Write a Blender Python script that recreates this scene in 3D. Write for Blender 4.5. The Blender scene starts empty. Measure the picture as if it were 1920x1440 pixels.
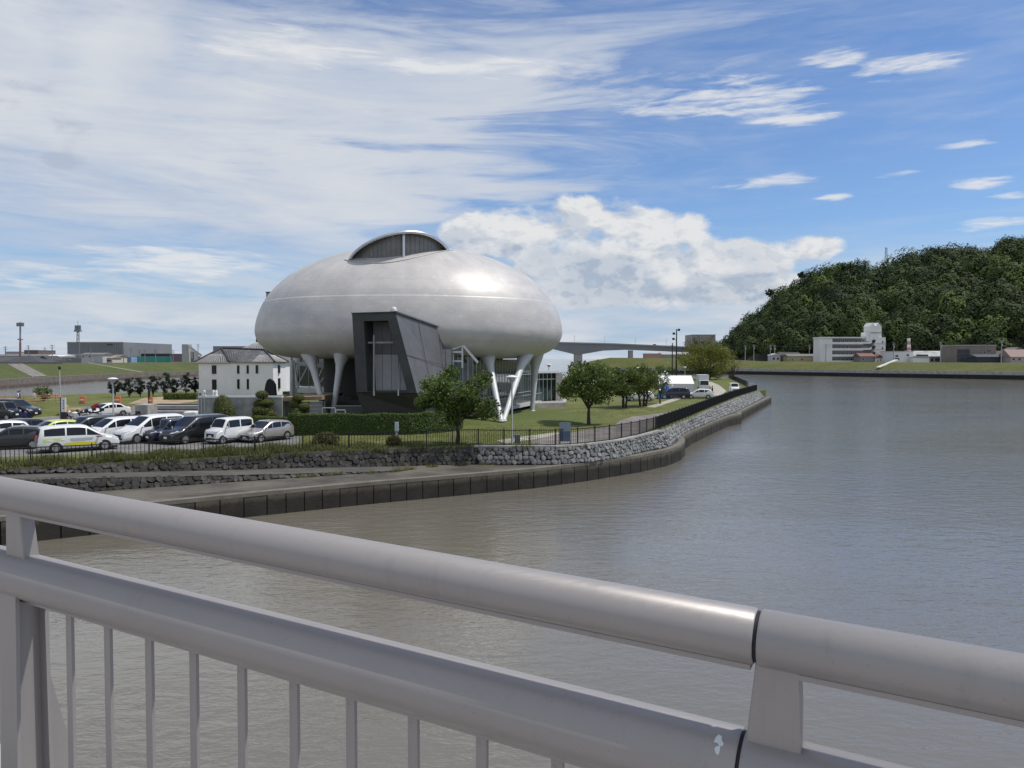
import bpy, math, random
import numpy as np
from mathutils import Vector, Matrix

# ------------------------------------------------------------------ camera, sky, sun, exposure
SC = bpy.context.scene
COL = SC.collection
F_PX, CX, CY, HOR = 1442.0, 960.0, 720.0, 673.0      # photo pixels (1920 x 1440)
CAM_Z = 6.0
PITCH = math.atan((CY - HOR) / F_PX)

cam_d = bpy.data.cameras.new('camera')
cam_d.sensor_width = 36.0
cam_d.lens = 36.0 * F_PX / 1920.0
cam_d.clip_start = 0.1
cam_d.clip_end = 60000
cam = bpy.data.objects.new('camera', cam_d)
COL.objects.link(cam)
cam.location = (0, 0, CAM_Z)
cam.rotation_euler = (math.pi / 2 - PITCH, 0, 0)
SC.camera = cam

SUN_DIR = Vector((0.47, 0.02, 0.88)).normalized()
SUN_EL = math.asin(SUN_DIR.z)
SUN_AZ = math.atan2(SUN_DIR.x, SUN_DIR.y)

SC.view_settings.view_transform = 'Standard'
SC.view_settings.look = 'None'
SC.view_settings.gamma = 1.0
SC.view_settings.exposure = 0.22
SC.view_settings.use_curve_mapping = False

sun_d = bpy.data.lights.new('sun', 'SUN')
sun_d.energy = 2.9
sun_d.angle = math.radians(1.2)
sun_d.color = (1.0, 0.95, 0.87)
sun = bpy.data.objects.new('sun', sun_d)
COL.objects.link(sun)
sun.rotation_euler = SUN_DIR.to_track_quat('Z', 'Y').to_euler()
sun.location = (40, 0, 80)


class NT:
    """small helper to write node trees"""
    def __init__(s, tree):
        s.t = tree

    def n(s, typ, **kw):
        nd = s.t.nodes.new(typ)
        for k, v in kw.items():
            if k == 'inp':
                for kk, vv in v.items():
                    s.put(nd.inputs[kk], vv)
            else:
                setattr(nd, k, v)
        return nd

    def put(s, sock, v):
        if isinstance(v, bpy.types.NodeSocket):
            s.t.links.new(v, sock)
        elif isinstance(v, bpy.types.Node):
            s.t.links.new(v.outputs[0], sock)
        else:
            try:
                sock.default_value = v
            except TypeError:
                sock.default_value = (v, v, v)

    def m(s, op, a, b=0.0, c=0.0, clamp=False):
        nd = s.t.nodes.new('ShaderNodeMath')
        nd.operation = op
        nd.use_clamp = clamp
        s.put(nd.inputs[0], a); s.put(nd.inputs[1], b); s.put(nd.inputs[2], c)
        return nd.outputs[0]

    def smooth(s, v, lo, hi, a=0.0, b=1.0):
        nd = s.t.nodes.new('ShaderNodeMapRange')
        nd.interpolation_type = 'SMOOTHSTEP'
        s.put(nd.inputs[0], v)
        for i, q in enumerate((lo, hi, a, b)):
            s.put(nd.inputs[1 + i], q)
        return nd.outputs[0]

    def mix(s, f, a, b, blend='MIX'):
        nd = s.t.nodes.new('ShaderNodeMix')
        nd.data_type = 'RGBA'
        nd.blend_type = blend
        s.put(nd.inputs[0], f)
        for k, v in ((6, a), (7, b)):
            if isinstance(v, (tuple, list)) and len(v) == 3:
                v = (*v, 1.0)
            s.put(nd.inputs[k], v)
        return nd.outputs[2]

    def noise(s, vec, scale, detail=4.0, rough=0.55, dist=0.0):
        nd = s.t.nodes.new('ShaderNodeTexNoise')
        if vec is not None:
            s.put(nd.inputs['Vector'], vec)
        nd.inputs['Scale'].default_value = scale
        nd.inputs['Detail'].default_value = detail
        nd.inputs['Roughness'].default_value = rough
        nd.inputs['Distortion'].default_value = dist
        return nd.outputs[0]


def build_world():
    w = bpy.data.worlds.new('World')
    SC.world = w
    w.use_nodes = True
    t = w.node_tree
    for nd in list(t.nodes):
        t.nodes.remove(nd)
    N = NT(t)
    sky = N.n('ShaderNodeTexSky', sky_type='NISHITA', sun_disc=False)
    sky.sun_elevation = SUN_EL
    sky.sun_rotation = SUN_AZ
    sky.air_density = 1.0
    sky.dust_density = 0.35
    sky.ozone_density = 2.2
    sky.altitude = 10
    gen = N.n('ShaderNodeTexCoord').outputs['Generated']
    sep = N.n('ShaderNodeSeparateXYZ', inp={0: gen})
    x, y, z = sep.outputs
    az = N.m('ARCTAN2', x, y)
    el = N.m('ARCSINE', z)
    # cloud sheet coordinates: a plane overhead, flattened towards the horizon
    zz = N.m('ADD', N.m('MAXIMUM', z, 0.0), 0.10)
    pu = N.m('DIVIDE', x, zz)
    pv = N.m('DIVIDE', y, zz)
    plane = N.n('ShaderNodeCombineXYZ', inp={0: pu, 1: pv, 2: 0.0}).outputs[0]
    ang = N.n('ShaderNodeCombineXYZ', inp={0: az, 1: N.m('MULTIPLY', el, 1.7), 2: 3.3}).outputs[0]
    # streaks tilt down to the right, as the cirrus in the photograph
    rot = N.n('ShaderNodeMapping', inp={'Vector': ang})
    rot.inputs['Rotation'].default_value = (0, 0, math.radians(13))
    rot.inputs['Scale'].default_value = (1.0, 4.2, 1.0)
    streak = rot.outputs[0]

    n_sheet = N.noise(plane, 0.55, 7, 0.58, 0.6)
    n_st = N.noise(streak, 5.5, 8, 0.62, 0.5)
    n_st2 = N.noise(streak, 14.0, 6, 0.6, 0.4)
    n_cu = N.noise(ang, 13.0, 9, 0.55, 0.25)
    n_cu_low = N.noise(ang, 6.0, 6, 0.5, 0.0)
    up = N.n('ShaderNodeVectorMath', operation='ADD', inp={0: ang, 1: (0.016, 0.030, 0.0)}).outputs[0]
    n_cu_up = N.noise(up, 13.0, 9, 0.55, 0.25)
    n_b = N.noise(ang, 36.0, 6, 0.55, 0.2)
    up2 = N.n('ShaderNodeVectorMath', operation='ADD', inp={0: ang, 1: (0.005, 0.011, 0.0)}).outputs[0]
    n_b_up = N.noise(up2, 36.0, 6, 0.55, 0.2)

    def ell(px, py, rx, ry):
        a0 = math.atan((px - CX) / F_PX)
        e0 = math.atan((HOR - py) / F_PX * math.cos(a0))
        da = N.m('DIVIDE', N.m('SUBTRACT', az, a0), rx / F_PX * math.cos(a0) ** 2)
        de = N.m('DIVIDE', N.m('SUBTRACT', el, e0), ry / F_PX * math.cos(a0))
        q = N.m('ADD', N.m('MULTIPLY', da, da), N.m('MULTIPLY', de, de))
        return N.m('SUBTRACT', 1.0, q)

    def union(lst):
        r = None
        for e in lst:
            v = N.m('MAXIMUM', ell(*e[:4]), -2.0)
            if len(e) > 4:
                v = N.m('MULTIPLY', v, e[4])
            r = v if r is None else N.m('SMOOTH_MAX', r, v, 0.35)
        return r

    # 1. high thin veil: thick on the left of the photograph, torn on the right, going on all round
    wisp = N.noise(streak, 2.6, 6, 0.62, 0.9)
    left = N.smooth(N.m('ADD', az, N.m('MULTIPLY', N.m('SUBTRACT', wisp, 0.5), 1.5)), 0.26, -0.16)
    band = N.smooth(N.m('ADD', el, N.m('MULTIPLY', n_st, 0.16)), 0.54, 0.44)
    lowb = N.smooth(N.m('ADD', el, N.m('MULTIPLY', n_st, 0.10)), 0.13, 0.24)
    veil_n = N.m('ADD', N.m('ADD', N.m('MULTIPLY', n_sheet, 0.58), N.m('MULTIPLY', n_st, 0.38)), N.m('MULTIPLY', n_st2, 0.13))
    veil_l = N.m('MULTIPLY', N.smooth(veil_n, 0.24, 0.54), N.m('MULTIPLY', left, N.m('MULTIPLY', band, lowb)))
    veil_all = N.m('MULTIPLY', N.smooth(veil_n, 0.46, 0.80), 0.50)
    # the veil of the left thickens overhead and behind the camera
    over = N.m('MULTIPLY', N.smooth(veil_n, 0.26, 0.60), N.m('MULTIPLY', N.m('MAXIMUM', N.smooth(el, 0.50, 0.95), N.smooth(y, 0.1, -0.5)), 0.85))
    veil_all = N.m('MAXIMUM', veil_all, over)
    soft_low = N.m('MULTIPLY', N.smooth(el, 0.17, 0.05), N.smooth(n_st, 0.31, 0.54))
    heap = N.smooth(N.m('ADD', N.m('MULTIPLY', union([(-60, 80, 420, 200), (200, 80, 150, 110)]), 0.30), N.m('ADD', N.m('MULTIPLY', n_cu_low, 0.7), N.m('MULTIPLY', n_cu, 0.4))), 0.52, 0.86)
    veil_l = N.m('MAXIMUM', veil_l, heap)
    veil = N.m('MAXIMUM', N.m('MULTIPLY', veil_l, 0.95), N.m('MAXIMUM', veil_all, N.m('MULTIPLY', soft_low, 0.82)))

    # 2. bright torn streaks
    st_shape = union([(1330, 190, 225, 40, 1.15), (1470, 222, 110, 22), (1690, 128, 120, 26), (1560, 118, 70, 22),
                      (1470, 338, 95, 13), (1390, 352, 75, 9), (1560, 372, 40, 9), (1670, 330, 70, 10),
                      (1830, 346, 80, 13), (1890, 370, 60, 10), (1840, 424, 120, 17, 1.2), (1800, 275, 70, 9),
                      (560, 100, 240, 40, 0.9), (900, 135, 260, 22), (330, 490, 210, 42, 1.1), (60, 520, 160, 30, .8)])
    stk = N.smooth(N.m('ADD', N.m('MULTIPLY', st_shape, 0.34), N.m('ADD', N.m('MULTIPLY', n_st2, 1.15), N.m('MULTIPLY', n_st, 0.55))), 0.94, 1.34)
    stk_all = N.smooth(N.m('ADD', N.m('MULTIPLY', n_st2, 0.8), N.m('MULTIPLY', n_st, 0.8)), 0.97, 1.25)
    stk = N.m('MAXIMUM', stk, N.m('MULTIPLY', stk_all, 0.5))

    # 3. heaped clouds low on the right of centre and in the upper left
    cu_shape = union([(1060, 428, 175, 64), (1210, 432, 130, 50), (1180, 495, 290, 62), (1400, 480, 130, 44),
                      (1510, 466, 88, 30), (1290, 545, 340, 42, .9), (950, 455, 90, 46), (880, 445, 80, 46),
                      (-900, 380, 500, 150), (2900, 420, 420, 110), (3900, 500, 500, 90)])
    cu_n = N.m('ADD', N.m('MULTIPLY', n_cu, 1.1), N.m('MULTIPLY', n_cu_low, 0.5))
    cu_d = N.m('ADD', N.m('MULTIPLY', cu_shape, 0.42), cu_n)
    cu = N.m('MULTIPLY', N.smooth(cu_d, 0.86, 1.04), 0.96)
    # billows: lighter where the cloud thins towards the light, grey-blue in the thick and low parts
    puff = N.smooth(N.m('SUBTRACT', n_cu_up, n_cu), -0.03, 0.12)
    low = N.m('MULTIPLY', N.smooth(n_cu_low, 0.38, 0.56), N.smooth(N.m('ADD', el, N.m('MULTIPLY', n_cu, 0.08)), 0.212, 0.168))
    fine = N.smooth(N.m('SUBTRACT', n_b_up, n_b), 0.0, 0.14)
    shade = N.m('ADD', N.m('ADD', N.m('MULTIPLY', puff, 0.50), N.m('MULTIPLY', fine, 0.26)), N.m('MULTIPLY', low, 0.62), clamp=True)
    cu_col = N.mix(shade, (6.9, 6.95, 7.0), (3.5, 4.15, 5.1))
    veil_col = N.mix(N.smooth(N.m('ADD', N.m('MULTIPLY', n_sheet, 0.6), N.m('MULTIPLY', wisp, 0.5)), 0.42, 0.68), (4.5, 5.1, 6.1), (6.2, 6.35, 6.6))
    # the blue a phone shows: a little deeper than the raw model, pale blue towards the horizon
    blue = N.mix(1.0, sky.outputs[0], (0.74, 0.88, 1.08), 'MULTIPLY')
    blue = N.mix(N.smooth(el, 0.17, 0.0, 0.0, 0.85), blue, (3.3, 4.5, 6.1))
    c = N.mix(veil, blue, veil_col)
    c = N.mix(N.m('MULTIPLY', stk, 0.85), c, (6.8, 6.9, 7.05))
    c = N.mix(cu, c, cu_col)
    c = N.mix(N.m('MULTIPLY', heap, 0.55), c, (6.6, 6.7, 6.85))
    # ragged grey scud under the heap in the upper left
    scud = union([(130, 245, 85, 60), (15, 205, 70, 40), (120, 300, 70, 26), (60, 165, 120, 40, .7)])
    scud = N.smooth(N.m('ADD', N.m('MULTIPLY', scud, 0.30), N.m('ADD', N.m('MULTIPLY', n_cu, 1.2), N.m('MULTIPLY', n_st2, 0.4))), 0.96, 1.20)
    c = N.mix(N.m('MULTIPLY', scud, 0.6), c, (3.4, 4.0, 5.1))
    base_grey = N.m('MULTIPLY', heap, N.smooth(n_cu_low, 0.46, 0.68))
    c = N.mix(N.m('MULTIPLY', base_grey, 0.55), c, (4.4, 4.9, 5.7))
    below = N.smooth(z, 0.0, -0.02)
    c = N.mix(below, c, (1.6, 1.7, 1.8))
    bg = N.n('ShaderNodeBackground', inp={0: c, 1: 0.098})
    out = N.n('ShaderNodeOutputWorld')
    t.links.new(bg.outputs[0], out.inputs[0])


build_world()

# ------------------------------------------------------------------ helpers


def ray(px, py):
    vx, vy, vz = (px - CX) / F_PX, 1.0, -(py - CY) / F_PX
    c, s = math.cos(PITCH), math.sin(PITCH)
    return Vector((vx, vy * c + vz * s, -vy * s + vz * c))


def P(px, py, z=0.0):
    """the point of the level z that the pixel looks at"""
    r = ray(px, py)
    return Vector((0, 0, CAM_Z)) + r * ((z - CAM_Z) / r.z)


def Q(px, py, D):
    """the point at the distance D (metres along Y) that the pixel looks at"""
    r = ray(px, py)
    return Vector((0, 0, CAM_Z)) + r * (D / r.y)


def ZQ(py, D):
    return Q(CX, py, D).z


MATS = {}


def mat(name, col=(0.5, 0.5, 0.5), rough=0.6, metal=0.0, var=0.0, scale=3.0, bump=0.0, bscale=None, col2=None,
        tint=False, coat=0.0, trans=0.0, spec=0.5, sss=0.0):
    """procedural material: base colour with noise wear, optional relief"""
    if name in MATS:
        return MATS[name]
    m = bpy.data.materials.new(name)
    m.use_nodes = True
    t = m.node_tree
    N = NT(t)
    b = t.nodes['Principled BSDF']
    b.inputs['Roughness'].default_value = rough
    b.inputs['Metallic'].default_value = metal
    b.inputs['Specular IOR Level'].default_value = spec
    b.inputs['Coat Weight'].default_value = coat
    b.inputs['Coat Roughness'].default_value = 0.05
    b.inputs['Transmission Weight'].default_value = trans
    c = (*col, 1.0)
    co = N.n('ShaderNodeTexCoord').outputs['Object']
    if tint:
        at = N.n('ShaderNodeAttribute', attribute_name='tint')
        cc = N.mix(at.outputs['Fac'], col, col2 or tuple(v * 1.8 for v in col))
    elif col2 is not None or var > 0:
        c2 = col2 or tuple(max(0, v * (1 - var)) for v in col)
        c1 = col if col2 is not None else tuple(v * (1 + var * .6) for v in col)
        f = N.noise(co, scale, 6, 0.62)
        cc = N.mix(N.smooth(f, 0.32, 0.68), c1, c2)
    else:
        cc = None
    if cc is None:
        b.inputs['Base Color'].default_value = c
    else:
        t.links.new(cc, b.inputs['Base Color'])
    if bump > 0:
        bp = N.n('ShaderNodeBump', inp={'Strength': min(1.0, bump), 'Distance': 0.05})
        t.links.new(N.noise(co, bscale or scale * 4, 5, 0.6), bp.inputs['Height'])
        t.links.new(bp.outputs[0], b.inputs['Normal'])
    MATS[name] = m
    return m


class MB:
    """collects faces; build() links them as ONE mesh object"""
    def __init__(s):
        s.v, s.f, s.sm = [], [], []

    def add(s, vs, fs, smooth=False):
        o = len(s.v)
        s.v.extend([tuple(map(float, v)) for v in vs])
        s.f.extend([tuple(i + o for i in f) for f in fs])
        s.sm.extend([smooth] * len(fs))
        return s

    def box(s, lo, hi):
        (a, b, c), (d, e, f) = lo, hi
        return s.add([(a, b, c), (d, b, c), (d, e, c), (a, e, c), (a, b, f), (d, b, f), (d, e, f), (a, e, f)],
                     [(3, 2, 1, 0), (4, 5, 6, 7), (0, 1, 5, 4), (1, 2, 6, 5), (2, 3, 7, 6), (3, 0, 4, 7)])

    def cbox(s, c, dx, dy, dz, rz=0.0):
        """box on centre of base c"""
        q = MB().box((-dx / 2, -dy / 2, 0), (dx / 2, dy / 2, dz))
        ca, sa = math.cos(rz), math.sin(rz)
        return s.add([(c[0] + x * ca - y * sa, c[1] + x * sa + y * ca, c[2] + z) for x, y, z in q.v], q.f)

    def bar(s, a, b, w, h=None, up=(0, 0, 1)):
        """rectangular bar from a to b"""
        h = h or w
        a, b = Vector(a), Vector(b)
        d = (b - a).normalized()
        u = Vector(up)
        if abs(d.dot(u)) > 0.98:
            u = Vector((0, 1, 0))
        r = d.cross(u).normalized()
        u = r.cross(d).normalized()
        vs = []
        for p in (a, b):
            for i, j in ((-1, -1), (1, -1), (1, 1), (-1, 1)):
                vs.append(p + r * (i * w / 2) + u * (j * h / 2))
        return s.add(vs, [(0, 1, 2, 3), (7, 6, 5, 4), (0, 4, 5, 1), (1, 5, 6, 2), (2, 6, 7, 3), (3, 7, 4, 0)])

    def tube(s, pts, rad, n=8, cap=True, smooth=True):
        """tube along points, radius a number or one per point"""
        pts = [Vector(p) for p in pts]
        rs = rad if isinstance(rad, (list, tuple)) else [rad] * len(pts)
        vs, fs = [], []
        pr = None
        for i, p in enumerate(pts):
            d = (pts[min(i + 1, len(pts) - 1)] - pts[max(i - 1, 0)]).normalized()
            if pr is None:
                ref = Vector((0, 0, 1)) if abs(d.z) < 0.9 else Vector((1, 0, 0))
                pr = d.cross(ref).normalized()
            r = (pr - d * pr.dot(d)).normalized()
            pr = r
            u = d.cross(r)
            for k in range(n):
                a = 2 * math.pi * k / n
                vs.append(p + (r * math.cos(a) + u * math.sin(a)) * rs[i])
        for i in range(len(pts) - 1):
            for k in range(n):
                k2 = (k + 1) % n
                fs.append((i * n + k, i * n + k2, (i + 1) * n + k2, (i + 1) * n + k))
        s.add(vs, fs, smooth)
        if cap:
            s.add(vs[:n], [tuple(range(n))[::-1]])
            s.add(vs[-n:], [tuple(range(n))])
        return s

    def prism(s, poly, vec):
        """flat polygon (3D points) pushed along vec"""
        n = len(poly)
        a = [Vector(p) for p in poly]
        b = [p + Vector(vec) for p in a]
        fs = [tuple(range(n))[::-1], tuple(range(n, 2 * n))]
        fs += [(i, (i + 1) % n, n + (i + 1) % n, n + i) for i in range(n)]
        return s.add(a + b, fs)

    def lathe(s, prof, c=(0, 0, 0), n=16, sx=1.0, sy=1.0, smooth=True):
        vs, fs = [], []
        for r, z in prof:
            for k in range(n):
                a = 2 * math.pi * k / n
                vs.append((c[0] + r * sx * math.cos(a), c[1] + r * sy * math.sin(a), c[2] + z))
        for i in range(len(prof) - 1):
            for k in range(n):
                k2 = (k + 1) % n
                fs.append((i * n + k, i * n + k2, (i + 1) * n + k2, (i + 1) * n + k))
        return s.add(vs, fs, smooth)

    def ball(s, c, rx, ry, rz, n=10, m=6, smooth=True):
        prof = [(math.sin(math.pi * i / m), -math.cos(math.pi * i / m)) for i in range(m + 1)]
        prof[0], prof[-1] = (0.001, -1), (0.001, 1)
        q = MB().lathe(prof, n=n)
        return s.add([(c[0] + x * rx, c[1] + y * ry, c[2] + z * rz) for x, y, z in q.v], q.f, smooth)

    def mesh(s, name='mesh'):
        me = bpy.data.meshes.new(name)
        me.from_pydata(s.v, [], s.f)
        me.polygons.foreach_set('use_smooth', s.sm)
        me.update()
        return me

    def build(s, name, material, parent=None, world=False, bevel=0.0, recalc=False):
        vs = s.v
        if world and parent is not None:
            inv = parent_matrix(parent).inverted()
            s2 = MB()
            s2.f, s2.sm = s.f, s.sm
            s2.v = [tuple(inv @ Vector(v)) for v in vs]
            me = s2.mesh(name)
        else:
            me = s.mesh(name)
        o = link_mesh(name, me, material, parent)
        if recalc:
            import bmesh
            bm = bmesh.new()
            bm.from_mesh(me)
            bmesh.ops.recalc_face_normals(bm, faces=bm.faces)
            bm.to_mesh(me)
            bm.free()
        if bevel > 0:
            md = o.modifiers.new('bevel', 'BEVEL')
            md.width = bevel
            md.segments = 2
            md.limit_method = 'ANGLE'
        return o


def parent_matrix(o):
    m = Matrix.LocRotScale(o.location, o.rotation_euler, o.scale)
    return parent_matrix(o.parent) @ m if o.parent else m


def link_mesh(name, me, material=None, parent=None):
    o = bpy.data.objects.new(name, me)
    COL.objects.link(o)
    if material is not None and len(me.materials) == 0:
        me.materials.append(material)
    if parent is not None:
        o.parent = parent
    return o


def tag(o, label=None, cat=None, group=None, kind=None):
    if label:
        o['label'] = label
    if cat:
        o['category'] = cat
    if group:
        o['group'] = group
    if kind:
        o['kind'] = kind
    return o


def thing(name, label, cat, loc=(0, 0, 0), rz=0.0, group=None):
    o = bpy.data.objects.new(name, None)
    COL.objects.link(o)
    o.empty_display_size = 0.3
    o.location = loc
    o.rotation_euler = (0, 0, rz)
    return tag(o, label, cat, group)


def struct(name, mb, m, world=True, **kw):
    o = mb.build(name, m, **kw)
    return tag(o, kind='structure')


def copy_tree(o, parent=None):
    c = o.copy()
    COL.objects.link(c)
    c.parent = parent
    for ch in list(o.children):
        copy_tree(ch, c)
    return c


def lerp(a, b, t):
    return a + (b - a) * t


def resample(pts, step):
    """points every step metres along a polyline, with tangents"""
    pts = [Vector(p) for p in pts]
    out, acc, nxt = [], 0.0, 0.0
    for a, b in zip(pts, pts[1:]):
        L = (b - a).length
        if L < 1e-6:
            continue
        d = (b - a) / L
        while nxt <= acc + L:
            out.append((a + d * (nxt - acc), d))
            nxt += step
        acc += L
    return out


def smooth_line(pts, k=6):
    """Catmull-Rom through points"""
    pts = [Vector(p) for p in pts]
    out = []
    for i in range(len(pts) - 1):
        p0, p1, p2, p3 = pts[max(i - 1, 0)], pts[i], pts[i + 1], pts[min(i + 2, len(pts) - 1)]
        for j in range(k):
            t = j / k
            out.append(0.5 * ((2 * p1) + (p2 - p0) * t + (2 * p0 - 5 * p1 + 4 * p2 - p3) * t * t
                              + (3 * p1 - p0 - 3 * p2 + p3) * t ** 3))
    out.append(pts[-1])
    return out


def sheet(pts, z):
    """flat polygon, triangulated by the renderer, as one face"""
    mb = MB()
    mb.add([(p[0], p[1], z) for p in pts], [tuple(range(len(pts)))])
    return mb
# ------------------------------------------------------------------ setting
RNG = np.random.default_rng(7)
random.seed(11)
WATER_Z = -2.5
ZP = -1.2                                  # level of the lower promenade


def quad_cloud(name, cen, size, rng, mat_, parent=None, tint=None, aspect=0.55, up=0.35, bend=0.0, normal=None, world=True):
    """one mesh of leaf-sized faces (pointed quads) scattered at cen"""
    n = len(cen)
    cen = np.asarray(cen, float)
    size = np.broadcast_to(np.asarray(size, float), (n,))
    nor = rng.normal(size=(n, 3))
    if normal is not None:
        nor = nor * 0.42 + normal
    nor[:, 2] += up
    nor /= np.linalg.norm(nor, axis=1)[:, None] + 1e-9
    t = rng.normal(size=(n, 3))
    t -= nor * (t * nor).sum(1)[:, None]
    t /= np.linalg.norm(t, axis=1)[:, None] + 1e-9
    b = np.cross(nor, t)
    L = size[:, None] * t * 0.5
    W = size[:, None] * b * 0.5 * aspect
    v = np.empty((n, 4, 3))
    v[:, 0] = cen - L
    v[:, 1] = cen + W * 1.0 - L * 0.1
    v[:, 2] = cen + L
    v[:, 3] = cen - W * 1.0 - L * 0.1
    return mesh_from_quads(name, v.reshape(-1, 3), n, mat_, parent, tint, world)


def mesh_from_quads(name, v, n, mat_, parent=None, tint=None, world=True):
    if parent is not None and world:
        mi = np.array(parent_matrix(parent).inverted())
        v = v @ mi[:3, :3].T + mi[:3, 3]
    me = bpy.data.meshes.new(name)
    me.vertices.add(4 * n)
    me.vertices.foreach_set('co', np.ascontiguousarray(v, dtype=np.float32).ravel())
    me.loops.add(4 * n)
    me.loops.foreach_set('vertex_index', np.arange(4 * n, dtype=np.int32))
    me.polygons.add(n)
    me.polygons.foreach_set('loop_start', np.arange(0, 4 * n, 4, dtype=np.int32))
    me.polygons.foreach_set('loop_total', np.full(n, 4, dtype=np.int32))
    if tint is not None:
        a = me.attributes.new('tint', 'FLOAT', 'FACE')
        a.data.foreach_set('value', np.asarray(tint, dtype=np.float32))
    me.update(calc_edges=True)
    return link_mesh(name, me, mat_, parent)


def leaf_mat(name, c1, c2, rough=0.55, transl=0.25):
    """leaf: two greens by the tint of each leaf, light passing through the blade"""
    if name in MATS:
        return MATS[name]
    m = bpy.data.materials.new(name)
    m.use_nodes = True
    t = m.node_tree
    N = NT(t)
    b = t.nodes['Principled BSDF']
    out = t.nodes['Material Output']
    at = N.n('ShaderNodeAttribute', attribute_name='tint')
    c = N.mix(at.outputs['Fac'], c1, c2)
    t.links.new(c, b.inputs['Base Color'])
    b.inputs['Roughness'].default_value = rough
    b.inputs['Specular IOR Level'].default_value = 0.3
    tr = N.n('ShaderNodeBsdfTranslucent', inp={0: c})
    mx = N.n('ShaderNodeMixShader', inp={0: transl})
    t.links.new(b.outputs[0], mx.inputs[1])
    t.links.new(tr.outputs[0], mx.inputs[2])
    t.links.new(mx.outputs[0], out.inputs[0])
    MATS[name] = m
    return m


# ---- materials of the setting
def water_mat():
    m = bpy.data.materials.new('river_water')
    m.use_nodes = True
    t = m.node_tree
    N = NT(t)
    b = t.nodes['Principled BSDF']
    co = N.n('ShaderNodeTexCoord').outputs['Object']
    silt = N.noise(co, 0.02, 4, 0.55)
    c = N.mix(N.smooth(silt, 0.35, 0.65), (0.164, 0.147, 0.114), (0.146, 0.139, 0.122))
    t.links.new(c, b.inputs['Base Color'])
    b.inputs['IOR'].default_value = 1.55
    b.inputs['Specular IOR Level'].default_value = 0.75
    b.inputs['Roughness'].default_value = 0.06
    mp = N.n('ShaderNodeMapping', inp={'Vector': co})
    mp.inputs['Rotation'].default_value = (0, 0, math.radians(-12))
    mp.inputs['Scale'].default_value = (0.62, 1.25, 1.0)
    w1 = N.noise(mp.outputs[0], 1.15, 3, 0.55, 0.5)
    w2 = N.noise(mp.outputs[0], 4.2, 3, 0.6, 0.35)
    w3 = N.noise(co, 0.16, 3, 0.5, 0.2)
    h = N.m('ADD', N.m('MULTIPLY', w1, 0.62), N.m('ADD', N.m('MULTIPLY', w2, 0.30), N.m('MULTIPLY', w3, 0.7)))
    lanes = N.n('ShaderNodeMapping', inp={'Vector': co})
    lanes.inputs['Rotation'].default_value = (0, 0, math.radians(-25))
    lanes.inputs['Scale'].default_value = (0.5, 1.6, 1.0)
    gust = N.smooth(N.noise(lanes.outputs[0], 0.035, 5, 0.6, 0.8), 0.34, 0.66, 0.50, 1.0)
    # the open reach beyond the island is ruffled by the wind, the lee of the bridge is calmer
    sy = N.n('ShaderNodeSeparateXYZ', inp={0: co}).outputs[1]
    gust = N.m('MULTIPLY', gust, N.smooth(sy, 20.0, 190.0, 0.42, 1.0))
    bp = N.n('ShaderNodeBump', inp={'Strength': gust, 'Distance': 0.25})
    t.links.new(h, bp.inputs['Height'])
    t.links.new(bp.outputs[0], b.inputs['Normal'])
    return m


def grass_mat(name, g1, g2, dry, scale=0.35, dryness=0.5):
    m = bpy.data.materials.new(name)
    m.use_nodes = True
    t = m.node_tree
    N = NT(t)
    b = t.nodes['Principled BSDF']
    co = N.n('ShaderNodeTexCoord').outputs['Object']
    a = N.noise(co, scale, 6, 0.65)
    f = N.noise(co, scale * 14, 4, 0.65)
    c = N.mix(N.smooth(f, 0.3, 0.7), g1, g2)
    c = N.mix(N.m('MULTIPLY', N.smooth(a, 0.42, 0.72), dryness), c, dry)
    t.links.new(c, b.inputs['Base Color'])
    b.inputs['Roughness'].default_value = 0.9
    b.inputs['Specular IOR Level'].default_value = 0.15
    bp = N.n('ShaderNodeBump', inp={'Strength': 0.8, 'Distance': 0.08})
    t.links.new(N.noise(co, scale * 30, 4, 0.7), bp.inputs['Height'])
    t.links.new(bp.outputs[0], b.inputs['Normal'])
    MATS[name] = m
    return m


def quay_mat(name, base, stain, z_line, z_soft=0.5, joint=True):
    """concrete with a tide stain whose ragged edge follows the water level"""
    m = bpy.data.materials.new(name)
    m.use_nodes = True
    t = m.node_tree
    N = NT(t)
    b = t.nodes['Principled BSDF']
    geo = N.n('ShaderNodeNewGeometry').outputs['Position']
    sep = N.n('ShaderNodeSeparateXYZ', inp={0: geo})
    mp = N.n('ShaderNodeMapping', inp={'Vector': geo})
    mp.inputs['Scale'].default_value = (1.6, 1.6, 0.35)
    n1 = N.noise(mp.outputs[0], 1.3, 6, 0.65)
    n2 = N.noise(geo, 0.8, 6, 0.6)
    zz = N.m('ADD', sep.outputs[2], N.m('MULTIPLY', N.m('SUBTRACT', n1, 0.5), z_soft * 2.2))
    wet = N.smooth(zz, z_line + 0.22, z_line - 0.12)
    c0 = N.mix(N.smooth(n2, 0.3, 0.7), base, tuple(v * 0.62 for v in base))
    c0 = N.mix(N.m('MULTIPLY', N.smooth(n1, 0.5, 0.75), 0.55), c0, tuple(v * 0.35 for v in base))
    c = N.mix(wet, c0, N.mix(N.smooth(n2, 0.35, 0.65), stain, tuple(v * 1.9 for v in stain)))
    t.links.new(c, b.inputs['Base Color'])
    b.inputs['Roughness'].default_value = 0.85
    bp = N.n('ShaderNodeBump', inp={'Strength': 0.6, 'Distance': 0.04})
    t.links.new(N.noise(geo, 7, 5, 0.65), bp.inputs['Height'])
    t.links.new(bp.outputs[0], b.inputs['Normal'])
    MATS[name] = m
    return m


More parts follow.
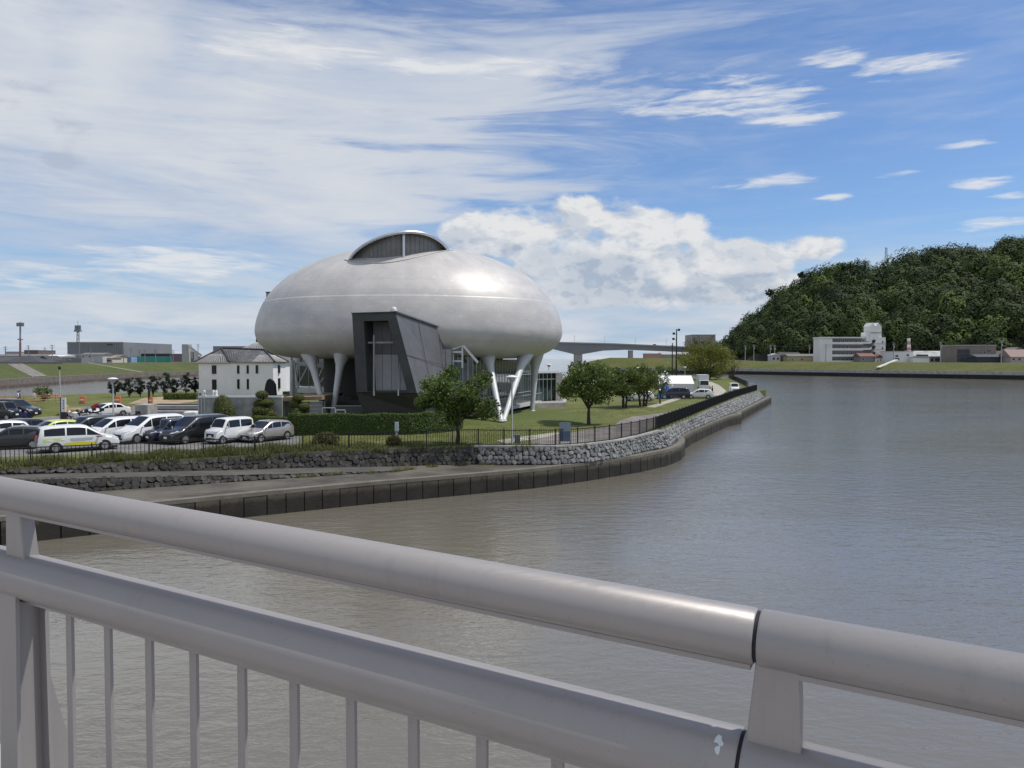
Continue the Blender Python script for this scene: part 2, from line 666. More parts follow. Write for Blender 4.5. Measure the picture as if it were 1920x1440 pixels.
M_WATER = water_mat()
M_LAWN = grass_mat('lawn_grass', (0.085, 0.105, 0.028), (0.135, 0.150, 0.048), (0.25, 0.22, 0.11), 0.3, 0.5)
M_TURF = grass_mat('mown_turf', (0.085, 0.115, 0.035), (0.125, 0.150, 0.05), (0.17, 0.17, 0.075), 0.3, 0.3)
M_LEVEE = grass_mat('levee_grass', (0.075, 0.090, 0.026), (0.110, 0.120, 0.04), (0.17, 0.145, 0.065), 0.05, 0.5)
M_LEVEE_G = grass_mat('levee_green', (0.066, 0.084, 0.030), (0.090, 0.106, 0.040), (0.13, 0.14, 0.05), 0.05, 0.5)
M_ASPHALT = mat('asphalt', (0.17, 0.165, 0.16), 0.9, var=0.25, scale=0.5, bump=0.3, bscale=30)
M_PATH = mat('path_paving', (0.20, 0.18, 0.165), 0.9, var=0.3, scale=0.6, bump=0.3, bscale=20)
M_SAND = mat('sandy_ground', (0.36, 0.27, 0.17), 0.95, var=0.3, scale=0.4, bump=0.3, bscale=9)
M_GRAVEL = mat('gravel_path', (0.40, 0.37, 0.31), 0.95, var=0.3, scale=1.0, bump=0.4, bscale=20)
M_QUAY = quay_mat('quay_concrete', (0.115, 0.100, 0.074), (0.016, 0.014, 0.011), -1.68, 0.28)
M_PROM = mat('promenade_concrete', (0.130, 0.117, 0.096), 0.9, col2=(0.050, 0.045, 0.038), scale=0.33, bump=0.4, bscale=6)
M_RWALL = quay_mat('far_quay_concrete', (0.40, 0.41, 0.39), (0.012, 0.012, 0.012), -0.75, 0.12)
M_LWALL = quay_mat('stone_embankment', (0.21, 0.18, 0.155), (0.075, 0.063, 0.052), -1.7, 0.5)
M_FLAT = mat('far_town_ground', (0.16, 0.155, 0.13), 0.95, var=0.3, scale=0.02)
M_CONC = mat('concrete', (0.36, 0.35, 0.33), 0.85, var=0.25, scale=1.2, bump=0.2, bscale=10)
M_DSTONE = mat('dark_basalt', (0.070, 0.065, 0.060), 0.85, col2=(0.028, 0.026, 0.025), scale=2.3, bump=0.8, bscale=7)
M_DMORTAR = mat('dark_wall_core', (0.035, 0.033, 0.030), 0.95, var=0.4, scale=3)
M_GSTONE = [mat('grey_rubble_a', (0.195, 0.203, 0.205), 0.85, var=0.35, scale=3, bump=0.6, bscale=9),
            mat('grey_rubble_b', (0.135, 0.142, 0.148), 0.85, var=0.35, scale=3, bump=0.6, bscale=9),
            mat('grey_rubble_c', (0.245, 0.245, 0.235), 0.85, var=0.35, scale=3, bump=0.6, bscale=9)]

# ---- river and sea: one sheet to the horizon
struct('river', MB().add([(-30000, -300, WATER_Z), (30000, -300, WATER_Z), (30000, 40000, WATER_Z), (-30000, 40000, WATER_Z)], [(0, 1, 2, 3)]), M_WATER)

# ---- the island
W_PX = [(-500, 908), (-200, 892), (0, 879), (200, 867.5), (400, 857), (600, 846), (740, 840), (800, 838.5), (880, 837), (960, 838), (1040, 837.5),
        (1100, 834), (1160, 826), (1200, 817.5), (1235, 808), (1290, 785), (1340, 763), (1383, 745), (1422, 732.5)]
W = [P(x, y, 0.0) for x, y in W_PX]
B_PX = [(-500, 1017), (-200, 988), (0, 969), (317, 938.6), (500, 921), (700, 903), (850, 891), (1000, 878.6), (1100, 867), (1200, 853), (1250, 843),
        (1274, 834.5), (1283, 826.5), (1280, 818), (1297, 808), (1330, 794), (1364, 780.5), (1389.5, 775.5), (1388, 771.5), (1446, 743)]
B = [P(x, y, ZP) for x, y in B_PX]
TIP = [P(1436, 731.5, 0), P(1402, 725.5, 0), P(1385, 716.5, 0), P(1366, 708.5, 0)]
FAR = [Vector((62, 262, 0)), Vector((36, 258, 0)), Vector((8, 225, 0)), Vector((-25, 185, 0)), Vector((-52, 152, 0)), Vector((-77, 128, 0)),
       Vector((-92, 112, 0)), Vector((-120, 98, 0)), Vector((-160, 60, 0)), Vector((-120, 12, 0)), Vector((-60, 22, 0))]
outline = W + TIP + FAR
isl = sheet(outline, 0.0)
n0 = len(outline)
isl.add([(p.x, p.y, 0) for p in outline] + [(p.x, p.y, -3.4) for p in outline],
        [(i, (i + 1) % n0, n0 + (i + 1) % n0, n0 + i) for i in range(n0)])
struct('island_ground', isl, M_LAWN)

# the promenade below the wall, and the tip of the quay
b_tip = [Vector((B[-1].x - 1.2, B[-1].y + 4.5, 0)), P(1420, 731, 0)]
inner = [W[i] for i in range(len(W) - 1, -1, -1)]
inner = [Vector((p.x, p.y + 0.8, 0)) for p in inner]
struct('promenade', sheet(B + b_tip + inner, ZP), M_PROM)

asph = [P(-160, 862), P(60, 855), P(250, 848), P(420, 842), P(556, 836), P(566, 816), P(560, 806), P(330, 800), P(330, 770), P(258, 762), P(170, 762), P(-160, 768)]
struct('parking_lot', sheet(asph, 0.004), M_ASPHALT)
path_pts = [P(1000, 834), P(1075, 831), P(1150, 823), P(1200, 812), P(1228, 800), P(1262, 784), P(1310, 766), P(1376, 739), P(1398, 731), P(1385, 727),
            P(1350, 745), P(1300, 760), P(1256, 772), P(1225, 777), P(1185, 781), P(1162, 789), P(1150, 799), P(1100, 806), P(1055, 814), P(990, 824)]
struct('riverside_path', sheet(path_pts, 0.006), M_PATH)
struct('gravel_walk', sheet([P(1212, 763), P(1228, 764), P(1292, 743), P(1282, 741)], 0.008), M_GRAVEL)
struct('sandy_walk', sheet([P(1330, 742), P(1352, 742), P(1362, 733), P(1348, 722), P(1334, 716), P(1322, 716), P(1334, 726)], 0.008), M_GRAVEL)
struct('footpath', sheet([P(930, 826), P(985, 818), P(1040, 811), P(1058, 812), P(1010, 822), P(950, 832)], 0.010), M_GRAVEL)
c0 = P(985, 783)
struct('turf_mound', MB().lathe([(7.4, 0.004), (6.8, 0.10), (5.5, 0.18), (3.0, 0.24), (0.01, 0.26)], (c0.x, c0.y, 0), 40, 1.0, 1.35), M_TURF)
struct('sandy_yard', sheet([P(240, 757), P(330, 757), P(372, 752), P(372, 745), P(330, 742), P(270, 746)], 0.005), M_SAND)


def kerb(name, pts, w=0.15, h=0.13, m=None):
    mb = MB()
    for a, b in zip(pts, pts[1:]):
        mb.bar((a.x, a.y, h / 2), (b.x, b.y, h / 2), w, h)
    return struct(name, mb, m or M_CONC)


kerb('kerb', [P(60, 786), P(100, 783), P(128, 780)])
kerb('kerb', [P(556, 836), P(420, 842.5), P(250, 849)])

# ---- walls of rubble and blocks
ST_MESH = []
for k in range(9):
    rr = np.random.default_rng(100 + k)
    q = MB().ball((0, 0, 0), 0.5, 0.5, 0.5, n=7, m=4, smooth=False)
    vs = []
    for x, y, z in q.v:
        v = np.array([x, y, z])
        v = np.sign(v) * np.abs(v * 2) ** 0.58 / 2
        h = math.sin(3.1 * x + k) * math.cos(2.7 * z + 1.7 * k) * math.sin(2.3 * y + k * .7)
        v = v * (1 + 0.28 * h) + rr.normal(size=3) * 0.008
        vs.append(v)
    q.v = [tuple(v) for v in vs]
    ST_MESH.append(q)


def stone_meshes(ms, tagname):
    out = []
    for k, q in enumerate(ST_MESH):
        for j, m in enumerate(ms):
            me = q.mesh(tagname)
            me.materials.append(m)
            out.append(me)
    return out


def facing(line_top, line_bot, z_top, z_bot, sx, sz, parent, meshes, rng, limit=300, jit=0.18, proud=0.12, gap=0.9, block=False):
    """lay stones over the strip between two lines; the first limit ones as parts, the rest joined"""
    N = 200
    def even(line):
        pts = [Vector((p[0], p[1], 0)) for p in line]
        d = [0.0]
        for a, b in zip(pts, pts[1:]):
            d.append(d[-1] + (b - a).length)
        xs = np.linspace(0, d[-1], N)
        return np.stack([np.interp(xs, d, [p[i] for p in pts]) for i in range(2)], 1), d[-1]
    T, L1 = even(line_top)
    Bo, L2 = even(line_bot)
    zt = np.interp(np.linspace(0, 1, N), np.linspace(0, 1, len(z_top)), z_top)
    zb = np.interp(np.linspace(0, 1, N), np.linspace(0, 1, len(z_bot)), z_bot)
    L = (L1 + L2) / 2
    spots = []
    hmax = float(np.max(np.hypot(zt - zb, np.hypot(*(T - Bo).T))))
    rows = max(1, int(round(hmax / sz)))
    for r in range(rows):
        x = rng.uniform(0, sx)
        while x < L:
            w = sx * rng.uniform(0.7, 1.35)
            u = (x + w / 2) / L
            if u >= 1:
                break
            i = u * (N - 1)
            k = int(i)
            f = i - k
            k2 = min(k + 1, N - 1)
            t = T[k] * (1 - f) + T[k2] * f
            b = Bo[k] * (1 - f) + Bo[k2] * f
            z1 = zt[k] * (1 - f) + zt[k2] * f
            z0 = zb[k] * (1 - f) + zb[k2] * f
            hh = math.hypot(z1 - z0, math.hypot(*(t - b)))
            nr = max(1, round(hh / sz))
            if r < nr:
                v = (r + 0.5) / nr + rng.normal() * jit * 0.35 / nr
                p = Vector((b[0] + (t[0] - b[0]) * v, b[1] + (t[1] - b[1]) * v, z0 + (z1 - z0) * v))
                d = Vector((*(T[k2] - T[max(k - 1, 0)]), 0)).normalized()
                s = Vector((t[0] - b[0], t[1] - b[1], z1 - z0)).normalized()
                nrm = d.cross(s).normalized()
                spots.append((p, d, s, nrm, w, hh / nr * rng.uniform(0.85, 1.35)))
            x += w
    order = sorted(range(len(spots)), key=lambda i: (spots[i][0] - Vector((0, 0, 6))).length)
    rest = MB()
    for c, i in enumerate(order):
        p, d, s, nrm, w, h = spots[i]
        a = rng.normal() * (0.35 if block else 0.5)
        d2 = d * math.cos(a) + s * math.sin(a)
        s2 = s * math.cos(a) - d * math.sin(a)
        dep = min(w, h) * (0.75 if not block else 0.5)
        M = Matrix(((d2.x * w * gap, nrm.x * dep, s2.x * h * gap, p.x), (d2.y * w * gap, nrm.y * dep, s2.y * h * gap, p.y),
                    (d2.z * w * gap, nrm.z * dep, s2.z * h * gap, p.z), (0, 0, 0, 1)))
        M.translation += nrm * (proud * rng.uniform(-0.35, 0.5))
        k = int(rng.integers(len(meshes)))
        if c < limit:
            o = bpy.data.objects.new('stone', meshes[k])
            COL.objects.link(o)
            o.parent = parent
            o.matrix_local = Matrix.Translation(-parent.location) @ M
        else:
            q = ST_MESH[k % len(ST_MESH)]
            rest.add([M @ Vector(v) for v in q.v], q.f)
    if rest.v:
        o = rest.build('stone_facing', meshes[0].materials[0], parent, world=True)
        o.data.materials.clear()
        for m in sorted({me.materials[0].name for me in meshes}):
            o.data.materials.append(bpy.data.materials[m])
        nm = len(o.data.materials)
        per = len(ST_MESH[0].f)
        idx = np.repeat(rng.integers(0, nm, size=len(rest.f) // per + 1), per)[:len(rest.f)]
        o.data.polygons.foreach_set('material_index', idx.astype(np.int32))
        tag(o, kind='stuff')
    return len(spots)


def wall_core(line_top, line_bot, zt, zb, parent, m, name='wall_core', back=0.12):
    n = len(line_top)
    mb = MB()
    vs = []
    for i in range(n):
        f = i / (n - 1)
        z1 = float(np.interp(f, np.linspace(0, 1, len(zt)), zt))
        z0 = float(np.interp(f, np.linspace(0, 1, len(zb)), zb))
        vs += [(line_bot[i][0], line_bot[i][1] + back, z0 - 0.3), (line_top[i][0], line_top[i][1] + back, z1 - 0.02),
               (line_top[i][0], line_top[i][1] + back + 0.7, z1 - 0.02)]
    fs = []
    for i in range(n - 1):
        a, b = 3 * i, 3 * i + 3
        fs += [(a, b, b + 1, a + 1), (a + 1, b + 1, b + 2, a + 2)]
    mb.add(vs, fs)
    return mb.build(name, m, parent, world=True)


def line_px(pts, z):
    return [P(x, y, z) for x, y in pts]


M_BLOCKS = stone_meshes([M_DSTONE, mat('black_basalt', (0.040, 0.038, 0.037), 0.8, col2=(0.020, 0.019, 0.018), scale=3, bump=.8, bscale=8), M_DSTONE,
                         mat('weathered_basalt', (0.13, 0.12, 0.105), 0.9, col2=(0.045, 0.042, 0.040), scale=2.0, bump=.8, bscale=8)], 'stone')
M_RUB = stone_meshes(M_GSTONE, 'stone')
# upper dark wall along the car park, standing on the ramp
up_x = [-200, 0, 200, 400, 600, 740, 820, 895]
up_top = [P(x, np.interp(x, [a for a, _ in W_PX[:11]], [b for _, b in W_PX[:11]]), 0) for x in up_x]
up_zb = [-0.1, -0.22, -0.52, -0.85, -1.1, -1.2, -1.2, -1.2]
up_bot = [Vector((p.x, p.y - 0.28, 0)) for p in up_top]
t = thing('stone_wall', 'long dark basalt block wall below the car park railing', 'wall', (up_top[3].x, up_top[3].y, -0.8))
wall_core(up_top, up_bot, [0] * 8, up_zb, t, M_DMORTAR)
facing(up_top, up_bot, [-0.06] * 8, up_zb, 0.36, 0.27, t, M_BLOCKS, RNG, 300, proud=0.10, gap=1.12, block=True)
# lower wall that carries the sloping ramp
lo_px = [(-200, 950), (0, 935), (200, 920), (400, 906), (600, 893), (735, 885)]
lo_bot = line_px(lo_px, ZP)
lo_top = [Vector((p.x, p.y + 0.22, 0)) for p in lo_bot]
lo_zt = [-0.1, -0.28, -0.52, -0.78, -1.02, -1.17]
t = thing('stone_wall', 'low dark stone wall that carries the sloping ramp above the promenade', 'wall', (lo_bot[2].x, lo_bot[2].y, ZP))
wall_core(lo_top, lo_bot, lo_zt, [ZP] * 6, t, M_DMORTAR)
facing(lo_top, lo_bot, [z - .05 for z in lo_zt], [ZP] * 6, 0.36, 0.27, t, M_BLOCKS, RNG, 300, proud=0.10, gap=1.12, block=True)
ramp = MB()
rv = []
for i in range(6):
    a = lo_top[i]
    x = lo_px[i][0]
    b = P(x, np.interp(x, [q for q, _ in W_PX], [q for _, q in W_PX]), 0)
    rv += [(a.x, a.y - 0.05, lo_zt[i]), (b.x, b.y + 0.1, lo_zt[i] - 0.02)]
ramp.add(rv, [(2 * i, 2 * i + 2, 2 * i + 3, 2 * i + 1) for i in range(5)])
struct('ramp', ramp, mat('ramp_concrete', (0.105, 0.098, 0.086), 0.9, col2=(0.07, 0.065, 0.06), scale=0.5, bump=0.3, bscale=8))
# grey rubble wall round the bend
gr_x = [890, 918, 960, 1040, 1100, 1160, 1200, 1235]
gr_top = [P(x, np.interp(x, [a for a, _ in W_PX], [b for _, b in W_PX]), 0) for x in gr_x]
gr_bot_px = [(890, 871.2), (918, 870.6), (960, 869.5), (1040, 866.5), (1100, 861.5), (1160, 854), (1205, 847), (1250, 839)]
gr_bot = line_px(gr_bot_px, ZP)
for i in range(8):
    if gr_bot[i].y > gr_top[i].y - 0.3:
        gr_bot[i].y = gr_top[i].y - 0.3
t = thing('stone_wall', 'wall of pale grey rubble stones rounding the bend under the black railing', 'wall', (gr_bot[3].x, gr_bot[3].y, ZP))
wall_core(gr_top, gr_bot, [0] * 8, [ZP] * 8, t, mat('rubble_core', (0.06, 0.058, 0.055), 0.95, var=.3))
facing(gr_top, gr_bot, [-0.02] * 8, [ZP + .03] * 8, 0.36, 0.30, t, M_RUB, RNG, 300, proud=0.10, gap=1.02)
cp = MB()
for a, b in zip(gr_top, gr_top[1:]):
    cp.bar((a.x, a.y + .12, 0.02), (b.x, b.y + .12, 0.02), 0.42, 0.12)
cp.build('coping', M_CONC, t, world=True)
# sloping revetment on the river side
rv_top = W[14:]
rv_bot = [P(1252, 838, ZP), P(1281, 813.5, ZP), P(1297, 806, ZP), P(1364, 778, ZP), P(1386, 769.5, ZP), P(1432, 745, ZP)]
t = thing('stone_revetment', 'sloping pale stone revetment under the far riverside railing', 'wall', (rv_bot[1].x, rv_bot[1].y, ZP))
rt2, rb2 = [], []
def even_pts(line, n):
    d = [0.0]
    for a, b in zip(line, line[1:]):
        d.append(d[-1] + (b - a).length)
    xs = np.linspace(0, d[-1], n)
    return [Vector(tuple(np.interp(x, d, [p[i] for p in line]) for i in range(3))) for x in xs]
rt2, rb2 = even_pts(rv_top, 24), even_pts(rv_bot, 24)
core = MB()
core.add([(p.x - .15, p.y, -0.05) for p in rt2] + [(p.x - .1, p.y + .1, ZP - .1) for p in rb2], [(i, i + 1, 25 + i, 24 + i) for i in range(23)])
core.build('wall_core', mat('revetment_core', (0.16, 0.155, 0.145), 0.95, var=.3), t, world=True)
facing(rt2, rb2, [-0.05] * 4, [ZP + 0.02] * 4, 0.42, 0.36, t, M_RUB, RNG, 0, proud=0.10, gap=0.98)

# ---- quay wall of concrete panels along the water
t = thing('quay_wall', 'dark stained concrete quay wall of upright panels standing in the water', 'quay', (B[4].x, B[4].y, WATER_Z))
cap = MB()
capv = []
for i, p in enumerate(B):
    d = (B[min(i + 1, len(B) - 1)] - B[max(i - 1, 0)]).normalized()
    nn = Vector((d.y, -d.x, 0))
    for off, z in ((0.07, ZP + 0.004), (0.07, ZP - 0.20), (-0.30, ZP - 0.20), (-0.45, ZP + 0.004)):
        q = p + nn * off
        capv.append((q.x, q.y, z))
cap.add(capv, [(4 * i + k, 4 * i + (k + 1) % 4, 4 * i + 4 + (k + 1) % 4, 4 * i + 4 + k) for i in range(len(B) - 1) for k in range(4)])
cap.build('coping', mat('quay_coping', (0.18, 0.165, 0.135), 0.9, col2=(0.12, 0.11, 0.09), scale=0.8, bump=.3, bscale=10), t, world=True)
back = MB()
back.add([(p.x, p.y, ZP - 0.15) for p in B] + [(p.x, p.y, -4) for p in B], [(i, i + 1, len(B) + i + 1, len(B) + i) for i in range(len(B) - 1)])
back.build('wall_core', mat('quay_joint', (0.012, 0.011, 0.01), 0.95), t, world=True)
pan_me = MB().box((-0.530, -0.06, -1.7), (0.530, 0.03, 0.0)).mesh('panel')
pan_me.materials.append(M_QUAY)
for a, b in zip(B, B[1:]):
    L = (b - a).length
    k = max(1, int(round(L / 1.12)))
    d = (b - a).normalized()
    for j in range(k):
        p = a + d * (L * (j + 0.5) / k)
        if p.x < -30:
            continue
        o = bpy.data.objects.new('panel', pan_me)
        COL.objects.link(o)
        o.parent = t
        nn = Vector((d.y, -d.x, 0))
        p = p + nn * random.uniform(-0.012, 0.012)
        o.location = Vector((p.x, p.y, ZP - 0.2)) - t.location
        o.rotation_euler = (0, 0, math.atan2(d.y, d.x))
        o.scale = (L / k / 1.12, 1, 1)
# return of the quay at its tip
tipq = MB()
tq = [B[-1], b_tip[0], Vector((b_tip[0].x - 6, b_tip[0].y + 1, 0))]
for a, b in zip(tq, tq[1:]):
    tipq.add([(a.x, a.y, ZP), (b.x, b.y, ZP), (b.x, b.y, -4), (a.x, a.y, -4)], [(0, 1, 2, 3)])
tipq.build('end_wall', M_QUAY, t, world=True)


# ---- far banks
def bank(line, zt, wall_top, m_wall, m_slope, names, wlabel, w_slope=13.0, berm=1.5, m_top=None, flat_to=None, side=1):
    """river wall, grass slope and flat land behind it, along a waterline"""
    line = [Vector((p[0], p[1], 0)) for p in line]
    n = len(line)
    nor = []
    for i in range(n):
        d = (line[min(i + 1, n - 1)] - line[max(i - 1, 0)]).normalized()
        nor.append(Vector((-d.y, d.x, 0)) * side)
    wl = MB()
    vs = []
    for i in range(n):
        q = line[i] + nor[i] * berm
        vs += [(line[i].x, line[i].y, -4), (line[i].x, line[i].y, wall_top), (q.x, q.y, wall_top)]
    wl.add(vs, [f for i in range(n - 1) for f in ((3 * i, 3 * i + 3, 3 * i + 4, 3 * i + 1), (3 * i + 1, 3 * i + 4, 3 * i + 5, 3 * i + 2))])
    o = wl.build(names[0], m_wall)
    tag(o, wlabel, 'embankment')
    sl = MB()
    vs = []
    for i in range(n):
        for off, z in ((berm - .02, wall_top - 0.02), (berm + w_slope * .5, lerp(wall_top, zt[i], .52)), (berm + w_slope, zt[i]), (berm + w_slope + 5, zt[i])):
            q = line[i] + nor[i] * off
            vs.append((q.x, q.y, z))
    sl.add(vs, [(4 * i + k, 4 * i + 4 + k, 4 * i + 5 + k, 4 * i + 1 + k) for i in range(n - 1) for k in range(3)], smooth=True)
    struct(names[1], sl, m_slope)
    fl = MB()
    vs = []
    for i in range(n):
        q = line[i] + nor[i] * (berm + w_slope + 4.9)
        vs += [(q.x, q.y, zt[i] - 0.03), tuple(flat_to(q, i))]
    fl.add(vs, [(2 * i, 2 * i + 2, 2 * i + 3, 2 * i + 1) for i in range(n - 1)])
    struct(names[2], fl, M_FLAT)
    return line, nor


L_line = [P(x, y, WATER_Z) for x, y in ((-1400, 815), (-300, 751), (0, 729), (180, 715), (375, 705), (620, 697), (860, 693))]
bank(L_line, [4.3] * 7, 0.15, M_LWALL, M_LEVEE_G, ('river_wall', 'levee', 'far_bank_ground'),
     'brown stone river wall of the far bank behind the park', 14.0, 2.0, flat_to=lambda q, i: (q.x * 3.2 - 150, q.y * 3 + 700, 3.6))
R_line = [P(x, y, WATER_Z) for x, y in ((1074, 699), (1090, 699.2), (1130, 699.5), (1250, 700.5), (1400, 702), (1640, 707), (1920, 712), (2500, 722))]
bank(R_line, [1.2, 4.6, 6.8, 6.4, 4.6, 4.35, 4.3, 4.2], 0.75, M_RWALL, M_LEVEE, ('river_wall', 'levee', 'far_bank_ground'),
     'pale concrete river wall with a black tide band opposite the island', 13.0, 1.0, flat_to=lambda q, i: (q.x * 1.9 + 30, q.y * 1.9 + 60, 4.1))

# ---- wooded hill beyond the right bank
hill_px = [(1300, 668), (1338, 642), (1362, 628), (1395, 606), (1430, 576), (1460, 546), (1500, 528), (1530, 508), (1570, 497), (1610, 496), (1640, 506), (1665, 492),
           (1700, 477), (1760, 468), (1830, 470), (1870, 456), (1920, 450), (2000, 446), (2120, 462), (2300, 480), (2500, 520)]
foot_px = [(1300, 640), (1338, 590), (1400, 500), (1480, 455), (1640, 418), (1920, 372), (2500, 335)]


def hill_pt(px, s):
    u = (px - CX) / F_PX
    yf = np.interp(px, [a for a, _ in foot_px], [b for _, b in foot_px])
    yc = yf + 120
    py = np.interp(px, [a for a, _ in hill_px], [b for _, b in hill_px])
    zc = 6 + (HOR - py) / F_PX * yc - 10.5
    y = yf + 120 * s
    zc = max(zc, 4.0)
    k = s if s <= 1 else 1 - (s - 1) * 0.8
    k = max(0.0, k)
    z = 4.0 + (zc - 4.0) * (k ** 0.80 if s <= 1 else k)
    return np.array([u * y, y, z])


hl = MB()
pxs = np.linspace(1300, 2500, 70)
ss = np.linspace(0, 1.9, 26)
hv = [tuple(hill_pt(px, s)) for px in pxs for s in ss]
hl.add(hv, [(i * 26 + j, (i + 1) * 26 + j, (i + 1) * 26 + j + 1, i * 26 + j + 1) for i in range(69) for j in range(25)], True)
struct('hill', hl, mat('forest_floor', (0.030, 0.034, 0.016), 0.95, var=0.3, scale=0.1))

M_FOREST = leaf_mat('forest_leaf', (0.020, 0.036, 0.013), (0.110, 0.158, 0.030), 0.75, 0.05)


def forest():
    rng = np.random.default_rng(5)
    cen, siz, tin, nrm = [], [], [], []
    for k in range(1500):
        px = rng.uniform(1318, 2300)
        if px > 1960 and rng.random() < 0.65:
            continue
        s = rng.uniform(0.0, 1.12) ** 0.85
        p = hill_pt(px, s)
        r = rng.uniform(3.2, 8.0) * (0.7 if px < 1380 else 1.0)
        if rng.random() < 0.07:
            r *= 1.3
        h = r * rng.uniform(0.8, 1.25)
        species = rng.random()
        base = 0.14 + 0.26 * rng.random()
        if species > 0.70:
            base = 0.42 + 0.25 * rng.random()
        if species > 0.93:
            base = 0.85
        if species < 0.18:
            base = 0.03
        n = int(210 * (r / 4) ** 2) + 40
        a = rng.uniform(0, 2 * math.pi, n)
        cz = rng.uniform(-0.35, 1.0, n)
        rad = np.sqrt(np.clip(1 - cz ** 2, 0, 1))
        d = np.stack([rad * np.cos(a), rad * np.sin(a), cz], 1)
        lump = 1 + 0.16 * np.sin(3 * a + 4 * cz + k) + 0.12 * np.sin(6 * a - 5 * cz + 2 * k)
        q = d * np.array([r, r, h]) * (lump * rng.uniform(0.93, 1.03, n))[:, None]
        cen.append(q + p + np.array([0, 0, h * 0.55 + 1.0]))
        siz.append(rng.uniform(0.6, 1.3, n))
        tin.append(np.clip(base + rng.normal(size=n) * 0.05, 0, 1))
        nrm.append(d * 2.0)
    o = quad_cloud('hill_forest', np.concatenate(cen), np.concatenate(siz), rng, M_FOREST, tint=np.concatenate(tin),
                   aspect=0.95, up=0.15, normal=np.concatenate(nrm))
    tag(o, 'dense dark green broadleaf wood covering the whole hill', 'forest', kind='stuff')


forest()
# ------------------------------------------------------------------ the bridge the photograph is taken from
RD = Vector((-0.88749619, 0.4597827, 0.03082818)).normalized()      # along the railing, to the left
R1 = Vector((0, 1.58983, CAM_Z - 0.48147))                          # top tube axis at the picture's middle
R2 = Vector((0, 1.60448, CAM_Z - 0.73404))                          # second tube axis
R1r, R2r = 0.050, 0.070
RN = Vector((RD.y, -RD.x, 0)).normalized()                          # horizontal, square to the railing, over the water
if RN.y < 0:
    RN = -RN
FW = Vector((0, math.cos(PITCH), -math.sin(PITCH)))


def rail_t(o, px):
    o = o - Vector((0, 0, CAM_Z))
    k = (px - CX) / F_PX
    return (k * o.dot(FW) - o.x) / (RD.x - k * RD.dot(FW))


def satin_metal():
    m = bpy.data.materials.new('satin_aluminium')
    m.use_nodes = True
    t = m.node_tree
    N = NT(t)
    b = t.nodes['Principled BSDF']
    co = N.n('ShaderNodeTexCoord').outputs['Object']
    mp = N.n('ShaderNodeMapping', inp={'Vector': co})
    mp.inputs['Rotation'].default_value = (0, 0, -math.atan2(RD.y, RD.x))
    mp.inputs['Scale'].default_value = (1.2, 90, 90)
    n1 = N.noise(mp.outputs[0], 1.5, 4, 0.6)
    n2 = N.noise(co, 2.2, 5, 0.6)
    c = N.mix(N.smooth(n2, 0.3, 0.7), (0.325, 0.304, 0.296), (0.310, 0.290, 0.283))
    c = N.mix(N.m('MULTIPLY', N.smooth(n1, 0.45, 0.75), 0.12), c, (0.375, 0.352, 0.344))
    dirt = N.noise(co, 85.0, 4, 0.7)
    run = N.n('ShaderNodeMapping', inp={'Vector': co})
    run.inputs['Scale'].default_value = (14, 14, 1.5)
    drip = N.noise(run.outputs[0], 1.6, 5, 0.65)
    c = N.mix(N.m('MULTIPLY', N.smooth(dirt, 0.60, 0.74), 0.35), c, (0.16, 0.148, 0.138))
    c = N.mix(N.m('MULTIPLY', N.smooth(drip, 0.56, 0.76), 0.28), c, (0.20, 0.186, 0.175))
    t.links.new(c, b.inputs['Base Color'])
    b.inputs['Metallic'].default_value = 0.22
    t.links.new(N.smooth(n1, 0.2, 0.8, 0.34, 0.46), b.inputs['Roughness'])
    bp = N.n('ShaderNodeBump', inp={'Strength': 0.05, 'Distance': 0.002})
    t.links.new(n1, bp.inputs['Height'])
    t.links.new(bp.outputs[0], b.inputs['Normal'])
    return m


M_RAIL = satin_metal()
M_GASKET = mat('rubber_gasket', (0.010, 0.010, 0.014), 0.7)
rail = thing('bridge_railing', 'satin grey tube railing of the bridge with thin upright balusters', 'railing', (R2 - Vector((0, 0, 0.85))))
t_post_a, t_post_b = rail_t(R2, 44), rail_t(R2, 1452)
span = t_post_a - t_post_b
for o, r, jpx in ((R1, R1r, 1422), (R2, R2r, 1392)):
    tj = rail_t(o, jpx)
    cuts = [tj - span * 2, tj, tj + span * 3]
    cuts = [tj - span * 4] + cuts[1:] + [tj + span * 9]
    for a, b in zip(cuts, cuts[1:]):
        pts = [o + RD * (a + 0.0035), o + RD * (a + 0.0075), o + RD * (b - 0.0075), o + RD * (b - 0.0035)]
        MB().tube(pts, [r - 0.003, r, r, r - 0.003], 48).build('rail_tube', M_RAIL, rail, world=True)
        MB().bar(o + RD * (a + .01) - Vector((0, 0, r + 0.001)), o + RD * (b - .01) - Vector((0, 0, r + 0.001)), 0.042, 0.010).build('rail_strip', M_RAIL, rail, world=True)
    for tt in cuts[1:-1]:
        MB().tube([o + RD * (tt - .004), o + RD * (tt + .004)], r - 0.0055, 40).build('joint_gasket', M_GASKET, rail, world=True)


def tapered(a, b, wa, ha, wb, hb):
    """square-section strut from a to b: w along the railing, h across it"""
    vs = []
    for p, w, h in ((a, wa, ha), (b, wb, hb)):
        for i, j in ((-1, -1), (1, -1), (1, 1), (-1, 1)):
            vs.append(p + RD * (i * w / 2) + RN * (j * h / 2))
    return MB().add(vs, [(0, 1, 2, 3), (7, 6, 5, 4), (0, 4, 5, 1), (1, 5, 6, 2), (2, 6, 7, 3), (3, 7, 4, 0)])


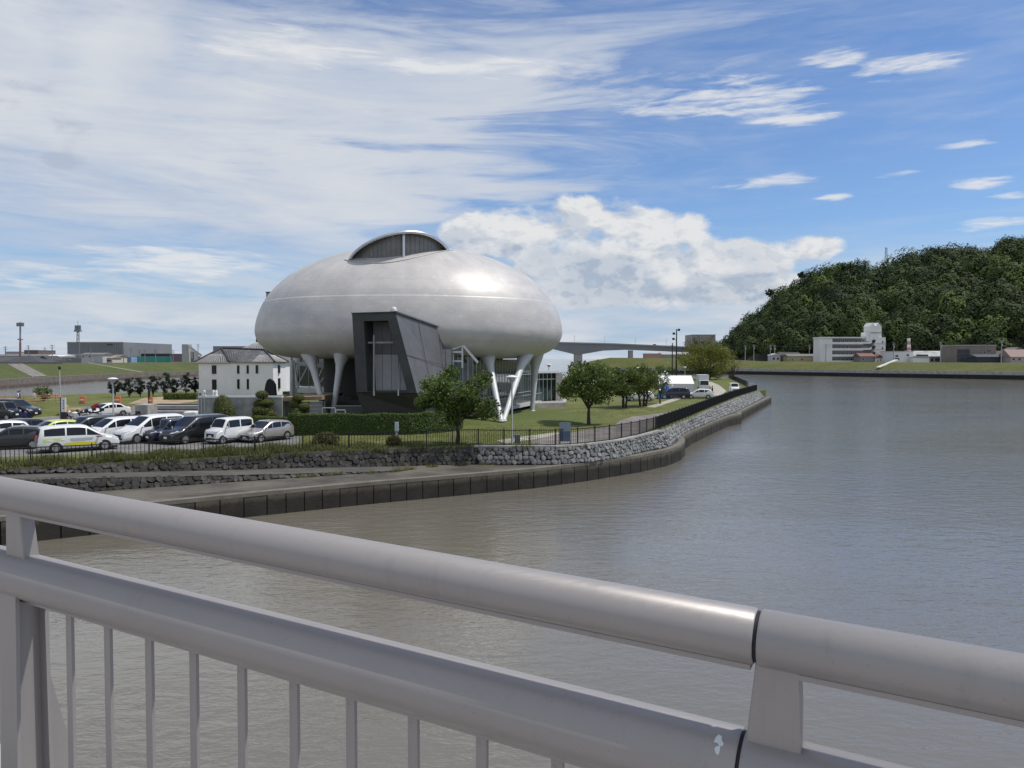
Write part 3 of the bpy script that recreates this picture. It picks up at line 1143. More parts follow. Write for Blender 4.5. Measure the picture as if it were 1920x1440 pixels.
for k in range(-3, 9):
    tp = t_post_b + span * k
    p2 = R2 + RD * tp
    dxy = rail_t(R1, 44) * 0 + (R1 - R2).dot(RD)
    p1 = R1 + RD * (tp - (R1 - R2).dot(RD))
    tapered(p2 + Vector((0, 0, R2r * .6)), p1 - Vector((0, 0, R1r * .6)), 0.098, 0.050, 0.072, 0.044).build('post_neck', M_RAIL, rail, world=True, bevel=0.004)
    foot = p2 - Vector((0, 0, 0.86))
    top = p2 - Vector((0, 0, R2r * .5))
    post = tapered(foot, top, 0.018, 0.10, 0.018, 0.085)
    po = post.build('post', M_RAIL, rail, world=True)
    for s in (-1, 1):
        f = tapered(foot + RN * (s * .052), top + RN * (s * .044), 0.092, 0.012, 0.085, 0.012)
        f.build('flange', M_RAIL, po, world=True)
    MB().add([foot + RD * -.007 + RN * .08, foot + RD * -.007 + RN * .20, top - Vector((0, 0, .25)) + RD * -.007 + RN * .06,
              foot + RD * .007 + RN * .08, foot + RD * .007 + RN * .20, top - Vector((0, 0, .25)) + RD * .007 + RN * .06],
             [(0, 1, 2), (5, 4, 3), (0, 3, 4, 1), (1, 4, 5, 2), (2, 5, 3, 0)]).build('gusset', M_RAIL, po, world=True)
bal = [rail_t(R2, x) for x in (130, 201, 279, 362, 455, 552, 661, 779, 907, 1046)]
dstep = (bal[0] - bal[-1]) / 9
me = None
for k in range(-3, 5):
    for j in range(12):
        tp = bal[0] - dstep * j + span * k
        if abs(((tp - t_post_b) / span) - round((tp - t_post_b) / span)) * span < 0.07 or j >= round(span / dstep) - 0.5:
            continue
        p = R2 + RD * tp
        if me is None:
            h = tapered(Vector((0, 0, -0.80)), Vector((0, 0, -R2r - 0.004)), 0.026, 0.010, 0.026, 0.010)
            me = h.mesh('baluster')
            me.materials.append(M_RAIL)
        o = bpy.data.objects.new('baluster', me)
        COL.objects.link(o)
        o.parent = rail
        o.location = p - rail.location
MB().bar(R2 + RD * -8 - Vector((0, 0, .80)), R2 + RD * 20 - Vector((0, 0, .80)), 0.06, 0.03).build('bottom_rail', M_RAIL, rail, world=True)
# paint chip on the second tube
chip_t = rail_t(R2, 1356)
cm = MB()
vd = (Vector((0, 0, CAM_Z)) - (R2 + RD * chip_t))
vd = (vd - RD * vd.dot(RD)).normalized()
vu = RD.cross(vd)
rc = np.random.default_rng(3)
for (du, dv, w, h) in ((0.003, 0.52, .010, .011), (-.002, 0.44, .006, .006), (0.001, 0.27, .006, .010)):
    poly = []
    for k in range(9):
        a = 2 * math.pi * k / 9
        rr_ = rc.uniform(.55, 1.1)
        ang_ = dv + math.sin(a) * h * rr_ / R2r
        poly.append(R2 + RD * (chip_t + du + math.cos(a) * w * rr_) + (vd * math.cos(ang_) - vu * math.sin(ang_) * (1 if vu.z < 0 else -1)) * (R2r + 0.0006))
    cm.add(poly, [tuple(range(9))])
cm.build('paint_chip', mat('chipped_paint', (0.62, 0.66, 0.66), 0.6), rail, world=True)

deck = MB()
dv = []
for tt in (-40, 60):
    base = R2 + RD * tt - Vector((0, 0, 0.86))
    for off, z in ((0.30, 0), (0.30, -0.9), (-7, -0.9), (-7, -0.05), (-0.22, -0.05), (-0.22, 0.0)):
        p = base + RN * off
        dv.append((p.x, p.y, p.z + z))
deck.add(dv, [(i, (i + 1) % 6, 6 + (i + 1) % 6, 6 + i) for i in range(6)] + [(5, 4, 3, 2, 1, 0), (6, 7, 8, 9, 10, 11)])
struct('bridge_deck', deck, mat('bridge_concrete', (0.38, 0.36, 0.34), 0.85, var=0.2, scale=1.0, bump=0.2, bscale=12))

# ------------------------------------------------------------------ the museum
MC = Vector((-11.15, 85.0, 0))
A_, B_ = 16.65, 13.2
PROF = [(0.02, 6.15), (0.40, 6.05), (0.62, 6.02), (0.76, 6.12), (0.85, 6.38), (0.915, 6.80), (0.958, 7.32), (0.985, 7.95), (1.0, 8.75), (0.997, 9.6),
        (0.982, 10.6), (0.955, 11.7), (0.915, 12.8), (0.855, 13.9), (0.775, 15.0), (0.67, 16.0), (0.54, 16.9), (0.40, 17.55), (0.25, 17.98), (0.10, 18.18), (0.004, 18.2)]


def prof_smooth(pr, k=5):
    ln = smooth_line([Vector((a, b, 0)) for a, b in pr], k)
    return [(max(p.x, 0.002), p.y) for p in ln]


PS = prof_smooth(PROF)


def shell_z(x, y):
    """height of the shell's upper side over a point"""
    r = math.hypot((x - MC.x) / A_, (y - MC.y) / B_)
    up = [(a, b) for a, b in PS if b >= 8.75]
    rs = [a for a, _ in up][::-1]
    zs = [b for _, b in up][::-1]
    return float(np.interp(r, rs, zs))


def shell_mat():
    m = bpy.data.materials.new('shell_metal')
    m.use_nodes = True
    t = m.node_tree
    N = NT(t)
    b = t.nodes['Principled BSDF']
    b.inputs['Specular IOR Level'].default_value = 0.32
    co = N.n('ShaderNodeTexCoord').outputs['Object']
    s = N.n('ShaderNodeSeparateXYZ', inp={0: co})
    ang = N.m('MULTIPLY', N.m('ARCTAN2', s.outputs[1], s.outputs[0]), 15.0)
    uv = N.n('ShaderNodeCombineXYZ', inp={0: ang, 1: s.outputs[2], 2: 0.0}).outputs[0]
    br = N.n('ShaderNodeTexBrick', inp={'Vector': uv, 'Scale': 1.0, 'Mortar Size': 0.022, 'Mortar Smooth': 0.3, 'Bias': 0.0,
                                       'Brick Width': 3.4, 'Row Height': 1.05})
    br.inputs['Color1'].default_value = (0.2, 0.2, 0.2, 1)
    br.inputs['Color2'].default_value = (0.8, 0.8, 0.8, 1)
    br.inputs['Mortar'].default_value = (0.5, 0.5, 0.5, 1)
    stretch = N.n('ShaderNodeMapping', inp={'Vector': uv})
    stretch.inputs['Scale'].default_value = (0.55, 0.9, 1)
    n1 = N.noise(stretch.outputs[0], 0.7, 6, 0.62)
    n2 = N.noise(stretch.outputs[0], 2.6, 5, 0.6)
    sl = N.n('ShaderNodeMapping', inp={'Vector': uv})
    sl.inputs['Scale'].default_value = (0.18, 2.6, 1)
    n3 = N.noise(sl.outputs[0], 1.5, 5, 0.6)
    bsep = N.n('ShaderNodeSeparateColor', inp={0: br.outputs[0]}).outputs[0]
    c = N.mix(N.smooth(n1, 0.30, 0.70), (0.59, 0.567, 0.55), (0.47, 0.454, 0.444))
    c = N.mix(N.m('MULTIPLY', bsep, 0.30), c, (0.44, 0.425, 0.415))
    c = N.mix(N.m('MULTIPLY', N.smooth(n3, 0.58, 0.72), 0.30), c, (0.68, 0.67, 0.65))
    c = N.mix(N.m('MULTIPLY', N.smooth(n2, 0.58, 0.72), 0.40), c, (0.76, 0.75, 0.72))
    c = N.mix(N.m('MULTIPLY', br.outputs['Fac'], 0.42), c, (0.40, 0.39, 0.38))
    t.links.new(c, b.inputs['Base Color'])
    b.inputs['Metallic'].default_value = 0.12
    r = N.m('ADD', N.m('ADD', 0.36, N.m('MULTIPLY', n1, 0.12)), N.m('MULTIPLY', bsep, 0.05))
    t.links.new(r, b.inputs['Roughness'])
    bp = N.n('ShaderNodeBump', inp={'Strength': 0.16, 'Distance': 0.25})
    t.links.new(N.m('ADD', N.m('MULTIPLY', n1, 0.5), N.m('MULTIPLY', bsep, 0.05)), bp.inputs['Height'])
    t.links.new(bp.outputs[0], b.inputs['Normal'])
    return m


M_SHELL = shell_mat()
M_CLAD = mat('dark_grey_cladding', (0.058, 0.062, 0.059), 0.55, 0.25, var=0.18, scale=0.8)
M_CLAD2 = mat('mid_grey_cladding', (0.17, 0.17, 0.172), 0.5, 0.45, var=0.12, scale=0.8)
M_PANEL = mat('pale_grey_panel', (0.50, 0.50, 0.51), 0.5, 0.2, var=0.12, scale=0.7)
M_COLUMN = mat('column_paint', (0.56, 0.57, 0.57), 0.5, 0.1, var=0.1, scale=1.0)
M_STEEL = mat('painted_steel', (0.50, 0.51, 0.52), 0.45, 0.3, var=0.1, scale=1.0)
M_PIPE = mat('grey_pipe', (0.25, 0.255, 0.26), 0.5, 0.2, var=.1)
M_GLASS = mat('tinted_glass', (0.030, 0.050, 0.045), 0.06, 0.0, spec=0.9, var=0.5, scale=0.35)
M_SKYGLASS = mat('louvred_glass', (0.185, 0.182, 0.172), 0.3, 0.1, var=0.25, scale=0.6)
M_DARK = mat('shade_black', (0.020, 0.021, 0.022), 0.8)  # near-black colour stands in for the shade of recesses and interiors

mus = thing('museum', 'silver dome museum shaped like a flying saucer on splayed legs', 'museum', (MC.x, MC.y, 0))
cuts = [5.9, 7.75, 12.05, 18.3]
bands = ['underside_band', 'middle_band', 'upper_shell']


def r_at(z):
    k = min(i for i, (_, b) in enumerate(PS) if b >= z and i > 20)
    (a0, b0), (a1, b1) = PS[k - 1], PS[k]
    return lerp(a0, a1, (z - b0) / (b1 - b0))


for k, (z0, z1) in enumerate(zip(cuts, cuts[1:])):
    if k == 0:
        i1 = min(i for i, (_, b) in enumerate(PS) if b >= z1 and i > 20)
        pr = PS[:i1] + [(r_at(z1), z1)]
    else:
        i0 = min(i for i, (_, b) in enumerate(PS) if b >= z0 + .01 and i > 20)
        i1 = len(PS) if k == 2 else min(i for i, (_, b) in enumerate(PS) if b >= z1 - .01 and i > 20)
        pr = [(r_at(z0), z0)] + PS[i0:i1] + ([] if k == 2 else [(r_at(z1), z1)])
        # each band laps over the one below by a sheet's thickness
        if k == 1:      # the middle band stands a sheet's thickness proud, so its top edge catches the light
            pr = [(pr[0][0] - .002, z0 - .012), (pr[0][0] + .0010, z0 - .012)] + [(r + .0014, z) for r, z in pr] + [(pr[-1][0] - .002, z1 + .004)]
    MB().lathe(pr, (0, 0, 0), 128, A_, B_).build(bands[k], M_SHELL, mus)

# skylight: an eyelid cut into the crown, its plane turned a little to the left
SK = [Vector((cx0 / F_PX * y_, y_, 0)) for cx0, y_ in ((655 - CX, 77.0), (748 - CX, 75.9), (843 - CX, 80.0))]
en = Vector((-0.12, 0.99, 0)).normalized()


def arch(s, back=0.0, hs=1.0, ws=1.0, ht=2.65):
    """point of the eyelid arch; s runs along it, back pushes it into the crown"""
    a = math.pi * (1 - s)
    u = 0.5 + 0.5 * ws * math.cos(a)
    p = SK[0] * (2 * (u - .5) * (u - 1)) + SK[1] * (-4 * u * (u - 1)) + SK[2] * (2 * u * (u - .5))
    bz = shell_z(p.x, p.y)
    p = p + en * back
    p.z = bz - 0.03 + ht * hs * (max(math.sin(a), 0) ** 1.6)
    return p


ns = 36
hood = MB()
hv = []
depth = 9.5
steps = [0, .08, .2, .35, .5, .65, .8, .92, 1.0]
for q in steps:
    kk = math.sqrt(max(0.0, 1 - q ** 2))
    for i in range(ns + 1):
        p = arch(i / ns, back=q * depth, hs=max(kk, 0.0), ws=0.45 + 0.55 * kk)
        p.z = max(p.z + q * 1.9, shell_z(p.x, p.y) - 0.3)
        hv.append(p)
hood.add(hv, [(j * (ns + 1) + i, j * (ns + 1) + i + 1, (j + 1) * (ns + 1) + i + 1, (j + 1) * (ns + 1) + i) for j in range(len(steps) - 1) for i in range(ns)], True)
sk = hood.build('skylight_hood', M_SHELL, mus, world=True)
rim = MB()
rv_ = []
for i in range(ns + 1):
    s = i / ns
    o_, n_ = arch(s), arch(s, hs=0.90, ws=0.945)
    rv_ += [o_ - en * 0.35, o_ + en * 0.05, n_ + en * 0.05, n_ - en * 0.35]
rim.add(rv_, [(4 * i + k, 4 * i + (k + 1) % 4, 4 * i + 4 + (k + 1) % 4, 4 * i + 4 + k) for i in range(ns) for k in range(4)], True)
rim.build('skylight_rim', mat('bright_trim', (0.62, 0.64, 0.66), 0.3, 0.8, var=0.08), sk, world=True)
for lo, hi in ((0.035, 0.30), (0.30, 0.535), (0.535, 0.76), (0.76, 0.965)):
    g = MB()
    gv = []
    for i in range(13):
        s = lerp(lo, hi, i / 12)
        p = arch(s, back=0.55, hs=0.93, ws=0.95)
        b = Vector((p.x, p.y, shell_z(p.x, p.y) - 0.2))
        gv += [p, b]
    g.add(gv, [(2 * i, 2 * i + 2, 2 * i + 3, 2 * i + 1) for i in range(12)])
    g.build('pane', M_SKYGLASS, sk, world=True)
for s, w in ((0.075, 0.14), (0.535, 0.24), (0.925, 0.16)):
    p = arch(s, back=0.30, hs=0.94, ws=0.96)
    b = Vector((p.x, p.y, shell_z(p.x, p.y) - 0.15))
    MB().bar(b - en * .1, p, w, 0.28, up=en).build('mullion', MATS['bright_trim'], sk, world=True)
for s in np.linspace(0.1, 0.9, 26):
    p = arch(s, back=0.50, hs=0.90, ws=0.95)
    b = Vector((p.x, p.y, shell_z(p.x, p.y) - 0.1))
    MB().bar(b, p, 0.025, 0.03, up=en).build('slat', MATS['louvred_glass'], sk, world=True)
fl = []
for i in range(25):
    p = arch(i / 24, back=-.25 - .25 * math.sin(math.pi * i / 24), hs=0, ws=1.08)
    fl.append(Vector((p.x, p.y, shell_z(p.x, p.y) + 0.05)))
MB().tube(fl, 0.045, 5).build('flange_ring', M_STEEL, sk, world=True)

# entrance block that leans out of the shell
ED = 66.0
fo = [Q(660, 588, ED), Q(741, 585.5, ED), Q(781.5, 737, ED), Q(668.5, 735, ED)]
fi = [Q(682, 602, ED), Q(727.5, 601, ED), Q(763.5, 733.5, ED), Q(688.5, 734, ED)]
bk = [fo[0] + Vector((2.0, 9.0, -1.2)), lerp(fo[1], Q(816.5, 612, 72.0), 1.6), lerp(fo[2], Q(846, 734, 72.6), 1.25), fo[3] + Vector((2.0, 9.0, 0))]
blk = MB()
blk.add(fo + bk, [(0, 1, 5, 4), (3, 7, 6, 2), (0, 4, 7, 3)])
blk.add(fo + fi, [(i, (i + 1) % 4, 4 + (i + 1) % 4, 4 + i) for i in range(4)])
rev = [p + Vector((0.35, 2.4, 0)) for p in fi]
blk.add(fi + rev, [(i, (i + 1) % 4, 4 + (i + 1) % 4, 4 + i) for i in range(4)])
eb_o = blk.build('entrance_block', M_CLAD, mus, world=True)
side = MB().add([fo[1] + Vector((0.01, -0.004, 0)), bk[1], bk[2], fo[2] + Vector((0.01, -0.004, 0))], [(0, 1, 2, 3)])
side.build('side_cladding', M_CLAD2, eb_o, world=True)
for f in (0.34, 0.67):
    a = lerp(fo[1], bk[1], f)
    b = lerp(fo[2], bk[2], f)
    MB().bar(a + Vector((0.012, -0.012, -.1)), b + Vector((0.012, -0.012, 0)), 0.03, 0.03).build('seam', M_CLAD, eb_o, world=True)
MB().bar(lerp(fo[1], fo[2], .53) + Vector((.02, -.02, 0)), lerp(bk[1], bk[2], .62) + Vector((.02, -.02, 0)), 0.03, 0.03).build('seam', M_CLAD, eb_o, world=True)
MB().bar(fo[1] + Vector((.02, -.03, .05)), bk[1] + Vector((.02, -.03, .05)), 0.28, 0.12).build('roof_edge', M_CLAD2, eb_o, world=True)
MB().bar(fo[0] + Vector((-.05, -.03, .03)), fo[1] + Vector((.05, -.03, .03)), 0.12, 0.09).build('roof_edge', M_CLAD, eb_o, world=True)
# panels inside the recess
y_in = ED + 2.36
nx = 5
cr_a, cr_b = rev[1] + Vector((.12, 0, 0)), rev[2] + Vector((.12, 0, 0))


def clip_right(poly):
    """keep the part of a panel left of the leaning jamb"""
    f = lambda p: (cr_a.x + (p[1] - cr_a.z) / (cr_b.z - cr_a.z) * (cr_b.x - cr_a.x)) - p[0]
    out = []
    for p, q in zip(poly, poly[1:] + poly[:1]):
        a, b = f(p), f(q)
        if a >= 0:
            out.append(p)
        if (a < 0) != (b < 0):
            s = a / (a - b)
            out.append((lerp(p[0], q[0], s), lerp(p[1], q[1], s)))
    return out


zt_, zm_, zb_ = ZQ(603, y_in), ZQ(664, y_in), ZQ(734, y_in)
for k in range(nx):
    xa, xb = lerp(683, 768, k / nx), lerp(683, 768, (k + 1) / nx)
    for (z0, z1, m) in ((zb_, zm_ - 0.03, M_PANEL), (zm_, zt_ + .1, M_CLAD2)):  # upper panels darker: the overhang's shade is put into their colour
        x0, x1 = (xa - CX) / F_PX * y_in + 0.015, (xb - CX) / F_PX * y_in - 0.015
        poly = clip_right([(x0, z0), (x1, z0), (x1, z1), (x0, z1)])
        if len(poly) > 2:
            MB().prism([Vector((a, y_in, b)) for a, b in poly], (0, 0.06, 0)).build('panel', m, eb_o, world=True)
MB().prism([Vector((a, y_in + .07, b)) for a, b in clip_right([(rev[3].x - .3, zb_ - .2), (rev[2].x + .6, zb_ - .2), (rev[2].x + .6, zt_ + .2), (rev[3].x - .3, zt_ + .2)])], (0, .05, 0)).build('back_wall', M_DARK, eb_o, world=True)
MB().bar(Q(690, 642.5, ED + .75), Q(738, 642, ED + .75), 0.14, 0.16).build('crossbar', M_PIPE, eb_o, world=True)
MB().tube([Q(701, 628, ED + .6), Q(701, 742, ED - .1)], 0.085, 10).build('pipe', M_PIPE, eb_o, world=True)
MB().tube([Q(746.5, 672, ED + .6), Q(746.5, 742, ED - .1)], 0.075, 10).build('pipe', M_PIPE, eb_o, world=True)
dm = Q(738.5, 586, ED + .6)
MB().lathe([(0.30, 0), (0.30, 0.12), (0.27, 0.30), (0.2, 0.42), (0.1, 0.49), (0.01, 0.51)], dm, 16).build('dome_lamp', mat('milk_plastic', (0.55, 0.56, 0.56), 0.3), eb_o, world=True)
prow = MB()
pf = [Q(668.5, 736, ED), Q(781.5, 738, ED), Q(808, 738, ED + 2.2), Q(800, 776, ED + 1.5), Q(683, 778, ED + .6)]
pb = [p + Vector((1.5, 9.5, 0)) for p in pf]
prow.add(pf + pb, [(0, 1, 3, 4), (1, 2, 3)] + [(i, (i + 1) % 5, 5 + (i + 1) % 5, 5 + i) for i in range(5)])
prow.build('prow', mat('soot_grey_cladding', (0.050, 0.053, 0.055), 0.6, 0.2, var=0.15, scale=.7), mus, world=True)
# lower grey box beside it
gb = thing
for k in range(4):
    xa, xb = lerp(803.5, 846, k / 4), lerp(803.5, 846, (k + 1) / 4)
    a, b = Q(xa + .4, 655, 72.6), Q(xb - .4, 655, 72.6)
    MB().box((a.x, 72.6, 0.6), (b.x, 74.5, ZQ(655, 72.6))).build('panel', mat('satin_grey_panel', (0.34, 0.345, 0.35), .5, .4, var=.1), mus, world=True)
MB().box((Q(802, 655, 72.7).x, 72.75, 0.6), (Q(847, 655, 72.7).x, 76, ZQ(654, 72.7))).build('side_annex', M_CLAD2, mus, world=True)
MB().cbox((Q(803, 655, 72.5).x, 72.55, ZQ(655, 72.6)), 0.2, 0.2, 0.25).build('corner_lamp', M_STEEL, mus, world=True)


def column(top, foot, r0=0.22, r1=0.32, rt=0.84, name='leg'):
    top, foot = Vector(top), Vector(foot)
    pts, rs = [], []
    for f, r in ((0, r0), (0.3, lerp(r0, r1, .4)), (0.62, r1), (0.74, r1 * 1.12), (0.84, r1 * 1.45), (0.93, lerp(r1 * 1.5, rt, .6)), (1.0, rt), (1.12, rt * 1.25)):
        pts.append(lerp(foot, top, f))
        rs.append(r)
    o = MB().tube(pts, rs, 20).build(name, M_COLUMN, mus, world=True)
    MB().lathe([(r0 * 1.5, 0), (r0 * 1.5, 0.12), (r0, 0.14)], foot - Vector((0, 0, 0.02)), 14).build('base_plate', M_STEEL, o, world=True)
    return o


column(Q(914, 665, 77.5), Vector((Q(940, 795, 71).x, 71, 0.25)))
column(Q(984, 665, 80.5), Vector((Q(944, 795, 71.2).x, 71.3, 0.25)))
column(Q(1005, 668, 87), Vector((Q(997, 771, 88).x, 86.5, 0.1)), .25, .36, .8)
column(Q(581, 664, 77), Vector((Q(613, 790, 74).x, 74, 0.0)))
column(Q(641, 664, 75), Vector((Q(622, 790, 74).x, 74, 0.0)))
column(Q(560, 672, 97), Vector((Q(548, 742, 97).x, 97, 0.0)), .25, .34, .7)
for px in (548, 624):
    MB().tube([Q(px, 676, 93), Vector((Q(px, 742, 93).x, 93, 1.0))], 0.30, 12).build('post', M_COLUMN, mus, world=True)
for a, b in (((552, 680), (559, 728)), ((578, 686), (556, 728)), ((597, 723), (620, 690)), ((641, 702), (668, 736)), ((606, 690), (590, 724))):
    MB().tube([Q(*a, 90.5), Q(*b, 90.5)], 0.10, 8).build('brace', M_STEEL, mus, world=True)
MB().bar(Q(552, 681, 91), Q(662, 691, 91), 0.5, 0.42).build('beam', M_STEEL, mus, world=True)
MB().bar(Q(596, 729, 90), Q(670, 736, 87), 0.5, 0.55).build('beam', M_STEEL, mus, world=True)
# glazing under the shell, left of the entrance
gl_a, gl_b = Vector((Q(546, 700, 98).x, 98, 0)), Vector((Q(672, 700, 88).x, 88, 0))
for k in range(7):
    p, q = lerp(gl_a, gl_b, k / 7), lerp(gl_a, gl_b, (k + 1) / 7)
    d = (q - p).normalized()
    MB().add([p + d * .05 + Vector((0, 0, 2.6)), q - d * .05 + Vector((0, 0, 2.6)), q - d * .05 + Vector((0, 0, 6.4)), p + d * .05 + Vector((0, 0, 6.4))], [(0, 1, 2, 3)]).build('pane', M_GLASS, mus, world=True)
    MB().bar(p + Vector((0, -.04, 1.2)), p + Vector((0, -.04, 6.4)), 0.07, 0.12).build('mullion', M_STEEL, mus, world=True)
MB().bar(gl_a + Vector((0, 0, 2.2)), gl_b + Vector((0, 0, 1.9)), 0.3, 0.75).build('sill_band', M_PANEL, mus, world=True)
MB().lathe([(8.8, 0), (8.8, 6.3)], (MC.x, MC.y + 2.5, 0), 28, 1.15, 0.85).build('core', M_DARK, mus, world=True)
for k in range(9):
    MB().box((Q(600 + 2 * k, 760, 78 + .5 * k).x, 78 + .5 * k, 0), (Q(668, 760, 78 + .5 * k).x + 1, 78.5 + .5 * k, 0.24 * (k + 1))).build('step', mat('step_stone', (0.12, 0.12, 0.12), .9), mus, world=True)
# glass hall to the right
ga, gb_ = Vector((Q(887, 770, 75.5).x, 75.5, 0)), Vector((Q(1003, 750, 97).x, 97, 0))
n_g = 22
z_f, z_h = 0.75, 5.95
for k in range(n_g):
    p, q = lerp(ga, gb_, k / n_g), lerp(ga, gb_, (k + 1) / n_g)
    d = (q - p).normalized()
    for z0, z1 in ((z_f + .05, 2.0), (2.06, 4.1), (4.16, z_h)):
        MB().add([p + d * .03 + Vector((0, 0, z0)), q - d * .03 + Vector((0, 0, z0)), q - d * .03 + Vector((0, 0, z1)), p + d * .03 + Vector((0, 0, z1))], [(0, 1, 2, 3)]).build('pane', M_GLASS, mus, world=True)
    MB().bar(p + Vector((0, 0, z_f)), p + Vector((0, 0, z_h)), 0.055, 0.14).build('mullion', M_STEEL, mus, world=True)
for z in (2.03, 4.13):
    MB().bar(ga + Vector((0, 0, z)), gb_ + Vector((0, 0, z)), 0.14, 0.06).build('transom', M_STEEL, mus, world=True)
gn = (gb_ - ga).normalized()
gout = Vector((gn.y, -gn.x, 0))
slab = MB()
slab.prism([ga + gout * 1.0 + Vector((-.6, -.8, .42)), gb_ + gout * .9 + Vector((0, 0, .42)), gb_ - gout * 6 + Vector((0, 0, .42)), ga - gout * 5 + Vector((0, 3, .42))], (0, 0, 0.33))
slab.build('floor_slab', mat('slab_edge', (0.52, 0.52, 0.52), .7, var=.1), mus, world=True)
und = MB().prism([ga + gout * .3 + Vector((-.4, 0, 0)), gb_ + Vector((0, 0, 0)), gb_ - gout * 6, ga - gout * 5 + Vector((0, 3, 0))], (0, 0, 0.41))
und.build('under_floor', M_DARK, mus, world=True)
# railing in front of the glass
for k in range(46):
    p = lerp(ga, gb_, k / 45) + gout * .85
    MB().bar(p + Vector((0, 0, .75)), p + Vector((0, 0, 1.75)), 0.03).build('handrail_bar', M_STEEL, mus, world=True)
MB().bar(ga + gout * .85 + Vector((0, 0, 1.75)), gb_ + gout * .85 + Vector((0, 0, 1.75)), 0.06).build('handrail', M_STEEL, mus, world=True)
# return glazing and gable piece towards the entrance
rb = Vector((Q(848, 700, 74.5).x, 74.8, 0))
for k in range(4):
    p, q = lerp(ga, rb, k / 4), lerp(ga, rb, (k + 1) / 4)
    MB().add([p + Vector((0, 0, .75)), q + Vector((0, 0, .75)), q + Vector((0, 0, 6.2)), p + Vector((0, 0, 6.2))], [(0, 1, 2, 3)]).build('pane', M_GLASS, mus, world=True)
    MB().bar(q + Vector((0, -.03, .75)), q + Vector((0, -.03, 6.6)), 0.08, 0.12).build('mullion', M_STEEL, mus, world=True)
for a, b, w in (((845, 655), (868, 646), .3), ((867, 646), (896, 680), .22), ((846, 660), (868, 660), .2), ((846, 677), (866, 677), .14), ((867, 648), (867, 690), .16), ((850, 664), (850, 690), .1)):
    MB().bar(Q(*a, 73.6), Q(*b, 73.6), w, w).build('gable_frame', mat('white_frame', (0.66, 0.67, 0.68), .5), mus, world=True)
# low annex at the end of the glass hall
an_a, an_b = Vector((Q(1003, 750, 96.5).x, 96.5, 0)), Vector((Q(1041, 750, 99).x, 99, 0))
for k in range(5):
    p, q = lerp(an_a, an_b, k / 5), lerp(an_a, an_b, (k + 1) / 5)
    d = (q - p).normalized()
    for z0, z1 in ((0.8, 3.4), (3.46, 4.15)):
        MB().add([p + d * .04 + Vector((0, 0, z0)), q - d * .04 + Vector((0, 0, z0)), q - d * .04 + Vector((0, 0, z1)), p + d * .04 + Vector((0, 0, z1))], [(0, 1, 2, 3)]).build('pane', M_GLASS, mus, world=True)
    MB().bar(p + Vector((0, 0, .7)), p + Vector((0, 0, 4.3)), 0.08, 0.12).build('mullion', M_STEEL, mus, world=True)
MB().bar(an_a + Vector((-.2, -.2, 4.35)), an_b + Vector((.2, -.2, 4.35)), 0.9, 0.28).build('annex_roof', mat('white_frame'), mus, world=True)
MB().bar(an_a + Vector((0, -.02, 3.43)), an_b + Vector((0, -.02, 3.43)), 0.14, 0.1).build('transom', mat('white_frame'), mus, world=True)
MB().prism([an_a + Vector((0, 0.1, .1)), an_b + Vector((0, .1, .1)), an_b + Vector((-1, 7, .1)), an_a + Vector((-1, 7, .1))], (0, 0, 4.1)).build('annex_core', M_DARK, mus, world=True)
MB().box((an_b.x + .05, 98.6, 0), (an_b.x + .85, 106, 4.3)).build('end_wall', mat('pale_render', (0.62, 0.60, 0.57), .85, var=.1), mus, world=True)
MB().prism([Vector((Q(1003, 760, 93).x, 93.2, 0)), Vector((Q(1062, 757, 95).x, 95, 0)), Vector((Q(1062, 757, 104).x, 104, 0)), Vector((Q(1003, 757, 98).x, 98, 0))], (0, 0, 0.62)).build('terrace', M_CONC, mus, world=True)
# lift tower behind the shell
MB().box((Q(499, 560, 142).x, 142, 0), (Q(560, 560, 142).x, 150, ZQ(548, 142))).build('lift_tower', mat('tower_cladding', (0.30, 0.305, 0.31), .6, .2, var=.1), mus, world=True)
MB().bar(Vector((Q(499, 548, 141.9).x - .1, 141.95, ZQ(548, 142))), Vector((Q(560, 548, 141.9).x, 141.95, ZQ(548, 142))), .2, .18).build('parapet', M_CLAD, mus, world=True)
# ------------------------------------------------------------------ railings on the island
M_IRON = mat('black_iron', (0.012, 0.012, 0.014), 0.5, 0.3)


def fence(label, line, h, post_step, picket, limit=300, inset=0.35, mid=False, group=None):
    """iron railing: posts and pickets each an object, top and bottom rails"""
    line = [Vector((p.x, p.y, 0)) for p in line]
    pts = []
    for i, p in enumerate(line):
        d = (line[min(i + 1, len(line) - 1)] - line[max(i - 1, 0)]).normalized()
        pts.append(p + Vector((-d.y, d.x, 0)) * inset)
    t = thing('iron_railing', label, 'railing', pts[len(pts) // 2], 0, group)
    for z, w in ((h, 0.05), (0.12, 0.04)):
        mb = MB()
        for a, b in zip(pts, pts[1:]):
            mb.bar(a + Vector((0, 0, z)), b + Vector((0, 0, z)), 0.045, w)
        mb.build('rail', M_IRON, t, world=True)
    pm = MB().box((-.035, -.035, 0), (.035, .035, h + 0.10)).mesh('post')
    pm.materials.append(M_IRON)
    km = MB().box((-.013, -.013, 0.1), (.013, .013, h)).mesh('picket')
    km.materials.append(M_IRON)
    rest = MB()
    for p, d in resample(pts, post_step):
        o = bpy.data.objects.new('post', pm)
        COL.objects.link(o)
        o.parent = t
        o.location = p - t.location
        o.rotation_euler = (0, 0, math.atan2(d.y, d.x))
    n = 0
    for p, d in resample(pts, picket):
        if n < limit:
            o = bpy.data.objects.new('picket', km)
            COL.objects.link(o)
            o.parent = t
            o.location = p - t.location
        else:
            rest.box((p.x - .013, p.y - .013, .1), (p.x + .013, p.y + .013, h))
        n += 1
    if rest.v:
        tag(rest.build('picket', M_IRON, t, world=True), kind='stuff')
    return t


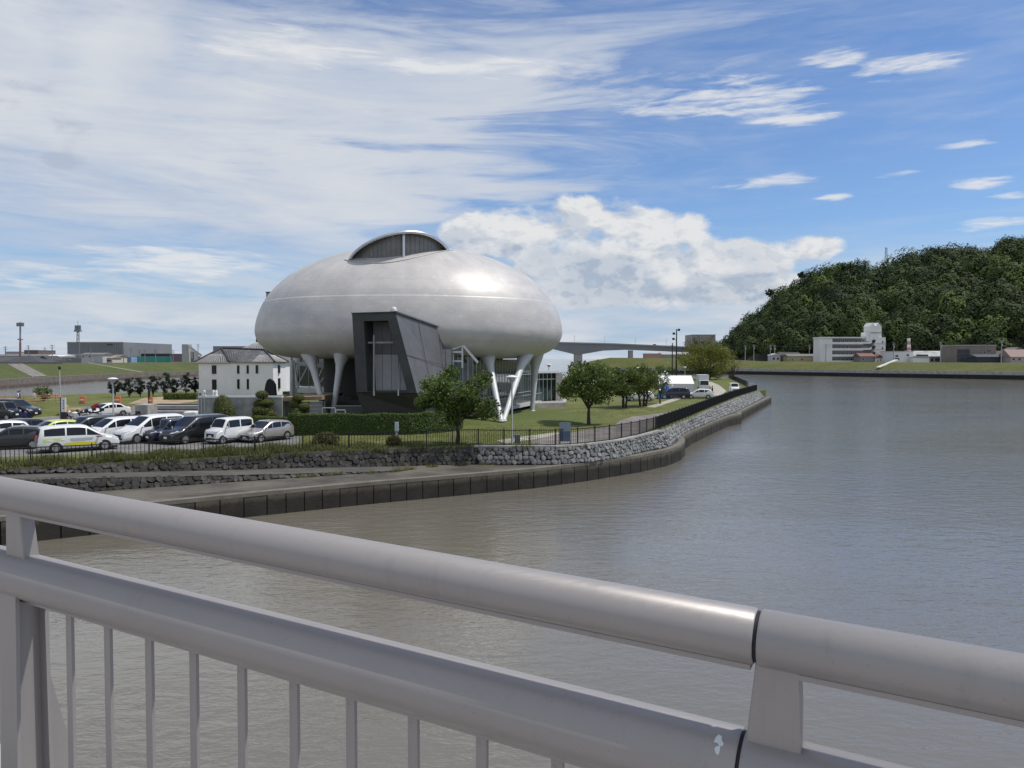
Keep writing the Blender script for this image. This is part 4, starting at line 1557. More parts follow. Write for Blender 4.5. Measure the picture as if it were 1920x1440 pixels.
fence('low black iron railing along the grass verge of the car park', W[1:8], 1.05, 3.0, 0.21, 300, 0.30)
fence('black iron railing above the pale rubble wall', W[7:15], 1.12, 1.78, 0.15, 300, 0.25)
fence('black iron railing along the far riverside path', W[14:], 1.15, 1.8, 0.15, 0, 0.25)
fence('distant black railing beside the path at the island tip', [P(1403, 727, 0), P(1385, 717.5, 0), P(1366, 709, 0)], 1.2, 2.2, 0.18, 0, 0.0)
tt_ = [W[-1] + Vector((0, .3, 0)), P(1400, 727, 0)]
t = thing('handrail', 'thin open handrail closing the corner of the riverside path', 'railing', tt_[0])
for z in (1.1, 0.6):
    MB().bar(tt_[0] + Vector((0, 0, z)), tt_[1] + Vector((0, 0, z)), .05, .05).build('rail', M_STEEL, t, world=True)
for p, d in resample(tt_, 2.0):
    MB().bar(p, p + Vector((0, 0, 1.1)), .05).build('post', M_STEEL, t, world=True)

# ------------------------------------------------------------------ plants
M_BARK = mat('bark', (0.060, 0.050, 0.040), 0.9, var=0.4, scale=6, bump=0.8, bscale=20)
M_LEAF_D = leaf_mat('cherry_leaf', (0.048, 0.080, 0.017), (0.160, 0.220, 0.048), 0.5, 0.3)
M_LEAF_M = leaf_mat('fresh_leaf', (0.060, 0.090, 0.018), (0.160, 0.200, 0.05), 0.5, 0.35)
M_LEAF_W = leaf_mat('willow_leaf', (0.115, 0.130, 0.022), (0.24, 0.25, 0.055), 0.55, 0.35)
M_PINE = leaf_mat('pine_needle', (0.010, 0.020, 0.012), (0.030, 0.050, 0.022), 0.6, 0.1)
M_HEDGE = leaf_mat('hedge_leaf', (0.034, 0.066, 0.014), (0.115, 0.175, 0.034), 0.5, 0.25)
M_TOPI = leaf_mat('topiary_leaf', (0.055, 0.065, 0.016), (0.165, 0.170, 0.040), 0.5, 0.25)
M_WEED = leaf_mat('weed_blade', (0.085, 0.110, 0.028), (0.27, 0.26, 0.12), 0.7, 0.3)
M_DRYB = leaf_mat('dry_shrub', (0.055, 0.055, 0.020), (0.16, 0.15, 0.05), 0.6, 0.25)


def tree(name, label, base, h, w, crown_lo, leaf, n_leaf, leaf_size, seed, cat='tree', group=None, trunks=1, shape=1.0, density=1.0, lean=0.0, aspect=0.5):
    """tapered trunk with limbs; crown of leaf clumps round the ends of the limbs"""
    rng = np.random.default_rng(seed)
    t = thing(name, label, cat, base, 0, group)
    z0 = crown_lo
    tr = MB()
    r0 = 0.035 * h * 0.75
    tips = []
    for k in range(trunks):
        off = Vector((rng.normal() * .06 * w * (trunks > 1), rng.normal() * .06 * w * (trunks > 1), 0))
        fork = Vector((off.x * 1.5 + lean, off.y, z0 * rng.uniform(.8, 1.0)))
        tr.tube([off, lerp(off, fork, .5) + Vector((rng.normal() * .03, rng.normal() * .03, 0)), fork], [r0 * 1.25, r0, r0 * .8], 8)
        nl = 7 if trunks == 1 else 4
        for j in range(nl):
            a = 2 * math.pi * (j + rng.uniform(-.3, .3)) / nl
            rr = w / 2 * rng.uniform(0.45, 0.8)
            zz = lerp(z0, h, rng.uniform(0.25, 0.85))
            e = fork + Vector((math.cos(a) * rr, math.sin(a) * rr, zz - fork.z))
            m = lerp(fork, e, .5) + Vector((0, 0, (zz - fork.z) * .12))
            tr.tube([fork, m, e], [r0 * .55, r0 * .33, r0 * .10], 6)
            tips += [(e, 1), (m, .5)]
        e = Vector((fork.x, fork.y, h * .92))
        tr.tube([fork, e], [r0 * .6, r0 * .1], 6)
        tips.append((e, 1))
    tr.build('trunk', M_BARK, t)
    # clumps spread through the crown's volume
    ncl = int(46 * density)
    cs = []
    for k in range(ncl):
        d = rng.normal(size=3)
        d /= np.linalg.norm(d)
        rad = rng.uniform(0.25, 1.0) ** 0.5
        wob = 1 + 0.20 * math.sin(2 * math.atan2(d[1], d[0]) + seed) + 0.16 * math.sin(3 * math.atan2(d[1], d[0]) + 4 * d[2] + 2 * seed) + 0.10 * rng.normal()
        cs.append(np.array([d[0] * w / 2 * rad * wob, d[1] * w / 2 * rad * wob, (z0 + h) / 2 + d[2] * (h - z0) / 2 * rad * (1.0 if d[2] > 0 else shape)]))
    cs = np.array(cs) + np.array([lean, 0, 0])
    idx = rng.integers(0, ncl, n_leaf)
    rc_ = 0.155 * w * rng.uniform(.7, 1.3, ncl)
    q = rng.normal(size=(n_leaf, 3))
    q /= np.linalg.norm(q, axis=1)[:, None]
    q *= (rng.uniform(0, 1, n_leaf) ** 0.45)[:, None]
    cen = cs[idx] + q * rc_[idx][:, None] * np.array([1, 1, .8])
    ctint = rng.uniform(0.1, 0.75, ncl)
    tint = np.clip(ctint[idx] + rng.normal(size=n_leaf) * 0.15, 0, 1)
    quad_cloud('crown', cen, leaf_size * rng.uniform(.6, 1.35, n_leaf), rng, leaf, t, tint, aspect=aspect, up=0.5, world=False)
    return t


def g(px, py):
    p = P(px, py, 0)
    return Vector((p.x, p.y, 0))


tree('cherry_tree', 'dark green cherry tree standing behind the railing before the glass hall', g(858, 833), 5.35, 4.9, 1.35, M_LEAF_D, 9500, 0.24, 21, shape=0.8)
tree('cherry_tree', 'round cherry tree with forked trunk beside the mown turf', g(1104, 796), 5.6, 5.6, 1.7, M_LEAF_D, 8500, 0.26, 22, shape=0.75)
tree('leafy_tree', 'lighter green tree standing behind the forked cherry tree', g(1172, 765), 5.0, 4.9, 1.2, M_LEAF_M, 5500, 0.28, 23, trunks=3, shape=.8)
tree('leafy_tree', 'small light green tree next to the white tent', g(1205, 762), 5.3, 5.2, 1.3, M_LEAF_M, 5500, 0.28, 24, trunks=3, shape=.8)
tree('dogwood_tree', 'young tree dotted with white blossom in front of the tent', g(1238, 757), 3.9, 2.8, 1.2, M_LEAF_M, 1100, 0.24, 25, density=.6)
rb_ = np.random.default_rng(31)
bc = rb_.normal(size=(130, 3)) * np.array([.75, .75, .75])
dog = bpy.data.objects['dogwood_tree']
quad_cloud('blossom', bc + np.array([0, 0, 2.9]), 0.26, rb_, mat('white_blossom', (0.80, 0.80, 0.74), .6), dog, None, .9, 1.0, world=False)
tree('willow_tree', 'broad yellow-green willow at the end of the riverside path', g(1325, 712), 10.5, 14.0, 0.8, M_LEAF_W, 16000, 0.42, 26, trunks=5, shape=1.0, density=1.6)
tree('bare_shrub', 'thin brownish shrub beside the willow at the water', g(1372, 707), 7.5, 8.0, .8, M_DRYB, 900, 0.35, 27, 'shrub', trunks=4, density=.6)
for k, (px, py, hh, ww) in enumerate(((216, 745, 2.7, 2.3), (242, 745, 3.0, 2.6), (263, 744, 3.0, 2.4), (287, 744, 3.3, 2.4), (310, 743, 3.6, 2.9), (327, 741, 2.7, 2.3), (349, 742, 3.7, 2.3), (366, 741, 3.2, 2.0))):
    labs = ['small dark pine at the end of the shore row by the disc lamp', 'small dark pine beside the orange barrier block', 'narrow dark pine next to the bollard post', 'small dark pine just behind the dark bollard post', 'largest dark pine of the shore row', 'shortest dark pine next to the largest one', 'tall dark pine behind the low lawn hedge', 'dark pine half hidden by the church corner'][k]
    tree('pine_tree', labs, g(px, py), hh * 1.05, ww * .74, 0.25, M_PINE, 2000, 0.24, 50 + k, group='young pines along the far shore', shape=.9, aspect=.35)
tree('leafy_shrub', 'round leafy shrub by the orange barriers near the water', g(82, 752), 2.2, 2.3, .3, M_LEAF_M, 1100, 0.22, 61, 'shrub', trunks=3)
for k, (px, py, hh, ww) in enumerate(((1248, 703, 5.5, 8), (1190, 700, 4, 10))):
    tree('dark_shrub', ('dark round bush at the foot of the levee beside the light mast', 'wide low bush at the foot of the levee behind the cherry trees')[k], g(px, py), hh * .6, ww, .4, M_LEAF_D, 1500, .5, 65 + k, 'shrub', trunks=3)


def topiary(label, px, py, blobs, seed, sc=1.0):
    rng = np.random.default_rng(seed)
    blobs = [(x * 1.15, y, z * 1.42, rx * 1.12, rz * 1.42) for x, y, z, rx, rz in blobs]
    b = g(px, py)
    t = thing('topiary_bush', label, 'topiary', b, 0, None)
    MB().tube([(0, 0, 0), (0, 0, max(z for _, _, z, *_ in blobs))], [.09, .05], 7).build('trunk', M_BARK, t)
    cen, nrm, tin = [], [], []
    for x, y, z, rx, rz in blobs:
        n = int(1500 * rx * rx + 200)
        d = rng.normal(size=(n, 3))
        d /= np.linalg.norm(d, axis=1)[:, None]
        cen.append(d * np.array([rx, rx, rz]) * rng.uniform(.86, 1.03, n)[:, None] + np.array([x, y, z]))
        nrm.append(d)
        tin.append(np.clip(.45 + rng.normal(size=n) * .22, 0, 1))
    quad_cloud('crown', np.concatenate(cen), .10, rng, M_TOPI, t, np.concatenate(tin), .7, .3, normal=np.concatenate(nrm), world=False)
    core = MB()
    for x, y, z, rx, rz in blobs:
        core.ball((x, y, z), rx * .88, rx * .88, rz * .88, 12, 7)
    core.build('inner_foliage', mat('inner_leaf', (0.040, 0.058, 0.016), .9), t)


topiary('egg-shaped clipped bush before the grey concrete wall', 419, 797, [(0, 0, .95, .82, .95), (-.1, 0, 1.35, .62, .62), (.25, 0, .8, .7, .75)], 71)
topiary('cloud-pruned bush with stacked flat pads before the concrete wall', 494, 797, [(-.1, 0, 1.95, .52, .26), (.25, 0, 1.45, .62, .24), (-.35, 0, 1.35, .45, .3), (-.1, 0, .95, .8, .34), (.45, 0, .7, .55, .3), (-.35, 0, .55, .6, .4), (.1, .0, .4, .8, .4)], 72)
topiary('cloud-pruned bush with a slanting top pad near the white barriers', 562, 797, [(-.1, 0, 1.75, .5, .28), (-.35, 0, 1.35, .5, .35), (.35, 0, 1.2, .55, .28), (-.2, 0, .8, .72, .4), (.3, 0, .55, .6, .35), (-.3, 0, .35, .6, .35)], 73)


def hedge(label, line, w, h, n, seed, m=None, ls=.11):
    rng = np.random.default_rng(seed)
    pts = [Vector((p.x, p.y, 0)) for p in line]
    c = pts[len(pts) // 2]
    t = thing('hedge', label, 'hedge', c)
    core = MB()
    vs = []
    npt = len(pts)
    for i, p in enumerate(pts):
        d = (pts[min(i + 1, npt - 1)] - pts[max(i - 1, 0)]).normalized()
        nn = Vector((-d.y, d.x, 0))
        for s, z in ((-1, 0), (-1, h * .96), (1, h * .96), (1, 0)):
            q = p + nn * (s * w * .44) - c
            vs.append((q.x, q.y, z))
    core.add(vs, [(4 * i + k, 4 * i + k + 1, 4 * i + 5 + k, 4 * i + 4 + k) for i in range(npt - 1) for k in range(3)] + [(0, 1, 2, 3), (4 * npt - 1, 4 * npt - 2, 4 * npt - 3, 4 * npt - 4)])
    core.build('inner_foliage', mat('inner_leaf'), t)
    L = sum((b - a).length for a, b in zip(pts, pts[1:]))
    rs = resample(pts, L / 400)
    cen = np.empty((n, 3))
    nrm = np.empty((n, 3))
    for k in range(n):
        p, d = rs[int(rng.integers(len(rs)))]
        nn = Vector((-d.y, d.x, 0))
        f = rng.random()
        bulge = 1 + 0.05 * math.sin(p.x * 2.1) + 0.04 * math.sin(p.x * 5.3 + 1)
        if f < .3:
            s, z, q = rng.uniform(-1, 1), h * (1 + .03 * math.sin(p.x * 1.7)) + rng.normal() * .025, (0, 0, 1)
        else:
            s = -1 if f < .72 else 1
            z = rng.uniform(0.03, h)
            q = (nn.x * s, nn.y * s, .15)
            s = s * (bulge - .06 * abs(z / h - .4)) + rng.normal() * .04
        pp = p + nn * (s * w / 2) + d * rng.normal() * .05 - c
        cen[k] = (pp.x, pp.y, z)
        nrm[k] = q
    for end, sg in ((0, -1), (-1, 1)):
        p, d = rs[end]
        kk = n // 30
        nn = np.array([-d.y, d.x])
        s = rng.uniform(-1, 1, kk) * w / 2
        e0 = 0 if end == 0 else n - kk
        cen[e0:e0 + kk, 0] = p.x - c.x + nn[0] * s + d.x * sg * (.03 + .05 * rng.random(kk))
        cen[e0:e0 + kk, 1] = p.y - c.y + nn[1] * s + d.y * sg * (.03 + .05 * rng.random(kk))
        cen[e0:e0 + kk, 2] = rng.uniform(0.05, h, kk)
        nrm[e0:e0 + kk] = (d.x * sg, d.y * sg, .2)
    tint = np.clip(.42 + rng.normal(size=n) * .22, 0, 1)
    quad_cloud('foliage', cen, ls * rng.uniform(.6, 1.4, n), rng, m or M_HEDGE, t, tint, .6, .2, normal=nrm * .9, world=False)
    return t


hedge('long clipped green hedge in front of the museum entrance', smooth_line([g(545, 815), g(640, 815), g(740, 814.5), g(800, 812), g(838, 808), g(856, 803)], 5), 1.1, 1.62, 26000, 81)
hedge('low bright hedge behind the parked cars before the concrete wall', [g(352, 806), g(450, 806), g(540, 808)], 1.0, 1.15, 9000, 82, M_LEAF_M)
hedge('low hedge on the lawn beside the white church at its left', [g(312, 749), g(345, 749), g(372, 749)], 2.0, .9, 1500, 83, M_LEAF_M, .2)
hedge('low planting along the far side of the white church', [g(536, 745), g(560, 744), g(590, 742)], 2.0, .9, 1500, 84, M_LEAF_M, .2)


def shrub(label, px, py, w, h, n, m, seed, ls=.16):
    rng = np.random.default_rng(seed)
    t = thing('shrub', label, 'shrub', g(px, py))
    d = rng.normal(size=(n, 3))
    d /= np.linalg.norm(d, axis=1)[:, None]
    rad = rng.uniform(.2, 1, n) ** .5
    cen = d * rad[:, None] * np.array([w / 2, w / 2.4, h / 2]) + np.array([0, 0, h / 2])
    cen[:, 2] = np.abs(cen[:, 2])
    quad_cloud('foliage', cen, ls * rng.uniform(.6, 1.4, n), rng, m, t, np.clip(.5 + rng.normal(size=n) * .25, 0, 1), .4, .6, world=False)
    s = MB()
    for k in range(7):
        a = k * .9
        s.tube([(0, 0, 0), (math.cos(a) * w * .3, math.sin(a) * w * .25, h * .8)], [.03, .01], 5)
    s.build('stem', M_BARK, t)
    return t


shrub('olive shrub growing through the car park railing', 612, 841, 1.9, 1.15, 2200, M_DRYB, 91)
shrub('small brown shrub with pale flower beside the railing', 738, 838, 1.1, .8, 900, M_DRYB, 92)

# rough grass: verge by the railing, lawns, tufts on the wall
def blades(name, label, cen, hgt, m, seed):
    rng = np.random.default_rng(seed)
    n = len(cen)
    a = rng.uniform(0, 2 * math.pi, n)
    w = np.stack([np.cos(a), np.sin(a), np.zeros(n)], 1) * (0.012 + .020 * rng.random(n))[:, None] * (hgt / .25)[:, None] ** .5
    lean = rng.normal(size=(n, 3)) * (hgt * .35)[:, None]
    lean[:, 2] = hgt
    v = np.empty((n, 4, 3))
    v[:, 0] = cen - w
    v[:, 1] = cen + w
    v[:, 2] = cen + lean + w * .25
    v[:, 3] = cen + lean - w * .25
    o = mesh_from_quads(name, v.reshape(-1, 3), n, m, tint=np.clip(rng.beta(2, 2.4, n), 0, 1))
    return tag(o, label, 'grass', kind='stuff')


def verge():
    rng = np.random.default_rng(15)
    rs = resample(W[1:8], 0.05)
    n = 42000
    k = rng.integers(0, len(rs), n)
    base = np.array([[rs[i][0].x, rs[i][0].y] for i in range(len(rs))])
    nn = np.array([[-rs[i][1].y, rs[i][1].x] for i in range(len(rs))])
    off = rng.uniform(0.03, 1.9, n) ** 1.0
    px_ = CX + base[k, 0] / base[k, 1] * F_PX
    p = base[k] + nn[k] * off[:, None]
    patch = 0.5 + 0.5 * np.sin(p[:, 0] * 1.3) * np.sin(p[:, 0] * .47 + p[:, 1])
    h = (0.10 + 0.34 * rng.random(n) ** 2) * (0.5 + patch) * np.interp(px_, [0, 300, 620, 720, 800], [1.25, 1.1, 1.0, .7, .35])
    blades('verge_grass', 'rough weedy grass along the low car park railing', np.column_stack([p, np.zeros(n)]), h, M_WEED, 16)
    # lawn between hedge, tree and path
    m = 26000
    pts = []
    while len(pts) < m:
        px, py = rng.uniform(560, 1240), rng.uniform(770, 838)
        q = P(px, py, 0)
        if px > 990 + (824 - py) * 3.2 and py > 780 + (1160 - px) * .12 and px > 1010:
            continue
        if py > np.interp(px, [a for a, _ in W_PX], [b for _, b in W_PX]) - .6:
            continue
        pts.append((q.x, q.y, 0.0))
    pts = np.array(pts)
    h = 0.03 + 0.09 * rng.random(m) ** 2
    blades('lawn_blades', 'short lawn grass round the cherry trees and the museum legs', pts, h, leaf_mat('lawn_blade', (0.060, 0.090, 0.022), (0.19, 0.195, 0.07), .7, .3), 17)

    # weeds hanging over the wall and rooting at its foot
    rs = resample(W[1:12], 0.05)
    q = 5200
    k = (rng.random(q) * len(rs)).astype(int)
    base = np.array([[r[0].x, r[0].y] for r in rs])
    clump = (np.sin(base[:, 0] * 1.9) * np.sin(base[:, 0] * .73 + 1) > .15)
    k = k[clump[k]]
    p = base[k] + rng.normal(size=(len(k), 2)) * np.array([.05, .04]) - np.array([0, .12])
    zz = np.where(rng.random(len(k)) < .6, -.05, -.3) + rng.normal(size=len(k)) * .06
    blades('wall_weeds', 'weeds sprouting from the top and joints of the stone walls', np.column_stack([p, zz]), .10 + .20 * rng.random(len(k)) ** 2, M_WEED, 18)
    foot = resample(line_px([(560, 896), (640, 890), (735, 885.5), (800, 876), (880, 872), (1000, 869.5)], ZP), .05)
    k = rng.integers(0, len(foot), 3600)
    base = np.array([[r[0].x, r[0].y] for r in foot])
    keep = np.sin(base[k, 0] * 1.1) * np.sin(base[k, 0] * 2.3 + 2) > .1
    p = base[k][keep] + rng.normal(size=(keep.sum(), 2)) * .08 - np.array([0, .1])
    blades('foot_weeds', 'weeds growing at the foot of the stone wall on the promenade', np.column_stack([p, np.full(len(p), ZP)]), .06 + .22 * rng.random(len(p)) ** 2, M_WEED, 19)


verge()

# ------------------------------------------------------------------ vehicles
M_TYRE = mat('tyre_rubber', (0.015, 0.015, 0.015), 0.85)
M_RIM = mat('alloy_rim', (0.45, 0.45, 0.46), 0.35, 0.8)
M_CARGLASS = mat('car_glass', (0.010, 0.012, 0.016), 0.05, 0.0, spec=0.4)
M_TRIM = mat('black_trim', (0.012, 0.012, 0.013), 0.45)
M_LAMP = mat('lamp_glass', (0.62, 0.64, 0.66), 0.12, 0.2)
M_TAIL = mat('tail_lamp', (0.35, 0.012, 0.012), 0.15)
M_PLATE = mat('number_plate', (0.78, 0.78, 0.74), 0.5)
M_CHROME = mat('chrome', (0.62, 0.63, 0.65), 0.15, 1.0)
PAINT = {}


def paint(name, col, metal=0.0):
    if name not in PAINT:
        PAINT[name] = mat('car_paint_' + name, col, 0.32, metal, coat=0.8, var=0.04, scale=2)
    return PAINT[name]


# profile points along the length (0 front .. 1 rear): height of the upper outline
CAR = {
    'van': dict(L=4.95, W=1.85, H=1.92, belt=1.08, top=[(0, .62), (.015, .80), (.05, .94), (.16, 1.10), (.215, 1.20), (.40, 1.80), (.46, 1.88), (.62, 1.92), (.90, 1.89), (.965, 1.80), (.99, 1.15), (1.0, .7)], ws=(.225, .405), sw=((.25, .40, .42), (.43, .66), (.68, .93)), rw=(.965, .992), wb=(.19, .80), wr=.34),
    'minivan': dict(L=4.7, W=1.74, H=1.72, belt=1.0, top=[(0, .60), (.015, .76), (.05, .88), (.17, 1.02), (.21, 1.08), (.39, 1.60), (.46, 1.69), (.62, 1.72), (.88, 1.68), (.955, 1.58), (.99, 1.05), (1.0, .65)], ws=(.215, .395), sw=((.24, .385, .41), (.425, .655), (.675, .92)), rw=(.955, .99), wb=(.19, .79), wr=.32),
    'kei': dict(L=3.4, W=1.48, H=1.79, belt=1.06, top=[(0, .62), (.015, .86), (.05, 1.0), (.15, 1.08), (.17, 1.12), (.265, 1.68), (.31, 1.76), (.5, 1.79), (.90, 1.76), (.965, 1.66), (.99, 1.1), (1.0, .65)], ws=(.175, .27), sw=((.215, .29, .31), (.32, .60), (.625, .93)), rw=(.965, .992), wb=(.15, .86), wr=.29),
    'hatch': dict(L=4.05, W=1.69, H=1.50, belt=.93, top=[(0, .55), (.015, .68), (.05, .78), (.20, .92), (.245, .98), (.42, 1.40), (.49, 1.48), (.62, 1.50), (.82, 1.44), (.90, 1.36), (.975, 1.0), (.995, .9), (1.0, .6)], ws=(.255, .425), sw=((.28, .42, .455), (.47, .66), (.68, .86, .92)), rw=(.90, .972), wb=(.19, .80), wr=.31),
    'suv': dict(L=3.4, W=1.48, H=1.68, belt=1.02, top=[(0, .60), (.015, .78), (.05, .90), (.20, .99), (.23, 1.03), (.36, 1.56), (.41, 1.65), (.6, 1.68), (.90, 1.64), (.965, 1.52), (.99, 1.0), (1.0, .65)], ws=(.235, .365), sw=((.265, .36, .40), (.415, .65), (.67, .93)), rw=(.965, .99), wb=(.17, .84), wr=.31),
    'sedan': dict(L=4.5, W=1.76, H=1.44, belt=.92, top=[(0, .52), (.015, .66), (.05, .74), (.22, .88), (.27, .94), (.43, 1.34), (.5, 1.42), (.62, 1.44), (.76, 1.36), (.86, 1.08), (.89, 1.02), (.985, .98), (1.0, .6)], ws=(.28, .435), sw=((.31, .435, .465), (.48, .63), (.65, .75, .82)), rw=(.77, .86), wb=(.19, .79), wr=.32),
}


def make_car(label, kind, px, py, heading, pm, group=None, roof_mat=None, plate=True, name='parked_car', cat='car', livery=None, z=0.0):
    """car on the ground at the pixel of its middle; heading in degrees, 0 = +X, 90 = away from the camera"""
    c = CAR[kind]
    L, Wd, H, belt = c['L'], c['W'], c['H'], c['belt']
    base = g(px, py)
    t = thing(name, label, cat, (base.x, base.y, z), math.radians(heading), group)
    xs_t, zs_t = [a for a, _ in c['top']], [b for _, b in c['top']]
    zg = 0.20

    def X(f):
        return L / 2 - f * L

    def ztop(f):
        return float(np.interp(f, xs_t, zs_t))

    def hw(f):
        e = abs(2 * f - 1)
        return Wd / 2 * (1 - 0.13 * e ** 7 - (0.05 * e ** 3 if f < .5 else .02 * e ** 3))

    def zb(f):
        return min(belt + 0.05 * f, ztop(f) - 0.04)

    def wt(f):
        d = max(0, ztop(f) - zb(f) - .04)
        return hw(f) * (0.975 - 0.19 * d)

    st = sorted(set([0, .008, .03, .06, .10, .14, .18, .22, .26, .30, .34, .38, .42, .46, .52, .58, .64, .70, .76, .82, .86, .90, .93, .955, .975, .99, 1.0] + xs_t))
    ring = []
    for f in st:
        w, w2, zt, zbb = hw(f), wt(f), ztop(f), zb(f)
        e = 0.10 if f in (0, 1.0) else 0.0
        z0 = zg + e
        cr = .035 if zt > belt + .2 else .02
        half = [(w * .80, z0), (w * .97, z0 + .10), (w, lerp(z0, zbb, .45)), (w * .99, lerp(z0, zbb, .8)), (w * .975, zbb), (w2, zt - .045), (w2 * .90, zt - .005), (w2 * .45, zt + cr * .8)]
        ring.append([(X(f), y, z_) for y, z_ in half] + [(X(f), 0, zt + cr)] + [(X(f), -y, z_) for y, z_ in half[::-1]])
    nr = len(ring[0])
    body = MB()
    body.add([v for r in ring for v in r], [(i * nr + k, i * nr + (k + 1) % nr, (i + 1) * nr + (k + 1) % nr, (i + 1) * nr + k) for i in range(len(st) - 1) for k in range(nr)], True)
    body.add(ring[0], [tuple(range(nr))])
    body.add(ring[-1], [tuple(range(nr))[::-1]])
    bo = body.build('body', pm, t)

    def side(f, v, s, out=0.006):
        w, w2, zt, zbb = hw(f) * .975, wt(f), ztop(f) - .045, zb(f)
        return (X(f), s * (lerp(w, w2, v) + out), lerp(zbb, zt, v))

    def topp(f, u, out=0.008):
        zt, w2 = ztop(f), wt(f)
        cr = .035 if zt > belt + .2 else .02
        a = abs(u)
        zz = float(np.interp(a, [0, .45, .9, 1], [zt + cr, zt + cr * .8, zt - .005, zt - .045]))
        return (X(f) + out * .7, u * w2, zz + out)

    def grid(fn, us, vs):
        mb = MB()
        mb.add([fn(u, v) for u in us for v in vs], [(i * len(vs) + j, (i + 1) * len(vs) + j, (i + 1) * len(vs) + j + 1, i * len(vs) + j + 1) for i in range(len(us) - 1) for j in range(len(vs) - 1)], True)
        return mb

    grid(lambda f, u: topp(f, u), np.linspace(*c['ws'], 6), (-.86, -.45, 0, .45, .86)).build('windscreen', M_CARGLASS, t)
    f0, f1 = c['rw']
    grid(lambda f, u: (topp(f, u, .0)[0] - .012, topp(f, u, .0)[1], topp(f, u, .0)[2]), np.linspace(f0 + (f1 - f0) * .08, f0 + (f1 - f0) * .9, 4), (-.84, -.45, 0, .45, .84)).build('rear_window', M_CARGLASS, t)
    for s in (1, -1):
        for k, w_ in enumerate(c['sw']):
            if len(w_) == 3 and k == 0:      # front quarter: slanted with the pillar
                a, b, d = w_
                poly = [side(a, .07, s), side(d, .07, s), side(d, .86, s), side(b + .01, .84, s)]
                MB().add(poly, [(0, 1, 2, 3)]).build('side_window', M_CARGLASS, t)
            elif len(w_) == 3:
                a, b, d = w_
                MB().add([side(a, .09, s), side(d, .16, s), side(b, .82, s), side(a, .86, s)], [(0, 1, 2, 3)]).build('side_window', M_CARGLASS, t)
            else:
                grid(lambda f, v: side(f, v, s), np.linspace(w_[0], w_[1], 4), (.08, .5, .86)).build('side_window', M_CARGLASS, t)
        # lamps, mirror
        fl = .012
        MB().add([(X(.004) + .012, s * hw(.01) * .55, ztop(.03) - .10), (X(.03) + .02, s * hw(.03) * .985, ztop(.05) - .10), (X(.10), s * (hw(.1) + .004), ztop(.08) - .06), (X(.075), s * hw(.06) * .93, ztop(.075) + .014), (X(.022) + .02, s * hw(.01) * .60, ztop(.022) + .012)], [(0, 1, 2, 3, 4)]).build('headlight', M_LAMP, t)
        MB().cbox((X(1.0) + .035, s * hw(1) * .88, zb(.98) - .32), .10, .13, .42).build('tail_light', M_TAIL, t)
        fm = c['sw'][0][0] + .015
        p = side(fm, .12, s, .0)
        MB().ball((p[0], p[1] + s * .13, p[2] + .05), .06, .12, .085, 8, 6).build('mirror', pm, t)
        # arches and wheels
        for fw in c['wb']:
            r = c['wr']
            yy = s * (hw(fw) + .004)
            ar = MB()
            ar.add([(X(fw), yy, r)] + [(X(fw) + (r + .055) * math.cos(a), yy, r + (r + .055) * math.sin(a)) for a in np.linspace(-.5, math.pi + .5, 20)], [(0, i + 1, i + 2) for i in range(19)])
            ar.build('wheel_arch', M_TRIM, t)
            wh = MB()
            y1 = s * (hw(fw) - .19)
            y2 = s * (hw(fw) + .014)
            wh.tube([(X(fw), y1, r), (X(fw), y2 - s * .03, r), (X(fw), y2, r)], [r, r, r - .03], 20)
            wo = wh.build('wheel', M_TYRE, t)
            rm = MB()
            rm.tube([(X(fw), y2 - s * .01, r), (X(fw), y2 + s * .006, r)], r * .66, 16)
            for k in range(5):
                a = k * 2 * math.pi / 5
                rm.bar((X(fw), y2 + s * .008, r), (X(fw) + math.cos(a) * r * .62, y2 + s * .008, r + math.sin(a) * r * .62), .05, .012, up=(0, 1, 0))
            rm.build('rim', M_RIM, wo)
    gh = ztop(.02)
    MB().box((X(0) - .02, -hw(0) * .62, gh - .36), (X(0) + .012, hw(0) * .62, gh - .14)).build('grille', M_TRIM, t)
    MB().box((X(0) - .03, -hw(0) * .80, zg + .12), (X(0) + .006, hw(0) * .80, zg + .24)).build('bumper_intake', M_TRIM, t)
    MB().box((X(0) - .01, -.17, gh - .40), (X(0) + .020, .17, gh - .25)).build('number_plate', M_PLATE, t)
    MB().box((X(1) - .012, -.17, .75), (X(1) + .02, .17, .91)).build('number_plate', M_PLATE, t)
    MB().box((X(.97), -hw(.5) * .93, zg - .06), (X(.03), hw(.5) * .93, zg + .03)).build('underbody', M_TRIM, t)
    for s in (1, -1):
        MB().box((X(.72), s * hw(.5) - .012, belt - .20), (X(.69), s * hw(.5) + .018, belt - .165)).build('door_handle', pm if kind != 'van' else M_CHROME, t)
        for f in (c['sw'][0][-1] + .006, c['sw'][1][1] + .010):
            mbx = MB().add([(X(f) - .006, s * (hw(f) + .003), zg + .2), (X(f) + .006, s * (hw(f) + .003), zg + .2), (X(f) + .006, s * (hw(f) * .978 + .003), belt), (X(f) - .006, s * (hw(f) * .978 + .003), belt)], [(0, 1, 2, 3)])
            mbx.build('door_seam', M_TRIM, t)
    if livery:
        livery(t, X, hw, zg, belt)
    return t


